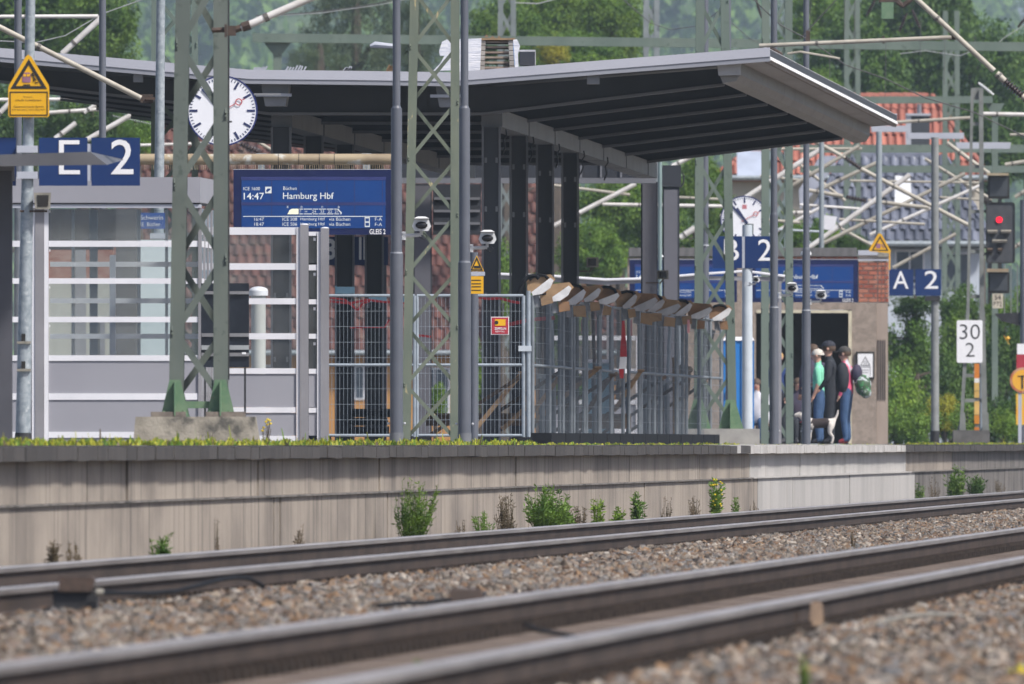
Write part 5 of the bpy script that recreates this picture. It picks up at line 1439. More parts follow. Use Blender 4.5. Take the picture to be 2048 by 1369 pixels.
for i in range(22):
    brick(1490 + i * 10.3, 1499 + i * 10.3, 514, 518.6, random.choice(BR))
pk = thing('framed_notice', P(1730, 757, HB), 'framed white notice with triangle on the platform house pier', 'notice')
q = MB(); q.pb(1712, 1749, 704, 759, HB, .05, -.06); q.build('frame', mBLK, pk)
q = MB(); q.pb(1715.5, 1745.5, 708, 755, HB, .004, -.066); q.build('sheet', mLET, pk)
q = MB(); A, B_ = tri(1730.5, 713, 732, 21), tri(1730.5, 716, 730.5, 16)
for k in range(3): plate(q, [A[k], A[(k + 1) % 3], B_[(k + 1) % 3], B_[k]], HB, .003, -.071)
for x0, x1, y0, y1 in ((1720, 1741, 734, 735), (1720, 1721, 734, 752), (1740, 1741, 734, 752), (1728, 1729, 722, 730), (1732, 1733, 722, 730), (1723, 1738, 740, 741), (1723, 1737, 745, 746)): q.pb(x0, x1, y0, y1, HB, .003, -.071)
q.build('print', M('print_grey', (.25, .25, .26), None, 3, .6), pk)
yt_ = thing('warning_triangle', P(1760, 505, 103), 'small yellow warning triangle on top of the brick corner', 'sign')
q = MB(); plate(q, [(1759, 467), (1763, 469), (1782, 503), (1780, 507), (1739, 503), (1738, 500), (1756, 468)], 103.4, .02, -.1); q.build('plate', mYEL, yt_)
A, B_ = tri(1760, 472, 502, 34), tri(1760, 477, 500, 26)
q = MB()
for k in range(3): plate(q, [A[k], A[(k + 1) % 3], B_[(k + 1) % 3], B_[k]], 103.4, .003, -.104)
q.build('triangle_border', mBLK, yt_)
q = MB(); plate(q, rrect(1752, 1761, 488, 497, 2), 103.4, .003, -.104); q.bar(P(1763, 489, 103.4) + Vector((0, -.103, 0)), P(1768, 496, 103.4) + Vector((0, -.103, 0)), .02, .003); q.build('pictogram', mPURP, yt_)
q = MB(); post(q, 1779, 540, 500, 103, 3, n=6); q.build('stem', mYEL2, yt_)

# ------------------------------------------------------------------ signal mast at the right
mQ = 99
sm = thing('signal_mast', P(1945, 862, mQ), 'grey lattice signal mast with white kilometre board', 'mast')
mGM = M('signal_mast_grey', (.20, .21, .20), (.15, .16, .15), 4, .7)
for (xa, ya), (xb, yb), w in (((1922, 862), (1936, 620), .07), ((1936, 620), (1944.5, 180), .06), ((1970, 862), (1964, 620), .11), ((1964, 620), (1962, 180), .09)):
    q = MB(); q.bar(P(xa, ya, mQ), P(xb, yb, mQ), w, .10); q.build('leg', mGM, sm)
for y in (176, 245, 330, 420, 500, 590, 748, 798):
    q = MB(); q.pb(1930 if y > 600 else 1942, 1966, y, y + 7 if y > 180 else 200, mQ, .05, .02); q.build('rung', mGM, sm)
q = MB(); q.pb(1906, 1979, 861, HZ + 1, mQ, .7, -.25); q.build('mast_foundation', M('dark_block', (.13, .125, .12), (.09, .085, .08), 4, .9), label='dark concrete block under the grey lattice signal mast', cat='foundation')
q = MB()
for x0, x1 in ((1914, 1932), (1962, 1978)): q.hexa([P(x0, 861, mQ), P(x1, 861, mQ), P(x1, 861, mQ) + Vector((0, .2, 0)), P(x0, 861, mQ) + Vector((0, .2, 0))], [P((x0 + x1) / 2 + 3, 826, mQ), P((x0 + x1) / 2 + 7, 826, mQ), P((x0 + x1) / 2 + 7, 826, mQ) + Vector((0, .1, 0)), P((x0 + x1) / 2 + 3, 826, mQ) + Vector((0, .1, 0))])
q.build('foot', mGM, sm)
kb = thing('kilometre_board', P(1940, 726, mQ), 'white kilometre board reading 30 over 2 on signal mast', 'board')
q = MB(); plate(q, rrect(1913.5, 1965, 641, 726, 3), mQ, .02, -.10); q.build('plate', mLET, kb)
mNUM = M('numeral_dark', (.05, .05, .055), None, 3, .6)
text(kb, '30', 1919, 1960, 649, 679, mQ, mNUM, -.104, -.008); text(kb, '2', 1931, 1949, 686, 714, mQ, mNUM, -.104, -.008)
op = thing('marker_post', P(1953, 862, mQ + 1), 'orange and white striped cable marker before the signal mast', 'marker')
for y0, y1, c in ((728, 757, (.62, .20, .02)), (757, 766, (.75, .73, .7)), (766, 782, (.66, .42, .12)), (783, 796, (.66, .42, .12)), (803, 830, (.68, .43, .13)), (831, 848, (.66, .25, .02)), (855, 861, (.55, .18, .02))):
    q = MB(); q.pb(1948.5, 1958.5, y0, y1, mQ + 1, .06, -.1); q.build('stripe', M('marker_%d' % y0, c, None, 3, .5), op)
q = MB(); q.pb(1950, 1957, 728, 861, mQ + 1, .03, -.07); q.build('backing', mGM, op)
sgn = thing('railway_signal', P(2000, 590, mQ), 'dark railway signal screen showing one red light', 'signal')
mSIG = M('signal_screen', (.045, .048, .055), (.06, .063, .07), 5, .6)
q = MB(); plate(q, rrect(1972, 2030, 405, 527, 6), mQ, .08); q.build('screen', mSIG, sgn)
q = MB(); A = rrect(1972, 2030, 405, 527, 6); B_ = rrect(1974, 2028, 407, 525, 5)
for k in range(len(A)): plate(q, [A[k], A[(k + 1) % len(A)], B_[(k + 1) % len(A)], B_[k]], mQ, .02, -.021)
q.build('border', mBLK, sgn)
mREDL = M('red_signal_light', (.8, .02, .04), None, 3, .3, emis=1.1, emc=(1.0, .0, .02))
q = MB(); q.disc(P(1998.5, 440, mQ) + Vector((0, -.03, 0)), 6.2 / mQ, .03, 20); q.build('red_light', mREDL, sgn)
for x, y, w in ((1985, 463, 20), (2012, 463, 20), (1999, 482, 30), (1980, 499, 11), (2000, 499, 9)):
    q = MB(); q.hexa([P(x - w / 2, y, mQ) + Vector((0, -.12, 0)), P(x + w / 2, y, mQ) + Vector((0, -.12, 0)), P(x + w / 2, y - 3, mQ), P(x - w / 2, y - 3, mQ)], [P(x - w / 2, y + 4, mQ) + Vector((0, -.10, 0)), P(x + w / 2, y + 4, mQ) + Vector((0, -.10, 0)), P(x + w / 2, y + 1, mQ), P(x - w / 2, y + 1, mQ)]); q.build('hood', mSPK if w > 15 else mTIMBD, sgn)
    q = MB(); q.disc(P(x, y + 7, mQ) + Vector((0, -.012, 0)), min(w, 14) / 2.4 / mQ, .012, 12); q.build('lens', mBLK, sgn)
for y0, y1, yt2 in ((352, 398, 347), (545, 587, 538)):
    q = MB(); q.pb(1976, 2019, y0, y1, mQ, .1); q.build('indicator_box', mBLK, sgn)
    q = MB(); q.pb(1980, 2015, y0 + 3, y1 - 5, mQ, .01, -.012); q.build('indicator_face', M('ind_%d' % y0, (.06, .068, .078), None, 3, .4), sgn)
    q = MB(); q.pb(1973, 2017, yt2, y0 - .4, mQ, .3, -.2); q.build('canopy_strip', mPIPE, sgn)
q = MB(); q.pb(1964, 1985, 420, 426, mQ, .05, .09); q.pb(1964, 1985, 505, 511, mQ, .05, .09); q.pb(1996, 2004, 345, 590, mQ, .05, .13); q.build('bracket', mGM, sgn)
np_ = thing('signal_plate', P(1996, 618, mQ), 'small worn plate with black code under the signal', 'plate')
q = MB(); q.pb(1985, 2006, 588, 617, mQ, .02); q.build('plate', M('worn_plate', (.55, .50, .40), (.4, .35, .28), 8, .7), np_)
text(np_, '54', 1989, 2002, 590, 600, mQ, mBLK, -.004, 0); text(np_, 'P72', 1987, 2004, 604, 613, mQ, mBLK, -.004, 0)
sb2 = thing('signal_gantry_post', P(2044, HZ, 97), 'dark signal post with work basket at the right edge', 'post')
q = MB(); q.hexa([P(1990, 628, 97), P(2080, 622, 97), P(2080, 622, 97) + Vector((0, .8, 0)), P(1990, 628, 97) + Vector((0, .8, 0))], [P(2004, 642, 97), P(2080, 662, 97), P(2080, 662, 97) + Vector((0, .8, 0)), P(2004, 642, 97) + Vector((0, .8, 0))]); q.build('basket_floor', mDARK, sb2)
for x in (2009, 2022, 2035, 2046): q = MB(); q.bar(P(x, 628, 97), P(x, 530, 97), .022, .022); q.build('basket_rod', mGM, sb2)
q = MB(); post(q, 2047, HZ, 400, 97, 14, n=10); q.build('post', mPOLE, sb2, smooth=True)
q = MB(); q.pb(2034, 2056, 688, 709, 98, .02, -.1); q.build('white_field', mLET, sb2)
q = MB(); q.pb(2033, 2056, 709.3, 740, 98, .02, -.1); q.build('red_field', mRED, sb2)
q = MB(); q.bar(P(2008, 672, 97), P(2019, 690, 97), .01, .01); q.ball(P(2016, 677, 97), .05, .03, .05, 4, 2); q.build('amber_marker', mYEL2, sb2)
rd = thing('round_speed_sign', P(2046, HZ, 99), 'round yellow sign with black figure on a yellow post at right edge', 'sign')
q = MB(); q.disc(P(2045, 761, 99) + Vector((0, -.22, 0)), 25.5 / 99, .02, 28); q.build('rim', M('rim_red', (.45, .12, .05), (.5, .3, .2), 5, .6), rd)
q = MB(); q.disc(P(2045, 761, 99) + Vector((0, -.224, 0)), 21 / 99, .004, 28); q.build('disc', mYEL2, rd)
q = MB(); q.bar(P(2035, 753, 99) + Vector((0, -.23, 0)), P(2050, 753, 99) + Vector((0, -.23, 0)), .02, .004); q.bar(P(2044, 751, 99) + Vector((0, -.23, 0)), P(2044, 778, 99) + Vector((0, -.23, 0)), .035, .004); q.build('figure', mBLK, rd)
q = MB(); q.pb(2036, 2043, 786, HZ, 99, .05, -.2); q.build('stake', mLUM, rd)
q = MB(); q.pb(2032, 2058, 788, 850, 98.5, .06, -.1); q.build('board', mYEL2, rd)
# ------------------------------------------------------------------ foliage
def leaf_mat(name, c1, c2, c3, rough=.6):
    return M(name, c1, c2, .9, rough, c3=c3, c3_scale=2.2, c3_lo=.5, c3_hi=.62, trans=.25, rand=.14, spec=.3)
LEAF = {
    'dark': leaf_mat('leaves_dark', (.052, .110, .020), (.092, .165, .026), (.032, .074, .020)),
    'mid': leaf_mat('leaves_mid', (.095, .185, .026), (.155, .250, .034), (.060, .130, .024)),
    'bright': leaf_mat('leaves_bright', (.12, .225, .026), (.19, .29, .036), (.075, .160, .026)),
    'pale': leaf_mat('leaves_pale', (.075, .110, .050), (.10, .135, .060), (.050, .080, .042)),
    'yellow': leaf_mat('leaves_yellow', (.30, .30, .030), (.40, .36, .03), (.16, .22, .03)),
    'dry': leaf_mat('leaves_dry', (.16, .12, .07), (.11, .09, .055), (.20, .15, .10)),
}
mBARK = M('bark', (.09, .07, .055), (.06, .05, .04), 6, .9)
def leaf_cloud(n_cl, per, leaf, seed, droop=0.0, cl_r=.24, flat=.85, hollow=.35):
    """leaf-sized faces in clumps filling a unit ball"""
    g = np.random.default_rng(seed)
    d = g.normal(size=(n_cl, 3)); d /= np.linalg.norm(d, axis=1)[:, None]
    r = (hollow + (1 - hollow) * g.random(n_cl) ** .6)[:, None]
    cc = d * r * (1 - cl_r * .6)
    cc[:, 2] = cc[:, 2] * flat
    rad = cl_r * (0.55 + .8 * g.random(n_cl))
    idx = np.repeat(np.arange(n_cl), per)
    n = len(idx)
    v = g.normal(size=(n, 3)); v /= np.linalg.norm(v, axis=1)[:, None]
    pos = cc[idx] + v * (rad[idx] * (.35 + .65 * g.random(n) ** .5))[:, None]
    pos[:, 2] -= droop * g.random(n) * .35
    nrm = v * .7 + g.normal(size=(n, 3)) * .6 + np.array([0, 0, .35])
    nrm /= np.linalg.norm(nrm, axis=1)[:, None]
    t = np.cross(nrm, g.normal(size=(n, 3))); t /= np.linalg.norm(t, axis=1)[:, None]
    if droop: t = t * (1 - droop) + np.array([0, 0, -1]) * droop; t /= np.linalg.norm(t, axis=1)[:, None]
    b = np.cross(nrm, t)
    s = (leaf * (.6 + .8 * g.random(n)))[:, None]
    w = .5 if not droop else .28
    V = np.stack([pos - t * s, pos + b * s * w, pos + t * s, pos - b * s * w], 1).reshape(-1, 3)
    return V, np.arange(n * 4).reshape(-1, 4)
CROWN = {}
def crown_mesh(kind, var):
    k = (kind, var)
    if k not in CROWN:
        p = {'pale': (75, 230, .028, .5), 'yellow': (14, 200, .05, 0)}.get(kind, (95, 190, .033, 0))
        V, Fq = leaf_cloud(p[0], p[1], p[2], 11 * var + len(kind), p[3], .26 if kind != 'pale' else .2)
        CROWN[k] = raw_mesh('crown', V, Fq, [LEAF[kind]])
    return CROWN[k]
SMALL = {}
def shrub_mesh(kind, var):
    k = (kind, var)
    if k not in SMALL:
        V, Fq = leaf_cloud(40, 150, .050, 5 * var + 2 + len(kind), 0, .34)
        SMALL[k] = raw_mesh('crown', V, Fq, [LEAF[kind]])
    return SMALL[k]
def tree(x, y, rx, ry, m, kind, label, var=0, cat='tree', group='trees behind the station', small=False):
    c = P(x, y, m); a, b = rx / m, ry / m
    ground = -1.3
    t = thing('tree' if cat == 'tree' else 'shrub', (c.x, c.y, ground), label, cat, group)
    q = MB()
    hgt = c.z - ground
    r0 = max(.05, min(.3, hgt * .022))
    q.path([(c.x, c.y, ground), (c.x + a * .04, c.y, ground + hgt * .5), (c.x - a * .03, c.y, c.z), (c.x, c.y, c.z + b * .6)], r0, 7, rs=[r0 * 1.3, r0, r0 * .7, r0 * .25])
    for k in range(6):
        an = k * 1.05 + var; z = ground + hgt * (.62 + .06 * k)
        e = Vector((c.x + math.cos(an) * a * .62, c.y + math.sin(an) * a * .62, z + b * .4))
        q.path([(c.x, c.y, z), (c.x + math.cos(an) * a * .3, c.y + math.sin(an) * a * .3, z + b * .25), e], r0 * .4, 5, rs=[r0 * .5, r0 * .35, r0 * .12])
    q.build('trunk' if cat == 'tree' else 'stem', mBARK, t, smooth=True)
    o = link('crown', (shrub_mesh if small else crown_mesh)(kind, var), t, c)
    o.scale = (a, a, b)
    o.rotation_euler = (0, 0, random.uniform(0, 6.28))
TREES = [
    (55, 40, 190, 150, 70, 'dark', 'dark tree crown at the far left top behind poles', 0), (195, 70, 95, 130, 72, 'mid', 'mid green tree left of the second grey lamp pole', 1),
    (-30, 270, 150, 140, 74, 'dark', 'dark tree filling the gap below the left canopy wing', 2), (165, 265, 110, 95, 76, 'dark', 'dark leafy tree behind the letter E board', 1), (272, 280, 42, 60, 80, 'bright', 'bright bush at the left verge of the tiled roof', 0),
    (715, 70, 130, 160, 56, 'pale', 'greyish drooping willow above the canopy valley', 0), (640, 130, 70, 70, 58, 'pale', 'lower greyish willow beside the gantry post', 1), (830, 80, 60, 120, 58, 'pale', 'greyish willow behind the flaking mast', 2),
    (1010, 70, 95, 90, 62, 'mid', 'green tree behind the wrapped pallets', 0), (1120, 40, 120, 110, 60, 'bright', 'bright green tree above the canopy middle', 1), (1225, 60, 90, 110, 61, 'bright', 'bright green tree left of the slender grey mast', 2), (1140, 120, 120, 70, 64, 'mid', 'low green tree along the canopy roof line', 3),
    (1640, 50, 90, 110, 56, 'mid', 'tree with light top behind the far gantry mast', 3), (1700, 150, 130, 150, 58, 'dark', 'dark tree directly behind the canopy tip', 0), (1830, 80, 150, 170, 54, 'dark', 'large dark tree above the salmon tiled roof', 1), (1950, 170, 130, 160, 56, 'dark', 'dark tree to the right of the salmon roof', 2),
    (1985, 290, 110, 120, 60, 'dark', 'dark tree behind the railway signal', 3), (2060, 150, 60, 110, 54, 'mid', 'tree at the right edge under the open sky', 0), (1900, 40, 60, 90, 52, 'mid', 'thin tree top near the open sky corner', 2), (1630, 190, 60, 60, 60, 'bright', 'bright bush below the canopy tip', 3),
    (1240, 430, 95, 110, 70, 'bright', 'bright tree seen between dark columns and clad posts', 2), (1180, 510, 80, 80, 74, 'mid', 'green tree at the red roof verge behind columns', 0), (1330, 480, 100, 120, 71, 'mid', 'green tree behind the grey clad posts', 1), (1400, 370, 60, 90, 72, 'bright', 'bright tree behind the mast by letter B', 3), (1440, 450, 50, 80, 70, 'mid', 'green tree left of the distant clock', 0),
    (1560, 470, 60, 60, 80, 'bright', 'bright green bush behind the pale lattice mast', 1), (1650, 480, 35, 60, 80, 'bright', 'bright bush just above the platform house roof', 2), (1700, 490, 40, 30, 82, 'dark', 'dark clipped bush above the platform house roof', 3), (1090, 640, 90, 120, 76, 'mid', 'green tree behind the dark canopy columns', 3),
]
for i, (x, y, rx, ry, m, kind, lab, var) in enumerate(TREES): tree(x, y, rx, ry, m, kind, lab, var % 2 + (2 if kind == 'dark' and i % 3 == 0 else 0))
SHR = [
    (1815, 690, 62, 90, 84, 'mid', 'green shrub between platform house and letter A pole'), (1800, 800, 50, 90, 88, 'bright', 'light shrub touching the platform house corner'), (1850, 760, 60, 110, 83, 'dark', 'dark shrub behind the letter A pole'), (1905, 720, 60, 120, 82, 'mid', 'green shrub left of the kilometre board'),
    (1890, 830, 50, 55, 90, 'yellow', 'yellowish weed shrub beside the letter A pole'), (1965, 800, 60, 90, 84, 'dark', 'dark shrub behind the signal mast foot'), (2010, 720, 60, 110, 83, 'dark', 'dark shrub below the signal plate'), (2045, 680, 50, 120, 81, 'mid', 'green shrub at the right edge below basket'),
    (2010, 850, 34, 42, 92, 'bright', 'small bright shrub beside the round yellow sign'), (1830, 610, 60, 34, 84, 'dark', 'dark hedge top under the letter A board'), (1925, 620, 60, 60, 80, 'mid', 'green shrub behind the kilometre board top'), (2000, 630, 40, 50, 80, 'bright', 'bright shrub behind the signal plate'),
    (1792, 850, 46, 60, 91, 'bright', 'low light shrub at the platform house foot'), (1836, 856, 50, 58, 92, 'mid', 'low green shrub left of the letter A pole foot'), (1900, 800, 56, 110, 86, 'dark', 'dark shrub right of the letter A pole foot'), (1935, 850, 50, 60, 91, 'mid', 'low green shrub behind the signal mast block'), (1990, 846, 50, 66, 90, 'dark', 'low dark shrub right of the signal mast block'), (2044, 830, 40, 80, 90, 'mid', 'low green shrub behind the round yellow sign'),
    (870, 800, 28, 45, 92, 'bright', 'bright shrub seen through the flaking mast'), (960, 760, 24, 110, 92, 'bright', 'tall bright shrub behind the camera pole'), (1000, 560, 36, 110, 88, 'mid', 'green shrub between first two dark columns'), (1140, 780, 40, 80, 92, 'mid', 'green shrub behind the first fence row panels'), (1640, 840, 60, 60, 94, 'mid', 'green shrub behind the platform house doorway'), (1108, 105, 36, 40, 66, 'yellow', 'yellow flowering shrub right of the roof crate'),
]
for i, (x, y, rx, ry, m, kind, lab) in enumerate(SHR):
    if 'doorway' in lab: continue
    tree(x, y, rx, ry, m, kind, lab, i % 3, 'shrub', 'shrubs beyond the platform', True)

# ------------------------------------------------------------------ wooded hill far behind
def hill_z(X, Y):
    u = (Y - 3200) / 2600
    base = 240 * max(0, min(1, u)) ** 1.2
    px = 1024 + FPX * X / Y
    side = max(0, (px - 1500) / 640)
    return -1.3 + base * (1 - .78 * min(1, side)) + 6 * math.sin(X * .03 + Y * .006) * min(1, max(0, u * 3))
xs = np.linspace(-420, 420, 65); ys = np.linspace(3000, 7600, 76)
V = np.array([(x, y, hill_z(x, y)) for y in ys for x in xs])
i, j = np.meshgrid(np.arange(75), np.arange(64), indexing='ij'); a = (i * 65 + j).ravel()
link('hill', raw_mesh('hill', V, np.stack([a, a + 1, a + 66, a + 65], 1), [M('hill_meadow', (.06, .11, .03), (.09, .13, .04), .05, .9)]), kind='structure')
def forest():
    g = np.random.default_rng(4)
    tv, tf = [], []
    protos = [leaf_cloud(22, 7, .17, 50 + k, 0, .36, 1.1) for k in range(5)]
    n = 0
    for k in range(1500):
        Y = 3300 + 2700 * g.random(); X = (g.random() - .5) * .050 * Y
        r = 5 + 5 * g.random()
        V, Fq = protos[k % 5]
        a = g.random() * 6.28
        c, s = math.cos(a), math.sin(a)
        W = np.stack([V[:, 0] * c - V[:, 1] * s, V[:, 0] * s + V[:, 1] * c, V[:, 2] * 1.25], 1) * r + np.array([X, Y, hill_z(X, Y) + r * .9])
        tv.append(W); tf.append(Fq + n); n += len(V)
    return raw_mesh('forest', np.concatenate(tv), np.concatenate(tf), [LEAF['mid'], LEAF['dark']], np.repeat(g.integers(0, 2, 1500), 154))
link('forest', forest(), label='hazy blue green wooded hillside far behind the station', cat='forest', kind='stuff')

# ------------------------------------------------------------------ tiled houses
def tile_mesh(w, l, slope, mt):
    """pantile lying on a roof of the given slope, its upper end away from the viewer"""
    u = Vector((0, math.cos(slope), math.sin(slope))); nrm = Vector((0, -math.sin(slope), math.cos(slope)))
    prof = [(-.5, .0), (-.32, .045), (-.12, .055), (.08, .03), (.25, .0), (.5, .008)]
    q = MB()
    V = []
    for e, lift in ((0, .03), (1.08, 0)):
        for a, b in prof: V.append(Vector((a * w, 0, 0)) + u * (l * (e - .5)) + nrm * (b * 1.2 + lift))
    for a, b in prof: V.append(Vector((a * w, 0, 0)) + u * (l * -.5) + nrm * (b * 1.2 + .03 - .028))
    n = len(prof)
    fs = [(i, i + 1, i + 1 + n, i + n) for i in range(n - 1)] + [(i + 1, i, i + 2 * n, i + 1 + 2 * n) for i in range(n - 1)]
    q.add(V, fs)
    return q.mesh('roof_tile', [mt], (0, 0, 0), smooth=False)
def house(label, ridge, eave, m, tw, tl, mt, slope, wall_mat, wall_to, vis, wins, under):
    (rx0, rx1, ry), (ex0, ex1, ey) = ridge, eave
    t = thing('house', P((ex0 + ex1) / 2, HZ, m) - Vector((0, 0, 1.3)), label, 'house')
    H = (ey - ry) / m
    back = H / math.tan(slope)
    pt = lambda x, f: P(x, ey + (ry - ey) * f, m) + Vector((0, back * f, 0))
    q = MB()
    dn = Vector((0, math.sin(slope), -math.cos(slope))) * .06
    top = [pt(ex0, 0), pt(ex1, 0), pt(rx1, 1), pt(rx0, 1)]
    q.hexa([p + dn for p in top], [p + dn * 4 for p in top])
    rf = q.build('roof', under, t)
    me = tile_mesh(tw / m, tl / m / math.sin(slope), slope, mt)
    nr = int((ey - ry) / tl)
    spots = []
    for r_ in range(nr):
        f = (r_ + .5) / nr
        xa, xb = ex0 + (rx0 - ex0) * f, ex1 + (rx1 - ex1) * f
        n = int((xb - xa) / tw)
        for k in range(n):
            x = xa + (k + .5) * (xb - xa) / n; y = ey + (ry - ey) * f
            seen = any(a <= x <= b and c <= y <= d for a, b, c, d in vis)
            spots.append((0 if seen else 1, random.random(), x, f))
    spots.sort()
    rest_v, rest_f, nn = [], [], 0
    co = np.empty(len(me.vertices) * 3, dtype=np.float32); me.vertices.foreach_get('co', co); co = co.reshape(-1, 3)
    fq = np.array([tuple(p.vertices) for p in me.polygons])
    for k, (s_, _, x, f) in enumerate(spots):
        p = pt(x, f) + Vector((0, random.uniform(-.01, .01), random.uniform(-.012, .012)))
        if k < 300:
            o = link('roof_tile', me, rf, p); o.rotation_euler = (0, random.uniform(-.02, .02), random.uniform(-.015, .015))
        else:
            rest_v.append(co + np.array(p - ORG[t])); rest_f.append(fq + nn); nn += len(co)
    if rest_v: link('roof_tiles', raw_mesh('roof_tiles', np.concatenate(rest_v), np.concatenate(rest_f), [mt]), rf, kind='stuff')
    q = MB()
    for k in range(int((rx1 - rx0) / (tw * 1.6))):
        x = rx0 + (k + .5) * tw * 1.6; p = pt(x, 1); q.tube(p + Vector((-tw * .8 / m, .05, .02)), p + Vector((tw * .86 / m, .05, .0)), .11, 7)
    for sgn, (xa, xb) in ((-1, (ex0, rx0)), (1, (ex1, rx1))):
        nh = max(3, int((ey - ry) / tl))
        for k in range(nh):
            a, b = pt(xa + (xb - xa) * k / nh, k / nh), pt(xa + (xb - xa) * (k + 1.1) / nh, (k + 1.1) / nh)
            q.tube(a + Vector((0, -.03, .03)), b + Vector((0, -.03, .0)), .10, 7, r2=.085)
    q.build('ridge_tiles', mt, rf, kind='stuff')
    q = MB(); a, b = P(ex0 + tw, wall_to, m), P(ex1 - tw, ey + 3, m)
    q.box(a.x, b.x, a.y + .5, a.y + .5 + back * 2 - 1, -1.3, b.z); q.build('wall', wall_mat, t)
    q = MB(); q.tube(P(ex0, ey + 4, m) + Vector((0, -.08, 0)), P(ex1, ey + 4, m) + Vector((0, -.08, 0)), .08, 8); q.build('gutter', mGALV, t, smooth=True)
    for (x0, x1, y0, y1) in wins:
        q = MB(); q.pb(x0, x1, y0, y1, m, .08, .46); w = q.build('window', mWHITE, t)
        q = MB(); q.pb(x0 + 4, (x0 + x1) / 2 - 1.5, y0 + 4, y1 - 4, m, .02, .445); q.pb((x0 + x1) / 2 + 1.5, x1 - 4, y0 + 4, y1 - 4, m, .02, .445); q.build('pane', M('pane_dark', (.08, .10, .13), None, 1, .15), w)
    return t
TILE_R = M('tile_salmon', (.37, .135, .095), (.30, .10, .072), 1.2, .7, rand=.22, c3=(.42, .22, .17), c3_scale=3)
TILE_D = M('tile_glazed', (.105, .115, .150), (.15, .16, .20), 1.5, .22, rand=.35, spec=.8)
TILE_B = M('tile_red_brown', (.115, .036, .025), (.07, .026, .020), 1.5, .75, rand=.3, c3=(.09, .06, .045), c3_scale=2, c3_lo=.52, c3_hi=.7)
hA = house('house with salmon tiled hipped roof and dark chimney behind the canopy tip', (1660, 1868, 192), (1430, 1975, 352), 69, 15.5, 25, TILE_R, R(45), M('wall_cream', (.55, .50, .42), None, 1, .8), 600, [(1430, 1975, 180, 352)], [], TILE_R)
q = MB(); q.pb(1823, 1860, 232, 296, 69.6, .7, .4); ch = q.build('chimney', M('chimney_slate', (.045, .05, .06), None, 2, .7), hA)
q = MB(); q.pb(1812, 1822.6, 230, 300, 69.6, .4, .4); q.build('chimney_flashing', mLUM, hA); q = MB(); q.pb(1812, 1862, 227, 231.6, 69.6, .8, .35); q.build('chimney_cap', mLUM, hA)
q = MB(); post(q, 1839, 227, 208, 69.6, 9, n=8, off=.7); q.build('chimney_pot', mANTHL, hA)
q = MB(); a = [P(1474, 352, 69.4), P(1532, 352, 69.4), P(1522, 302, 69.4) + Vector((0, .7, 0)), P(1474, 302, 69.4) + Vector((0, .7, 0))]; q.hexa([p + Vector((0, -.25, 0)) for p in a], [p + Vector((0, -.1, 0)) for p in a]); q.build('roof_window', M('skylight', (.42, .47, .58), None, 1, .2), hA)
hB_ = house('house with dark glazed tiled roof above the letter A sign', (1692, 1892, 312), (1592, 1985, 484), 73, 18.5, 21.5, TILE_D, R(42), M('wall_pale_blue', (.50, .55, .62), (.44, .48, .55), .8, .8), 620, [(1590, 1985, 300, 490)], [(1690, 1740, 500, 560), (1790, 1850, 500, 570), (1890, 1940, 505, 580)], M('underlay', (.04, .042, .05), None, 2, .7))
q = MB(); a = [P(1790, 408, 73.4), P(1826, 408, 73.4), P(1822, 354, 73.4) + Vector((0, .7, 0)), P(1792, 350, 73.4) + Vector((0, .7, 0))]; q.hexa([p + Vector((0, .8, 0)) for p in a], [p + Vector((0, 1.0, 0)) for p in a]); q.build('roof_window', M('skylight_white', (.7, .72, .75), None, 1, .2), hB_)
q = MB(); a = [P(1600, 420, 73.8), P(1672, 330, 73.8), P(1672, 312, 73.8), P(1640, 312, 73.8), P(1598, 380, 73.8)]; q.prism(a, (0, .2, 0)); q.build('gable_tarp', M('tarp_pale', (.40, .42, .50), (.33, .35, .43), 4, .5), hB_)
house('large house with red brown tiled roof behind the canopy columns', (330, 1010, 215), (100, 1270, 702), 62, 19, 21, TILE_B, R(48), M('wall_orange', (.48, .24, .07), (.42, .21, .06), .8, .8), 880,
      [(240, 350, 225, 312), (465, 600, 240, 312), (830, 915, 470, 700), (1100, 1195, 360, 600), (660, 830, 470, 700), (465, 600, 465, 600)], [(690, 730, 730, 800), (840, 900, 735, 830), (520, 580, 730, 810)], M('underlay_brown', (.10, .05, .04), None, 2, .8))

# ------------------------------------------------------------------ gantries, masts and cantilevers of the overhead line
def gantry(pa, pb_, m, w, label, mt, posts):
    t = thing('catenary_gantry', P((pa[0] + pb_[0]) / 2, HZ, m), label, 'gantry')
    q = MB(); q.bar(P(*pa, m), P(*pb_, m), w, .25); q.build('beam', mt, t)
    q = MB(); q.bar(P(pa[0], pa[1] + w * m / 2 + .6, m), P(pb_[0], pb_[1] + w * m / 2 + .6, m), .025, .32); q.build('flange', mt, t)
    for x, w2 in posts:
        y = pa[1] + (pb_[1] - pa[1]) * (x - pa[0]) / (pb_[0] - pa[0])
        q = MB(); q.pb(x - w2 / 2, x + w2 / 2, y + w * m / 2 + 2, HZ + 40, m, .25); q.build('post', mt, t)
        q = MB(); plate(q, [(x - w2 * 1.6, y + w * m / 2 + 2), (x + w2 * 1.6, y + w * m / 2 + 2), (x + w2 * .5, y + w * m / 2 + 26), (x - w2 * .5, y + w * m / 2 + 26)], m, .02, -.03); q.build('gusset', mt, t)
gantry((505, 75), (2110, 94), 96, .17, 'long green gantry beam crossing above the canopy roof', mGREENP, [(555, 17), (2100, 17)])
gantry((1640, 200), (1985, 199), 88, .14, 'short green gantry beam across the salmon roof', mGREENP, [(1990, 12)])
gantry((1600, 297), (2120, 297), 84, .17, 'green gantry beam between the two tiled roofs', mGREENP, [(2110, 12)])
gantry((1600, 338), (2120, 338), 82, .15, 'lower green gantry beam in front of the dark glazed roof', mGREENP, [(2110, 12)])
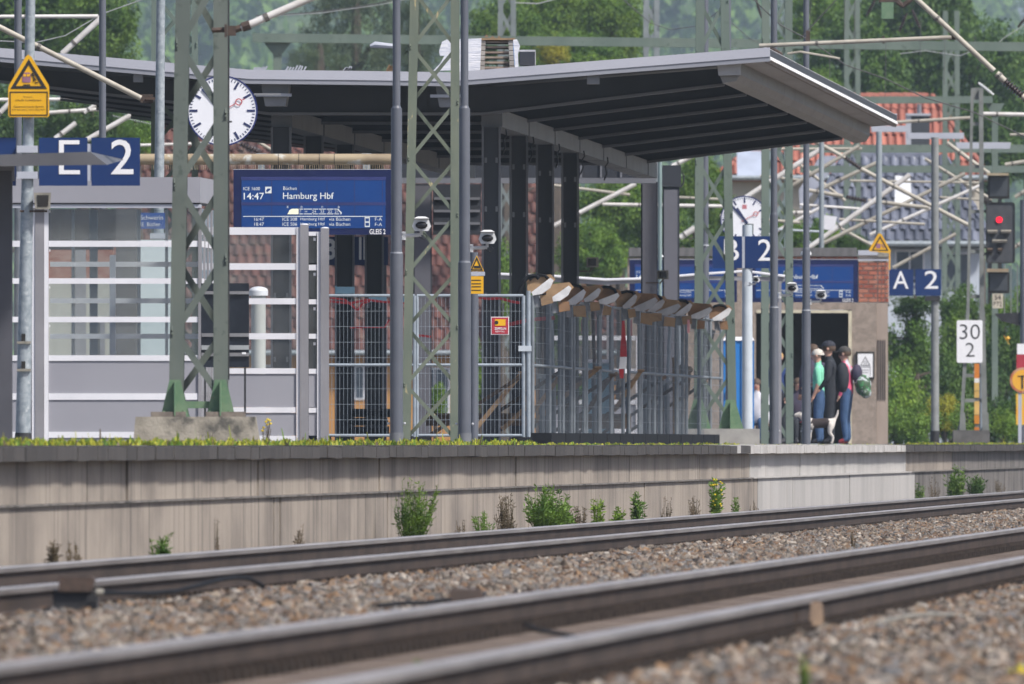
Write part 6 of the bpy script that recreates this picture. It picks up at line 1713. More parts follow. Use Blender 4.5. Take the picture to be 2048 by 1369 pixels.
lattice_mast('slender grey mast left of the wrapped pallets tree', (990, 1034), (996, 1032), HZ, -40, 84, 11, list(range(888, -50, -58)), M('mast_grey', (.19, .22, .22), None, 2, .6), depth=.5, brace=.6)
lattice_mast('slender grey mast right of the bright green trees', (1283, 1320), (1287, 1319), HZ, -40, 82, 11, list(range(888, -50, -52)), M('mast_grey_pale', (.23, .26, .27), None, 2, .6), depth=.5, brace=.6)
lattice_mast('far pale mast behind the canopy tip', (1686, 1724), (1689, 1720), HZ, -40, 76, 10, list(range(888, -50, -56)), mGREENP, depth=.5, brace=.6)
lattice_mast('far pale mast right of the salmon roof', (1883, 1922), (1886, 1919), HZ, 22, 78, 10, list(range(888, 20, -58)), mGREENP, depth=.5, brace=.6)
lattice_mast('broad far mast above the canopy tip', (1528, 1583), (1530, 1582), HZ, -40, 84, 14, list(range(888, -50, -62)), M('mast_bluegrey', (.22, .28, .28), None, 2, .6), depth=.6, brace=.6)
tc_ = thing('mast_top_arm', P(1775, 40, 112), 'green mast arm stub hanging from the top edge', 'mast arm')
q = MB(); q.pb(1763, 1787, 5, 38, 112, .25); q.build('stub', mGREENF, tc_)
q = MB(); q.pb(1758, 1800, -4, 4.6, 112, .3); q.path([P(1795, 4, 112), P(1806, 12, 112), P(1818, 2, 112), P(1830, -10, 112)], .05, 6); q.build('clamp', mRUST, tc_)

def insul(q, p0, p1, r, mi=0, n=7):
    a, b = Vector(p0), Vector(p1)
    q.tube(a, b, r * .45, 8, mi)
    for k in range(n):
        c = a.lerp(b, (k + .5) / n); d = (b - a).normalized() * ((b - a).length / n * .28)
        q.tube(c - d, c, r * .5, 10, mi, r); q.tube(c, c + d, r, 10, mi, r * .5)
def cant(segs, m, label, ins=(), extra=None, name='catenary_cantilever'):
    """tubes (x0,y0,x1,y1,r px,white) and insulators (x0,y0,x1,y1,r px) of the overhead line"""
    x0, y0 = segs[0][0], segs[0][1]
    t = thing(name, P(x0, y0, m), label, 'cantilever', 'overhead line cantilevers')
    for a in segs:
        q = MB(); q.tube(P(a[0], a[1], m), P(a[2], a[3], m), a[4] / m, 10)
        q.build('tube', mTUBEW if a[5] else mTUBE, t, smooth=True)
        p, p2 = P(a[0], a[1], m), P(a[2], a[3], m); d = (p2 - p).normalized() * .05
        f = .3; c = p.lerp(p2, f); q = MB(); q.tube(c - d * .4, c + d * .4, a[4] / m * 1.2, 8); q.build('clamp', mCLAMP, t)
    for a in ins:
        q = MB(); insul(q, P(a[0], a[1], m), P(a[2], a[3], m), a[4] / m); q.build('insulator', mINS, t, smooth=True)
    if extra: extra(t)
def ex1(t):
    q = MB(); q.tube(P(424, 61, 231), P(452, 60, 231), .022, 8); q.pb(449, 454, 49, 75, 231, .1, -.05); q.pb(455, 472, 52, 72, 231, .08, -.03); q.tube(P(470, 60, 231), P(484, 55, 231), .03, 8); q.tube(P(484, 55, 231), P(500, 50, 231), .042, 8); q.build('hinge', mRUST, t)
cant([(482, 57, 650, -16, 7.5, 1)], 231, 'white cantilever tube hinged to the sturdy green mast', extra=ex1)
cant([(-10, 50, 282, 197, 5.5, 0)], 172, 'long beige cantilever tube slanting down to slim mast', extra=lambda t: MB().pb(281, 306, 189, 206, 172, .06).pb(292, 310, 195, 200, 172, .04, -.05).build('hinge', mRUST, t))
cant([(-10, 34, 196, 33, 4, 1), (124, 108, 204, 35, 6, 1)], 140, 'white cantilever tubes at the top left before the trees')
cant([(-10, 200, 160, 199, 3.6, 1), (-10, 236, 20, 205, 5, 1)], 108, 'white cantilever tube low behind the warning sign')
cant([(95, 226, 242, 216, 3.8, 1), (168, 226, 196, 206, 4, 1), (110, 278, 152, 246, 5, 1)], 104, 'white cantilever tubes behind the letter E board')
cant([(174, 280, 272, 225, 5.2, 1), (280, 291, 420, 287, 3, 1)], 106, 'white cantilever tube slanting before the tiled roof')
cant([(1518, 92, 1903, 75, 4.2, 0), (1826, -8, 1988, 142, 5.4, 0), (1993, 147, 2010, 163, 6.5, 0), (2044, 192, 2070, 214, 6, 0)], 131, 'large beige cantilever with ribbed insulator at the upper right', [(2008, 161, 2044, 192, 10.5)],
     extra=lambda t: (MB().path([P(1534, 92, 131), P(1562, 108, 131), P(1564, 120, 131)], .025, 6).build('drop_bracket', mRUST, t), MB().path([P(1575, 108, 131), P(1600, 104, 131), P(1670, 116, 131), P(1680, 118, 131)], .018, 6).build('steady_arm', mTUBE, t), MB().pb(1612, 1620, 62, 90, 131, .05).pb(1765, 1769, 72, 88, 131, .05).pb(1900, 1912, 68, 80, 131, .06).build('fitting', mRUST, t)))
cant([(1793, 245, 1940, 236, 3.4, 0)], 93, 'beige cantilever tube across the dark chimney')
cant([(1962, 228, 2070, 230, 4, 1)], 95, 'white cantilever tube right of the signal mast top')
cant([(1491, 396, 1642, 298, 5.2, 1), (1476, 299, 1724, 298, 3, 0)], 92, 'white cantilever tube rising right of the distant clock')
cant([(1575, 377, 1719, 292, 4, 0), (1624, 280, 1690, 316, 4.2, 0), (1722, 338, 1939, 452, 4.2, 0)], 94, 'long beige cantilever slanting down across the dark glazed roof', [(1690, 316, 1722, 338, 7)])
cant([(1645, 377, 1764, 321, 4, 0), (1612, 380, 1686, 393, 4, 0), (1736, 402, 1858, 416, 4, 0)], 90, 'level beige cantilever with brown insulator before the glazed roof', [(1692, 394, 1732, 402, 7)])
cant([(1618, 496, 1820, 350, 5, 1), (1678, 439, 1850, 449, 2.6, 0)], 91, 'white cantilever tube rising above the platform house roof')
cant([(1646, 487, 1930, 348, 4, 0)], 89, 'beige cantilever tube rising above the warning triangle')
cant([(1786, 536, 1912, 468, 3.6, 0), (1894, 286, 1978, 348, 4.2, 0)], 93, 'beige cantilever tubes left of the railway signal')
cant([(1108, 452, 1272, 368, 4.6, 1), (1205, 409, 1450, 413, 3.4, 1), (1106, 371, 1260, 390, 3, 0)], 92, 'white cantilever tubes seen between the dark columns')
cant([(1344, 333, 1386, 312, 4.5, 1), (1355, 395, 1440, 399, 2.6, 0), (1360, 476, 1390, 456, 6, 1)], 91, 'white cantilever tubes right of the portal post')
cant([(1440, 432, 1600, 446, 3, 0), (1580, 426, 1622, 426, 4, 1), (1480, 430, 1540, 418, 2.4, 0)], 88, 'level cantilever tubes beside the distant clock')
cant([(2030, 395, 2070, 370, 4, 0), (2020, 500, 2070, 470, 4, 0), (2010, 330, 2060, 322, 4, 0), (2020, 270, 2070, 268, 2.5, 0)], 88, 'beige cantilever tubes right of the railway signal')
cant([(470, 258, 560, 310, 3.2, 0)], 100, 'thin brown cantilever tube before the roof under the clock', [(480, 288, 520, 306, 8)])
cant([(1600, 330, 1690, 402, 3.4, 0), (1560, 352, 1640, 300, 3.2, 1)], 87, 'thin crossing tubes left of the glazed roof')
cant([(1740, 470, 1960, 372, 3.6, 1), (1700, 362, 1960, 366, 2.4, 0)], 86, 'white tube slanting across the glazed roof to the signal')
cant([(1660, 446, 1760, 500, 3.2, 0), (1600, 410, 1720, 418, 2.6, 1)], 86, 'beige tube falling towards the warning triangle')
cant([(1850, 318, 1990, 404, 3.2, 0), (1880, 395, 1960, 400, 2.4, 0)], 85, 'beige tube falling behind the railway signal')
cant([(1540, 470, 1640, 416, 3.4, 1), (1520, 352, 1610, 362, 2.4, 0)], 87, 'white tube behind the pale lattice mast')
pn = thing('antenna_panel', P(1655, 475, 94), 'white box panel on arm above the platform house', 'panel')
q = MB(); plate(q, [(1645, 430), (1674, 434), (1668, 462), (1641, 458)], 94, .12); q.build('panel', mWHITE, pn)
q = MB(); q.tube(P(1500, 456, 94), P(1645, 464, 94), .022, 6); q.build('arm', mGALVP, pn)
def wire(pts, m, r, label, mt=mWIRE):
    q = MB(); q.path([P(x, y, m) for x, y in pts], r, 5); q.build('overhead_wire', mt, label=label, cat='wire', group='overhead wires')
wire([(1495, -12), (1560, 50), (1620, 82), (1690, 130), (1770, 158), (1850, 196), (1950, 226), (2070, 284)], 128, .010, 'sagging overhead wire passing above the canopy tip')
wire([(1600, 78), (1680, -8)], 128, .009, 'short overhead stay rising from the beige cantilever')
wire([(-10, 82), (70, 86), (130, 72), (205, 28), (300, -6)], 140, .008, 'pale stay wire among the tubes at top left', mWIREL)
wire([(512, 32), (620, 26), (720, 14), (830, -8)], 110, .010, 'thin double wire above the canopy valley', mWIRE)
wire([(512, 34), (640, 27), (760, 10), (830, -4)], 110, .008, 'second thin wire just below the double wire', mWIREL)
wire([(1030, 6), (1075, 8), (1130, -6)], 100, .012, 'thick short wire above the wrapped pallets', mWIREL)
wire([(1240, -6), (1300, 46), (1340, 60), (1400, 52), (1440, 20)], 100, .010, 'sagging wire between the two slender masts')
wire([(1455, 40), (1500, 78), (1540, 98)], 100, .008, 'thin wire falling to the canopy tip')
wire([(225, 232), (300, 248), (400, 262), (520, 300)], 100, .008, 'pale wire before the red brown roof', mWIREL)
wire([(1980, 100), (2010, 75), (2050, 50)], 95, .010, 'pale stay wire at the upper right', mWIREL)
wire([(1800, 108), (1850, 102), (1920, 112), (1990, 85)], 95, .009, 'pale loop wire right of the large cantilever', mWIREL)
for k, (x, y0, y1) in enumerate(((1585, 0, 55), (1622, 0, 64), (1690, 0, 100), (1710, 0, 120), (1772, 86, 200), (1842, 40, 110), (1890, 82, 170), (1660, 90, 240))):
    wire([(x, y0 - 8), (x - 2, y1)], 110, .006, ORDN[k] + ' thin dropper wire counted among those right of the canopy tip')
for k, (x, y, a) in enumerate(((1518, 18, .3), (1806, 45, -.4), (1832, 38, .4), (1742, 15, -.5), (1972, 178, .9), (2048, 40, -.7))):
    q = MB(); c = P(x, y, 100); d = Vector((math.sin(a), 0, -math.cos(a))) * .13; insul(q, c - d, c + d, .045, 0, 6)
    q.tube(c - d * 1.5, c - d, .02, 6); q.tube(c + d, c + d * 1.5, .02, 6)
    q.build('hanging_insulator', mINS if k != 4 else mCAMW, smooth=True, label=ORDN[k] + ' small hanging insulator counted above and right of the canopy tip', cat='insulator', group='hanging insulators')
# ------------------------------------------------------------------ people and dog
mSKIN = M('skin', (.52, .30, .22), (.46, .26, .19), 12, .55)
mHAIRD = M('hair_brown', (.09, .055, .035), None, 30, .7)
mHAIRW = M('hair_white', (.60, .56, .50), None, 30, .7)
mHAIRB = M('hair_blond', (.45, .28, .11), None, 30, .7)
mSHOE = M('shoe_dark', (.03, .03, .035), None, 8, .6)
mSHOER = M('shoe_red', (.30, .04, .05), None, 8, .6)
mJEAN = M('jeans', (.045, .095, .20), (.03, .07, .15), 9, .85)
mBLACKC = M('black_cloth', (.012, .015, .022), (.02, .023, .03), 9, .85)
mGREENC = M('mint_shirt', (.22, .62, .42), (.17, .52, .35), 9, .8)
mPINK = M('pink_jacket', (.66, .09, .18), (.55, .07, .15), 5, .7, c3=(.45, .46, .5), c3_scale=2.6, c3_lo=.55, c3_hi=.6)
mBLUEC = M('blue_jacket', (.02, .05, .18), (.015, .04, .14), 8, .8)
mWHITEC = M('white_shirt', (.66, .66, .72), (.58, .58, .64), 9, .8)
mNAVYC = M('navy_jacket', (.03, .03, .06), (.05, .035, .06), 7, .8)
mPACK = M('patterned_bag', (.05, .09, .05), (.42, .46, .48), 9, .8, lo=.5, hi=.54, c3=(.04, .22, .07), c3_scale=16, c3_lo=.55, c3_hi=.6)

def skin_body(name, J, E, mats, cls, parent, root=0, sub=2):
    """one continuous body grown round a skeleton: J joints (x, y, z, r), E bones (a, b, material)"""
    me = bpy.data.meshes.new(name + '_rig')
    me.from_pydata([j[:3] for j in J], [(a, b) for a, b, _ in E], [])
    ob = bpy.data.objects.new(name + '_rig', me); COL.objects.link(ob)
    sk = ob.modifiers.new('skin', 'SKIN'); sk.use_smooth_shade = True; sk.branch_smoothing = .3
    ly = me.skin_vertices[0].data
    for i, j in enumerate(J):
        ly[i].radius = (j[3], j[3] if len(j) < 5 else j[4]); ly[i].use_root = (i == root)
    sb = ob.modifiers.new('sub', 'SUBSURF'); sb.levels = sub; sb.render_levels = sub
    bpy.context.view_layer.update()
    dg = bpy.context.evaluated_depsgraph_get()
    out = bpy.data.meshes.new_from_object(ob.evaluated_get(dg))
    bpy.data.objects.remove(ob); bpy.data.meshes.remove(me)
    out.materials.clear()
    for m in mats: out.materials.append(m)
    seg = [(Vector(J[a][:3]), Vector(J[b][:3]), mi, (J[a][3] + J[b][3]) / 2) for a, b, mi in E]
    idx = []
    for p in out.polygons:
        c = p.center; best, bd = 0, 1e9
        for a, b, mi, r in seg:
            d = b - a; t = max(0, min(1, (c - a).dot(d) / max(d.length_squared, 1e-9)))
            dist = (c - (a + d * t)).length - r * .6
            if dist < bd: bd, best = dist, mi
        idx.append(best)
    out.polygons.foreach_set('material_index', idx)
    out.shade_smooth(); out.update()
    return out

def person(x, m, h, face, top, legs, shoe, hair, label, pose='stand', arm_l=None, arm_r=None, cap=None, zbase=0.0, sleeves=True, extras=None, stride=.0, dy=0.0):
    """face: turn about the vertical in degrees, 0 looks away from the viewer, 90 looks left"""
    t = thing('person', P(x, HZ, m) + Vector((0, dy, zbase - CZ)), label, 'person', 'people waiting at the platform house')
    k = h / 1.75
    J, E = [], []
    def add(p, r, par=None, mi=0):
        J.append((p[0] * k, p[1] * k, p[2] * k, r * k)); i = len(J) - 1
        if par is not None: E.append((par, i, mi))
        return i
    TOP, LEG, SK, SH = 0, 1, 2, 3
    sit = pose == 'sit'
    hz = .50 if sit else .95
    pel = add((0, 0, hz), .145)
    sp = add((0, .01, hz + .20), .140, pel, TOP)
    chs = add((0, .02, hz + .41), .155, sp, TOP)
    nk = add((0, .03, hz + .54), .062, chs, TOP)
    h0 = add((0, .045, hz + .62), .075, nk, SK)
    h1 = add((0, .055, hz + .70), .098, h0, SK)
    h2 = add((0, .040, hz + .765), .085, h1, SK)
    ns = add((0, .155, hz + .685), .018, h1, SK)
    for sx, arm in ((-1, arm_l), (1, arm_r)):
        s1 = add((sx * .17, .01, hz + .46), .078, chs, TOP)
        el, wr = arm or ((sx * .235, -.03, hz + .20), (sx * .225, .07, hz - .04))
        if arm: el = (el[0], el[1], hz - .95 + el[2]); wr = (wr[0], wr[1], hz - .95 + wr[2])
        e1 = add(el, .055, s1, TOP)
        w1 = add(wr, .036, e1, TOP if sleeves else SK)
        d = (Vector(wr) - Vector(el)).normalized()
        pm = add(tuple(Vector(wr) + d * .055), .036, w1, SK)
        sd_ = Vector((0, 1, 0)).cross(d)
        if sd_.length < .3: sd_ = Vector((1, 0, 0))
        sd_.normalize()
        b0 = Vector(wr) + d * .055
        for fi in range(4):
            o = sd_ * (-.027 + .018 * fi); l = (.062, .074, .070, .054)[fi]
            f1 = add(tuple(b0 + o + d * l * .5), .0095, pm, SK)
            add(tuple(b0 + o + d * l + Vector((0, .012, -.012))), .008, f1, SK)
        th = add(tuple(Vector(wr) + d * .035 + sd_ * -.045), .0105, w1, SK)
        add(tuple(Vector(wr) + d * .075 + sd_ * -.058), .009, th, SK)
    for sx in (-1, 1):
        hp = add((sx * .095, 0, hz - .06), .105, pel, LEG)
        if sit:
            kn = add((sx * .12, .42, hz - .02), .072, hp, LEG); an = add((sx * .12, .44, .09), .048, kn, LEG); tp = add((sx * .12, .58, .035), .04, an, SH)
        else:
            st = stride * sx
            kn = add((sx * .105, .03 + st * .5, .50), .074, hp, LEG); an = add((sx * .11, -.01 + st, .09), .052, kn, LEG); tp = add((sx * .125, .13 + st, .035), .042, an, SH)
    me = skin_body('body', J, E, [top, legs, mSKIN, shoe], None, t)
    o = link('body', me, t); o.rotation_euler = (0, 0, R(face))
    def part(q, name, mt, smooth=True):
        p = link(name, q.mesh(name, [mt], (0, 0, 0), smooth), t); p.rotation_euler = (0, 0, R(face)); return p
    hc = Vector((0, .048, hz + .725)) * k
    q = MB(); q.ball(hc + Vector((0, -.012, .0)) * k, .108 * k, .120 * k, .112 * k, 14, 7, z0=-.05 if cap is None else -.5); part(q, 'hair', hair)
    q = MB()
    for sx in (-1, 1): q.ball((sx * .037 * k, .148 * k, (hz + .715) * k), .014 * k, .01 * k, .009 * k, 8, 4)
    part(q, 'eyes', mBLK)
    q = MB(); q.ball((0, .146 * k, (hz + .648) * k), .026 * k, .01 * k, .006 * k, 8, 4); part(q, 'mouth', mRED)
    q = MB()
    for sx in (-1, 1): q.ball((sx * .1 * k, .045 * k, (hz + .70) * k), .012 * k, .024 * k, .034 * k, 8, 4)
    part(q, 'ears', mSKIN)
    if cap is not None:
        q = MB(); q.ball(hc + Vector((0, -.005, .03)) * k, .113 * k, .125 * k, .098 * k, 16, 6, z0=0)
        q.hexa([Vector((-.085, .10, hz + .755)) * k, Vector((.085, .10, hz + .755)) * k, Vector((.07, .235, hz + .735)) * k, Vector((-.07, .235, hz + .735)) * k], [Vector((-.085, .10, hz + .772)) * k, Vector((.085, .10, hz + .772)) * k, Vector((.07, .235, hz + .747)) * k, Vector((-.07, .235, hz + .747)) * k]); part(q, 'cap', cap)
    if extras: extras(part, k, hz)
    return t
person(1628, 112.2, 1.76, 20, mNAVYC, mBLACKC, mSHOE, mHAIRD, 'dark haired person in navy jacket half hidden by camera pole', dy=.5)
person(1640, 113, 1.66, 78, mGREENC, mJEAN, mSHOE, mHAIRW, 'white haired person in mint green top and jeans', arm_r=((.22, .08, 1.17), (.16, .26, 1.10)), sleeves=False, dy=.2,
       extras=lambda part, k, hz: part(MB().ball((.0, .16 * k, .98 * k), .11 * k, .07 * k, .09 * k, 12, 6), 'waist_bag', mBLACKC))
def pack_c(part, k, hz):
    q = MB(); q.ball((0, -.20 * k, 1.16 * k), .17 * k, .12 * k, .27 * k, 12, 7); part(q, 'backpack', mBLACKC)
person(1662, 113.5, 1.78, 82, mBLACKC, mBLACKC, mSHOE, mHAIRD, 'person in black jacket and black peaked cap', arm_l=((-.26, .02, 1.15), (-.23, .16, .97)), arm_r=((.26, -.02, 1.15), (.24, .05, .92)), cap=M('cap_navy', (.02, .022, .035), None, 8, .8), extras=pack_c, dy=-.15)
def pack_d(part, k, hz):
    q = MB(); q.ball((0, -.19 * k, 1.30 * k), .15 * k, .10 * k, .17 * k, 12, 7); part(q, 'hood', mNAVYC)
    q = MB(); q.ball((.02, -.30 * k, 1.08 * k), .20 * k, .15 * k, .20 * k, 14, 8); q.ball((.0, -.36 * k, .95 * k), .16 * k, .10 * k, .11 * k, 12, 6); part(q, 'rucksack', mPACK)
person(1694, 112.6, 1.70, 75, mPINK, mJEAN, mSHOER, mHAIRD, 'person in pink jacket with patterned green rucksack', cap=M('cap_grey', (.06, .055, .05), None, 8, .8), extras=pack_d, dy=.25)
person(1558, 109, 1.68, 150, mBLUEC, mBLACKC, mSHOE, mHAIRB, 'blond person in blue jacket behind the camera pole', dy=.3)
bn = thing('bench', P(1545, HZ, 108), 'low dark bench under the seated people', 'bench')
q = MB(); q.pb(1495, 1610, 836, 842, 108, .45); q.build('seat', mTIMBD, bn)
for x in (1500, 1550, 1604): q = MB(); q.pb(x - 2, x + 2, 842.4, HZ, 108, .4, .03); q.build('leg', mDARK, bn)
person(1513, 108.6, 1.60, 175, mWHITEC, mJEAN, mSHOE, mHAIRD, 'seated person in white shirt left of the pale lattice mast', 'sit', dy=.1)
person(1538, 108.4, 1.55, 185, mWHITEC, mBLACKC, mSHOE, mHAIRD, 'seated person in white top between mast leg and camera pole', 'sit', dy=.1)
person(1596, 108.3, 1.62, 190, mNAVYC, mBLACKC, mSHOE, mHAIRD, 'seated person in dark clothes beside the camera pole', 'sit', dy=.1)
# dog: stands in profile, head to the left
def dog(x, m, label):
    t = thing('dog', P(x, HZ, m) + Vector((0, -.35, -CZ)), label, 'dog')
    J = [(0, 0, .37, .10), (-.14, 0, .36, .115), (-.24, 0, .40, .085), (-.30, 0, .48, .06), (-.345, 0, .53, .066), (-.41, 0, .515, .040), (-.46, 0, .50, .026),
         (.12, 0, .38, .09), (.20, 0, .38, .078), (.26, 0, .44, .025), (.30, 0, .53, .02), (.31, 0, .60, .012)]
    E = [(0, 1, 1), (1, 2, 0), (2, 3, 0), (3, 4, 0), (4, 5, 0), (5, 6, 0), (0, 7, 1), (7, 8, 0), (8, 9, 0), (9, 10, 0), (10, 11, 0)]
    for sy in (-.055, .055):
        n = len(J); J += [(-.19, sy, .29, .045), (-.175, sy, .17, .027), (-.19, sy, .03, .022), (-.215, sy, .02, .024)]; E += [(1, n, 0), (n, n + 1, 0), (n + 1, n + 2, 0), (n + 2, n + 3, 0)]
        n = len(J); J += [(.19, sy, .29, .058), (.155, sy, .215, .036), (.225, sy, .13, .023), (.205, sy, .03, .021), (.18, sy, .02, .024)]; E += [(8, n, 0), (n, n + 1, 0), (n + 1, n + 2, 0), (n + 2, n + 3, 0), (n + 3, n + 4, 0)]
    me = skin_body('body', J, E, [M('fur_white', (.62, .58, .54), (.5, .46, .42), 20, .9), M('fur_dark', (.035, .025, .025), None, 20, .9)], None, t)
    link('body', me, t)
    o0 = ORG[t]
    for sy in (-.04, .04):
        q = MB(); q.hexa([(-.34, sy - .02, .57), (-.315, sy - .02, .57), (-.315, sy + .02, .57), (-.34, sy + .02, .57)], [(-.318, sy * 1.5 - .005, .635), (-.312, sy * 1.5 - .005, .635), (-.312, sy * 1.5 + .005, .635), (-.318, sy * 1.5 + .005, .635)])
        link('ear', q.mesh('ear', [mBLACKC], (0, 0, 0)), t)
    q = MB(); q.ball((-.482, 0, .502), .014, .014, .012, 8, 4); link('nose', q.mesh('nose', [mBLK], (0, 0, 0), True), t)
    q = MB(); q.disc((-.275, 0, .42), .088, .02, 14, axis=(-.5, 0, .8)); link('collar', q.mesh('collar', [mRED], (0, 0, 0)), t)
dog(1640, 114.5, 'small white dog with dark saddle at the people\'s feet')

# ------------------------------------------------------------------ weeds along the wall and platform edge
def weed(x, D, y_top, w, kind, label, leaf=.022, n=40, lean=0.0, flower=None, zb=-.97, cat='weed', per=26):
    m = (VPX - x) / D
    b = P(x, HZ, m); b.z = zb
    H = (HZ - y_top) / m - zb; Wd = w / m / 2
    t = thing('weed', b, label, cat, 'weeds along the platform wall')
    g = np.random.default_rng(int(x * 7 + y_top))
    st = MB(); V, Fq = [], []
    fl = MB()
    for k in range(n):
        a = g.random() * 6.28; sp = g.random() ** .7
        hh = H * (1 - .45 * sp * g.random()) * (.55 + .45 * g.random())
        tip = Vector((b.x + (math.cos(a) * sp * Wd) + lean * hh, b.y + math.sin(a) * sp * Wd * 2, b.z + hh))
        root = b + Vector((math.cos(a) * Wd * .15, math.sin(a) * Wd * .2, 0))
        mid = root.lerp(tip, .55) + Vector((math.cos(a) * Wd * .1, 0, hh * .05))
        st.path([root, mid, tip], .003, 4, rs=[.004, .003, .0015])
        for i in range(per):
            f = .15 + .85 * g.random()
            p = (root.lerp(mid, f / .55) if f < .55 else mid.lerp(tip, (f - .55) / .45))
            d = Vector(g.normal(size=3)); d.z = abs(d.z) * .8; d.normalize()
            s = d.cross(Vector(g.normal(size=3))).normalized()
            L_ = leaf * (.6 + .9 * g.random()); q0 = len(V)
            V += [p, p + d * L_ + s * L_ * .28, p + d * L_ * 2, p + d * L_ - s * L_ * .28]; Fq.append((q0, q0 + 1, q0 + 2, q0 + 3))
        if flower is not None and g.random() < .6:
            fl.ball(tip, .014, .014, .011, 6, 3)
            if g.random() < .5: fl.ball(tip.lerp(mid, .2 + .2 * g.random()) + Vector((.012, -.01, 0)), .012, .012, .01, 6, 3)
    o = ORG[t]
    st.build('stems', LEAF['dry'] if kind == 'dry' else LEAF['mid'], t)
    link('leaves', raw_mesh('leaves', np.array([tuple(v - o) for v in V]), np.array(Fq), [LEAF[kind]]), t)
    if fl.v: fl.build('flowers', flower, t)
mFLY = M('flower_yellow', (.75, .58, .03), (.68, .5, .02), 20, .6)
WEEDS = [
    (822, 950, 92, 'mid', 'tall feathery green weed left of the middle wall joint', .018, 90, .10, None), (1090, 960, 96, 'mid', 'broad dark green weed in the middle of the wall', .024, 95, .03, None), (1122, 1004, 70, 'mid', 'low green weed leaning on the broad weed', .022, 44, .08, None),
    (1012, 978, 50, 'dry', 'dry brown weed with seed heads left of the broad weed', .014, 34, 0, None), (968, 1015, 46, 'mid', 'low scraggy weed left of the dry brown weed', .014, 26, 0, None), (925, 1022, 30, 'dry', 'thin dry stalks right of the feathery weed', .010, 12, 0, None),
    (1160, 1000, 44, 'dry', 'dry stalk clump right of the broad weed', .014, 22, 0, None), (1196, 978, 24, 'bright', 'slim fresh green weed with broad leaves', .026, 14, 0, None), (1236, 1006, 30, 'bright', 'short bushy green weed in the wall middle', .026, 18, 0, None), (1277, 980, 28, 'bright', 'rounded green weed with stem left of the dry stalks', .028, 18, 0, None),
    (1330, 985, 34, 'dry', 'sparse dry stalks right of the rounded weed', .010, 12, 0, None), (1388, 982, 28, 'dry', 'dry stalks left of the yellow flowering weed', .012, 16, 0, None), (1432, 948, 28, 'mid', 'narrow upright weed with yellow flowers', .028, 26, 0, mFLY), (1474, 984, 22, 'mid', 'small branched weed right of the yellow flowering weed', .018, 12, 0, None), (1508, 986, 20, 'dry', 'dry stalk before the pale wall section', .010, 8, 0, None),
    (324, 1060, 46, 'mid', 'small grassy weed below the sturdy mast', .022, 26, 0, None), (106, 1066, 40, 'dry', 'thin grass tuft at the far left wall foot', .018, 18, 0, None), (148, 1072, 40, 'dry', 'dry grass tuft beside the far left tuft', .012, 14, 0, None), (594, 1028, 24, 'dry', 'single dry curled weed on the left wall', .012, 10, .1, None), (432, 1028, 14, 'dry', 'lone thin stalk on the left wall', .008, 5, 0, None),
    (1912, 926, 48, 'mid', 'green weed at the old wall end on the right', .03, 40, 0, None), (1952, 944, 42, 'dark', 'dark weed beside the old wall end', .03, 34, 0, None), (1840, 958, 22, 'bright', 'light green weed at the end of the pale wall', .022, 14, 0, None), (1868, 940, 30, 'dry', 'dry weed between pale wall end and green weeds', .012, 14, 0, None), (2000, 950, 30, 'dry', 'dry weed near the right edge of the wall', .014, 14, 0, None),
]
for x, yt, w, kind, lab, lf, n, ln, fl in WEEDS: weed(x, 11.05, yt, w, kind, lab, lf, n, ln, fl)
weed(2038, 2.55, 1318, 40, 'yellow', 'blurred yellow flowers at the bottom right corner', .012, 22, 0, mFLY, zb=-1.0, cat='flower')
weed(1608, 3.1, 1300, 16, 'bright', 'tiny green sprout in the foreground ballast', .012, 8, 0, None, zb=-.96, cat='weed')
weed(840, 4.9, 1306, 40, 'bright', 'small grass tuft between the rails of the near track', .014, 12, 0, None, zb=-.99, cat='weed')
weed(1705, 7.0, 1048, 12, 'dry', 'thin dry stalk in the ballast between the tracks', .010, 6, 0, None, zb=-.95, cat='weed')
weed(531, 12.2, 830, 26, 'dry', 'spindly weed beside the mast foundation', .007, 7, 0, mFLY, zb=0, cat='weed', per=14)
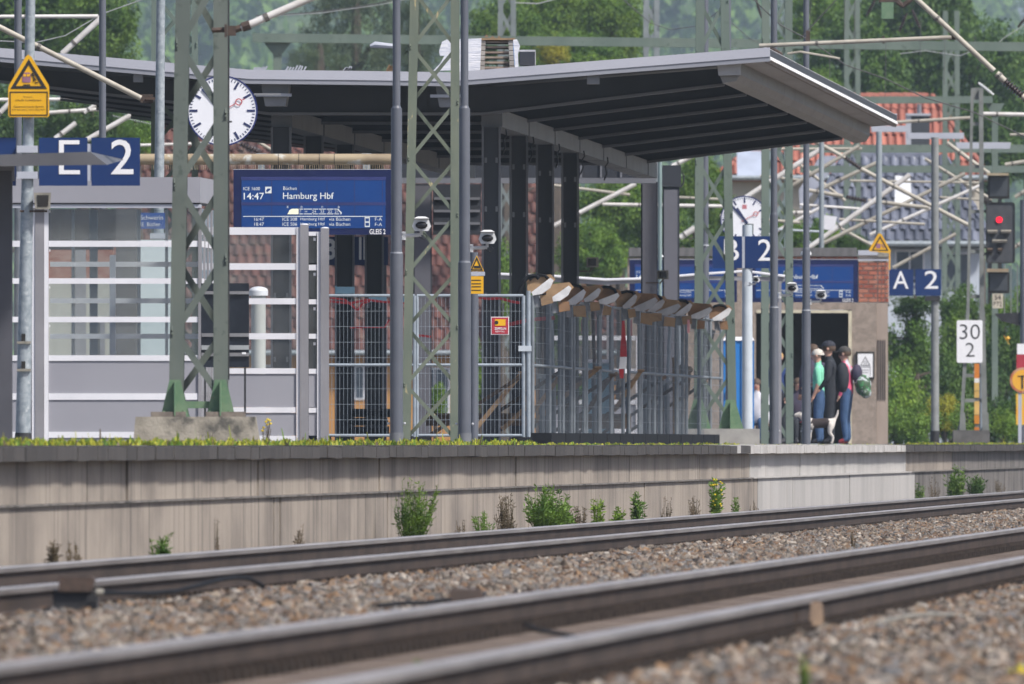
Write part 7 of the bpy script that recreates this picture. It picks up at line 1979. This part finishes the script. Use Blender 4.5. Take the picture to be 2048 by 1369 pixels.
def edge_grass():
    g = np.random.default_rng(9)
    V, Fq, mi = [], [], []
    spans = [(-30, 1060, 1.0, 24000), (1060, 1480, .55, 2500), (1815, 2100, .8, 5200), (1480, 1815, .3, 260)]
    for x0, x1, hs2, n in spans:
        for k in range(n):
            x = x0 + (x1 - x0) * g.random(); D = DE + .30 + .9 * g.random() ** 1.3
            if hs2 == .55: D = DE + .3 + .4 * g.random()
            cl = .5 + .5 * math.sin(x * .31 + 2 * math.sin(x * .05) + D * 3) * math.sin(x * .083 + 1)
            if g.random() > .08 + .92 * cl ** 1.6: continue
            p = T(S(x, D), D); h = hs2 * (.012 + .026 * g.random() ** 2 + .042 * cl ** 2 * g.random())
            if g.random() < .012: h *= 2.2
            a = g.random() * 6.28; w = .006 + .008 * g.random()
            d = Vector((math.cos(a), math.sin(a), 0)) * w; ln = Vector((g.normal() * .012, g.normal() * .012, h))
            b = len(V); V += [p - d, p + d, p + ln + d * .6, p + ln * 1.05 - d * .2]; Fq.append((b, b + 1, b + 2, b + 3)); mi.append(0 if g.random() < .6 else (1 if g.random() < .8 else 2))
    return raw_mesh('grass', np.array([tuple(v) for v in V]), np.array(Fq), [leaf_mat('moss_yellow', (.34, .36, .03), (.44, .42, .05), (.22, .27, .03)), LEAF['bright'], LEAF['dry']], mi)
link('grass', edge_grass(), label='yellow green moss and grass strip growing along the platform edge', cat='grass', kind='stuff')
# ------------------------------------------------------------------ air and loose stones
hz_ = MB().box(-3010, 3010, -210, 9010, -3.2, 330).build('haze', [], kind='stuff', label='thin pale haze hanging over the whole scene', cat='haze')
mHZ = bpy.data.materials.new('haze'); mHZ.use_nodes = True
_n = mHZ.node_tree.nodes; _n.clear()
_o = _n.new('ShaderNodeOutputMaterial'); _v = _n.new('ShaderNodeVolumePrincipled')
_v.inputs['Color'].default_value = (.68, .84, 1.0, 1); _v.inputs['Density'].default_value = .00010; _v.inputs['Anisotropy'].default_value = .1
mHZ.node_tree.links.new(_v.outputs[0], _o.inputs['Volume'])
hz_.data.materials.append(mHZ)
scatter(bal, 420, .016, .070, 3)
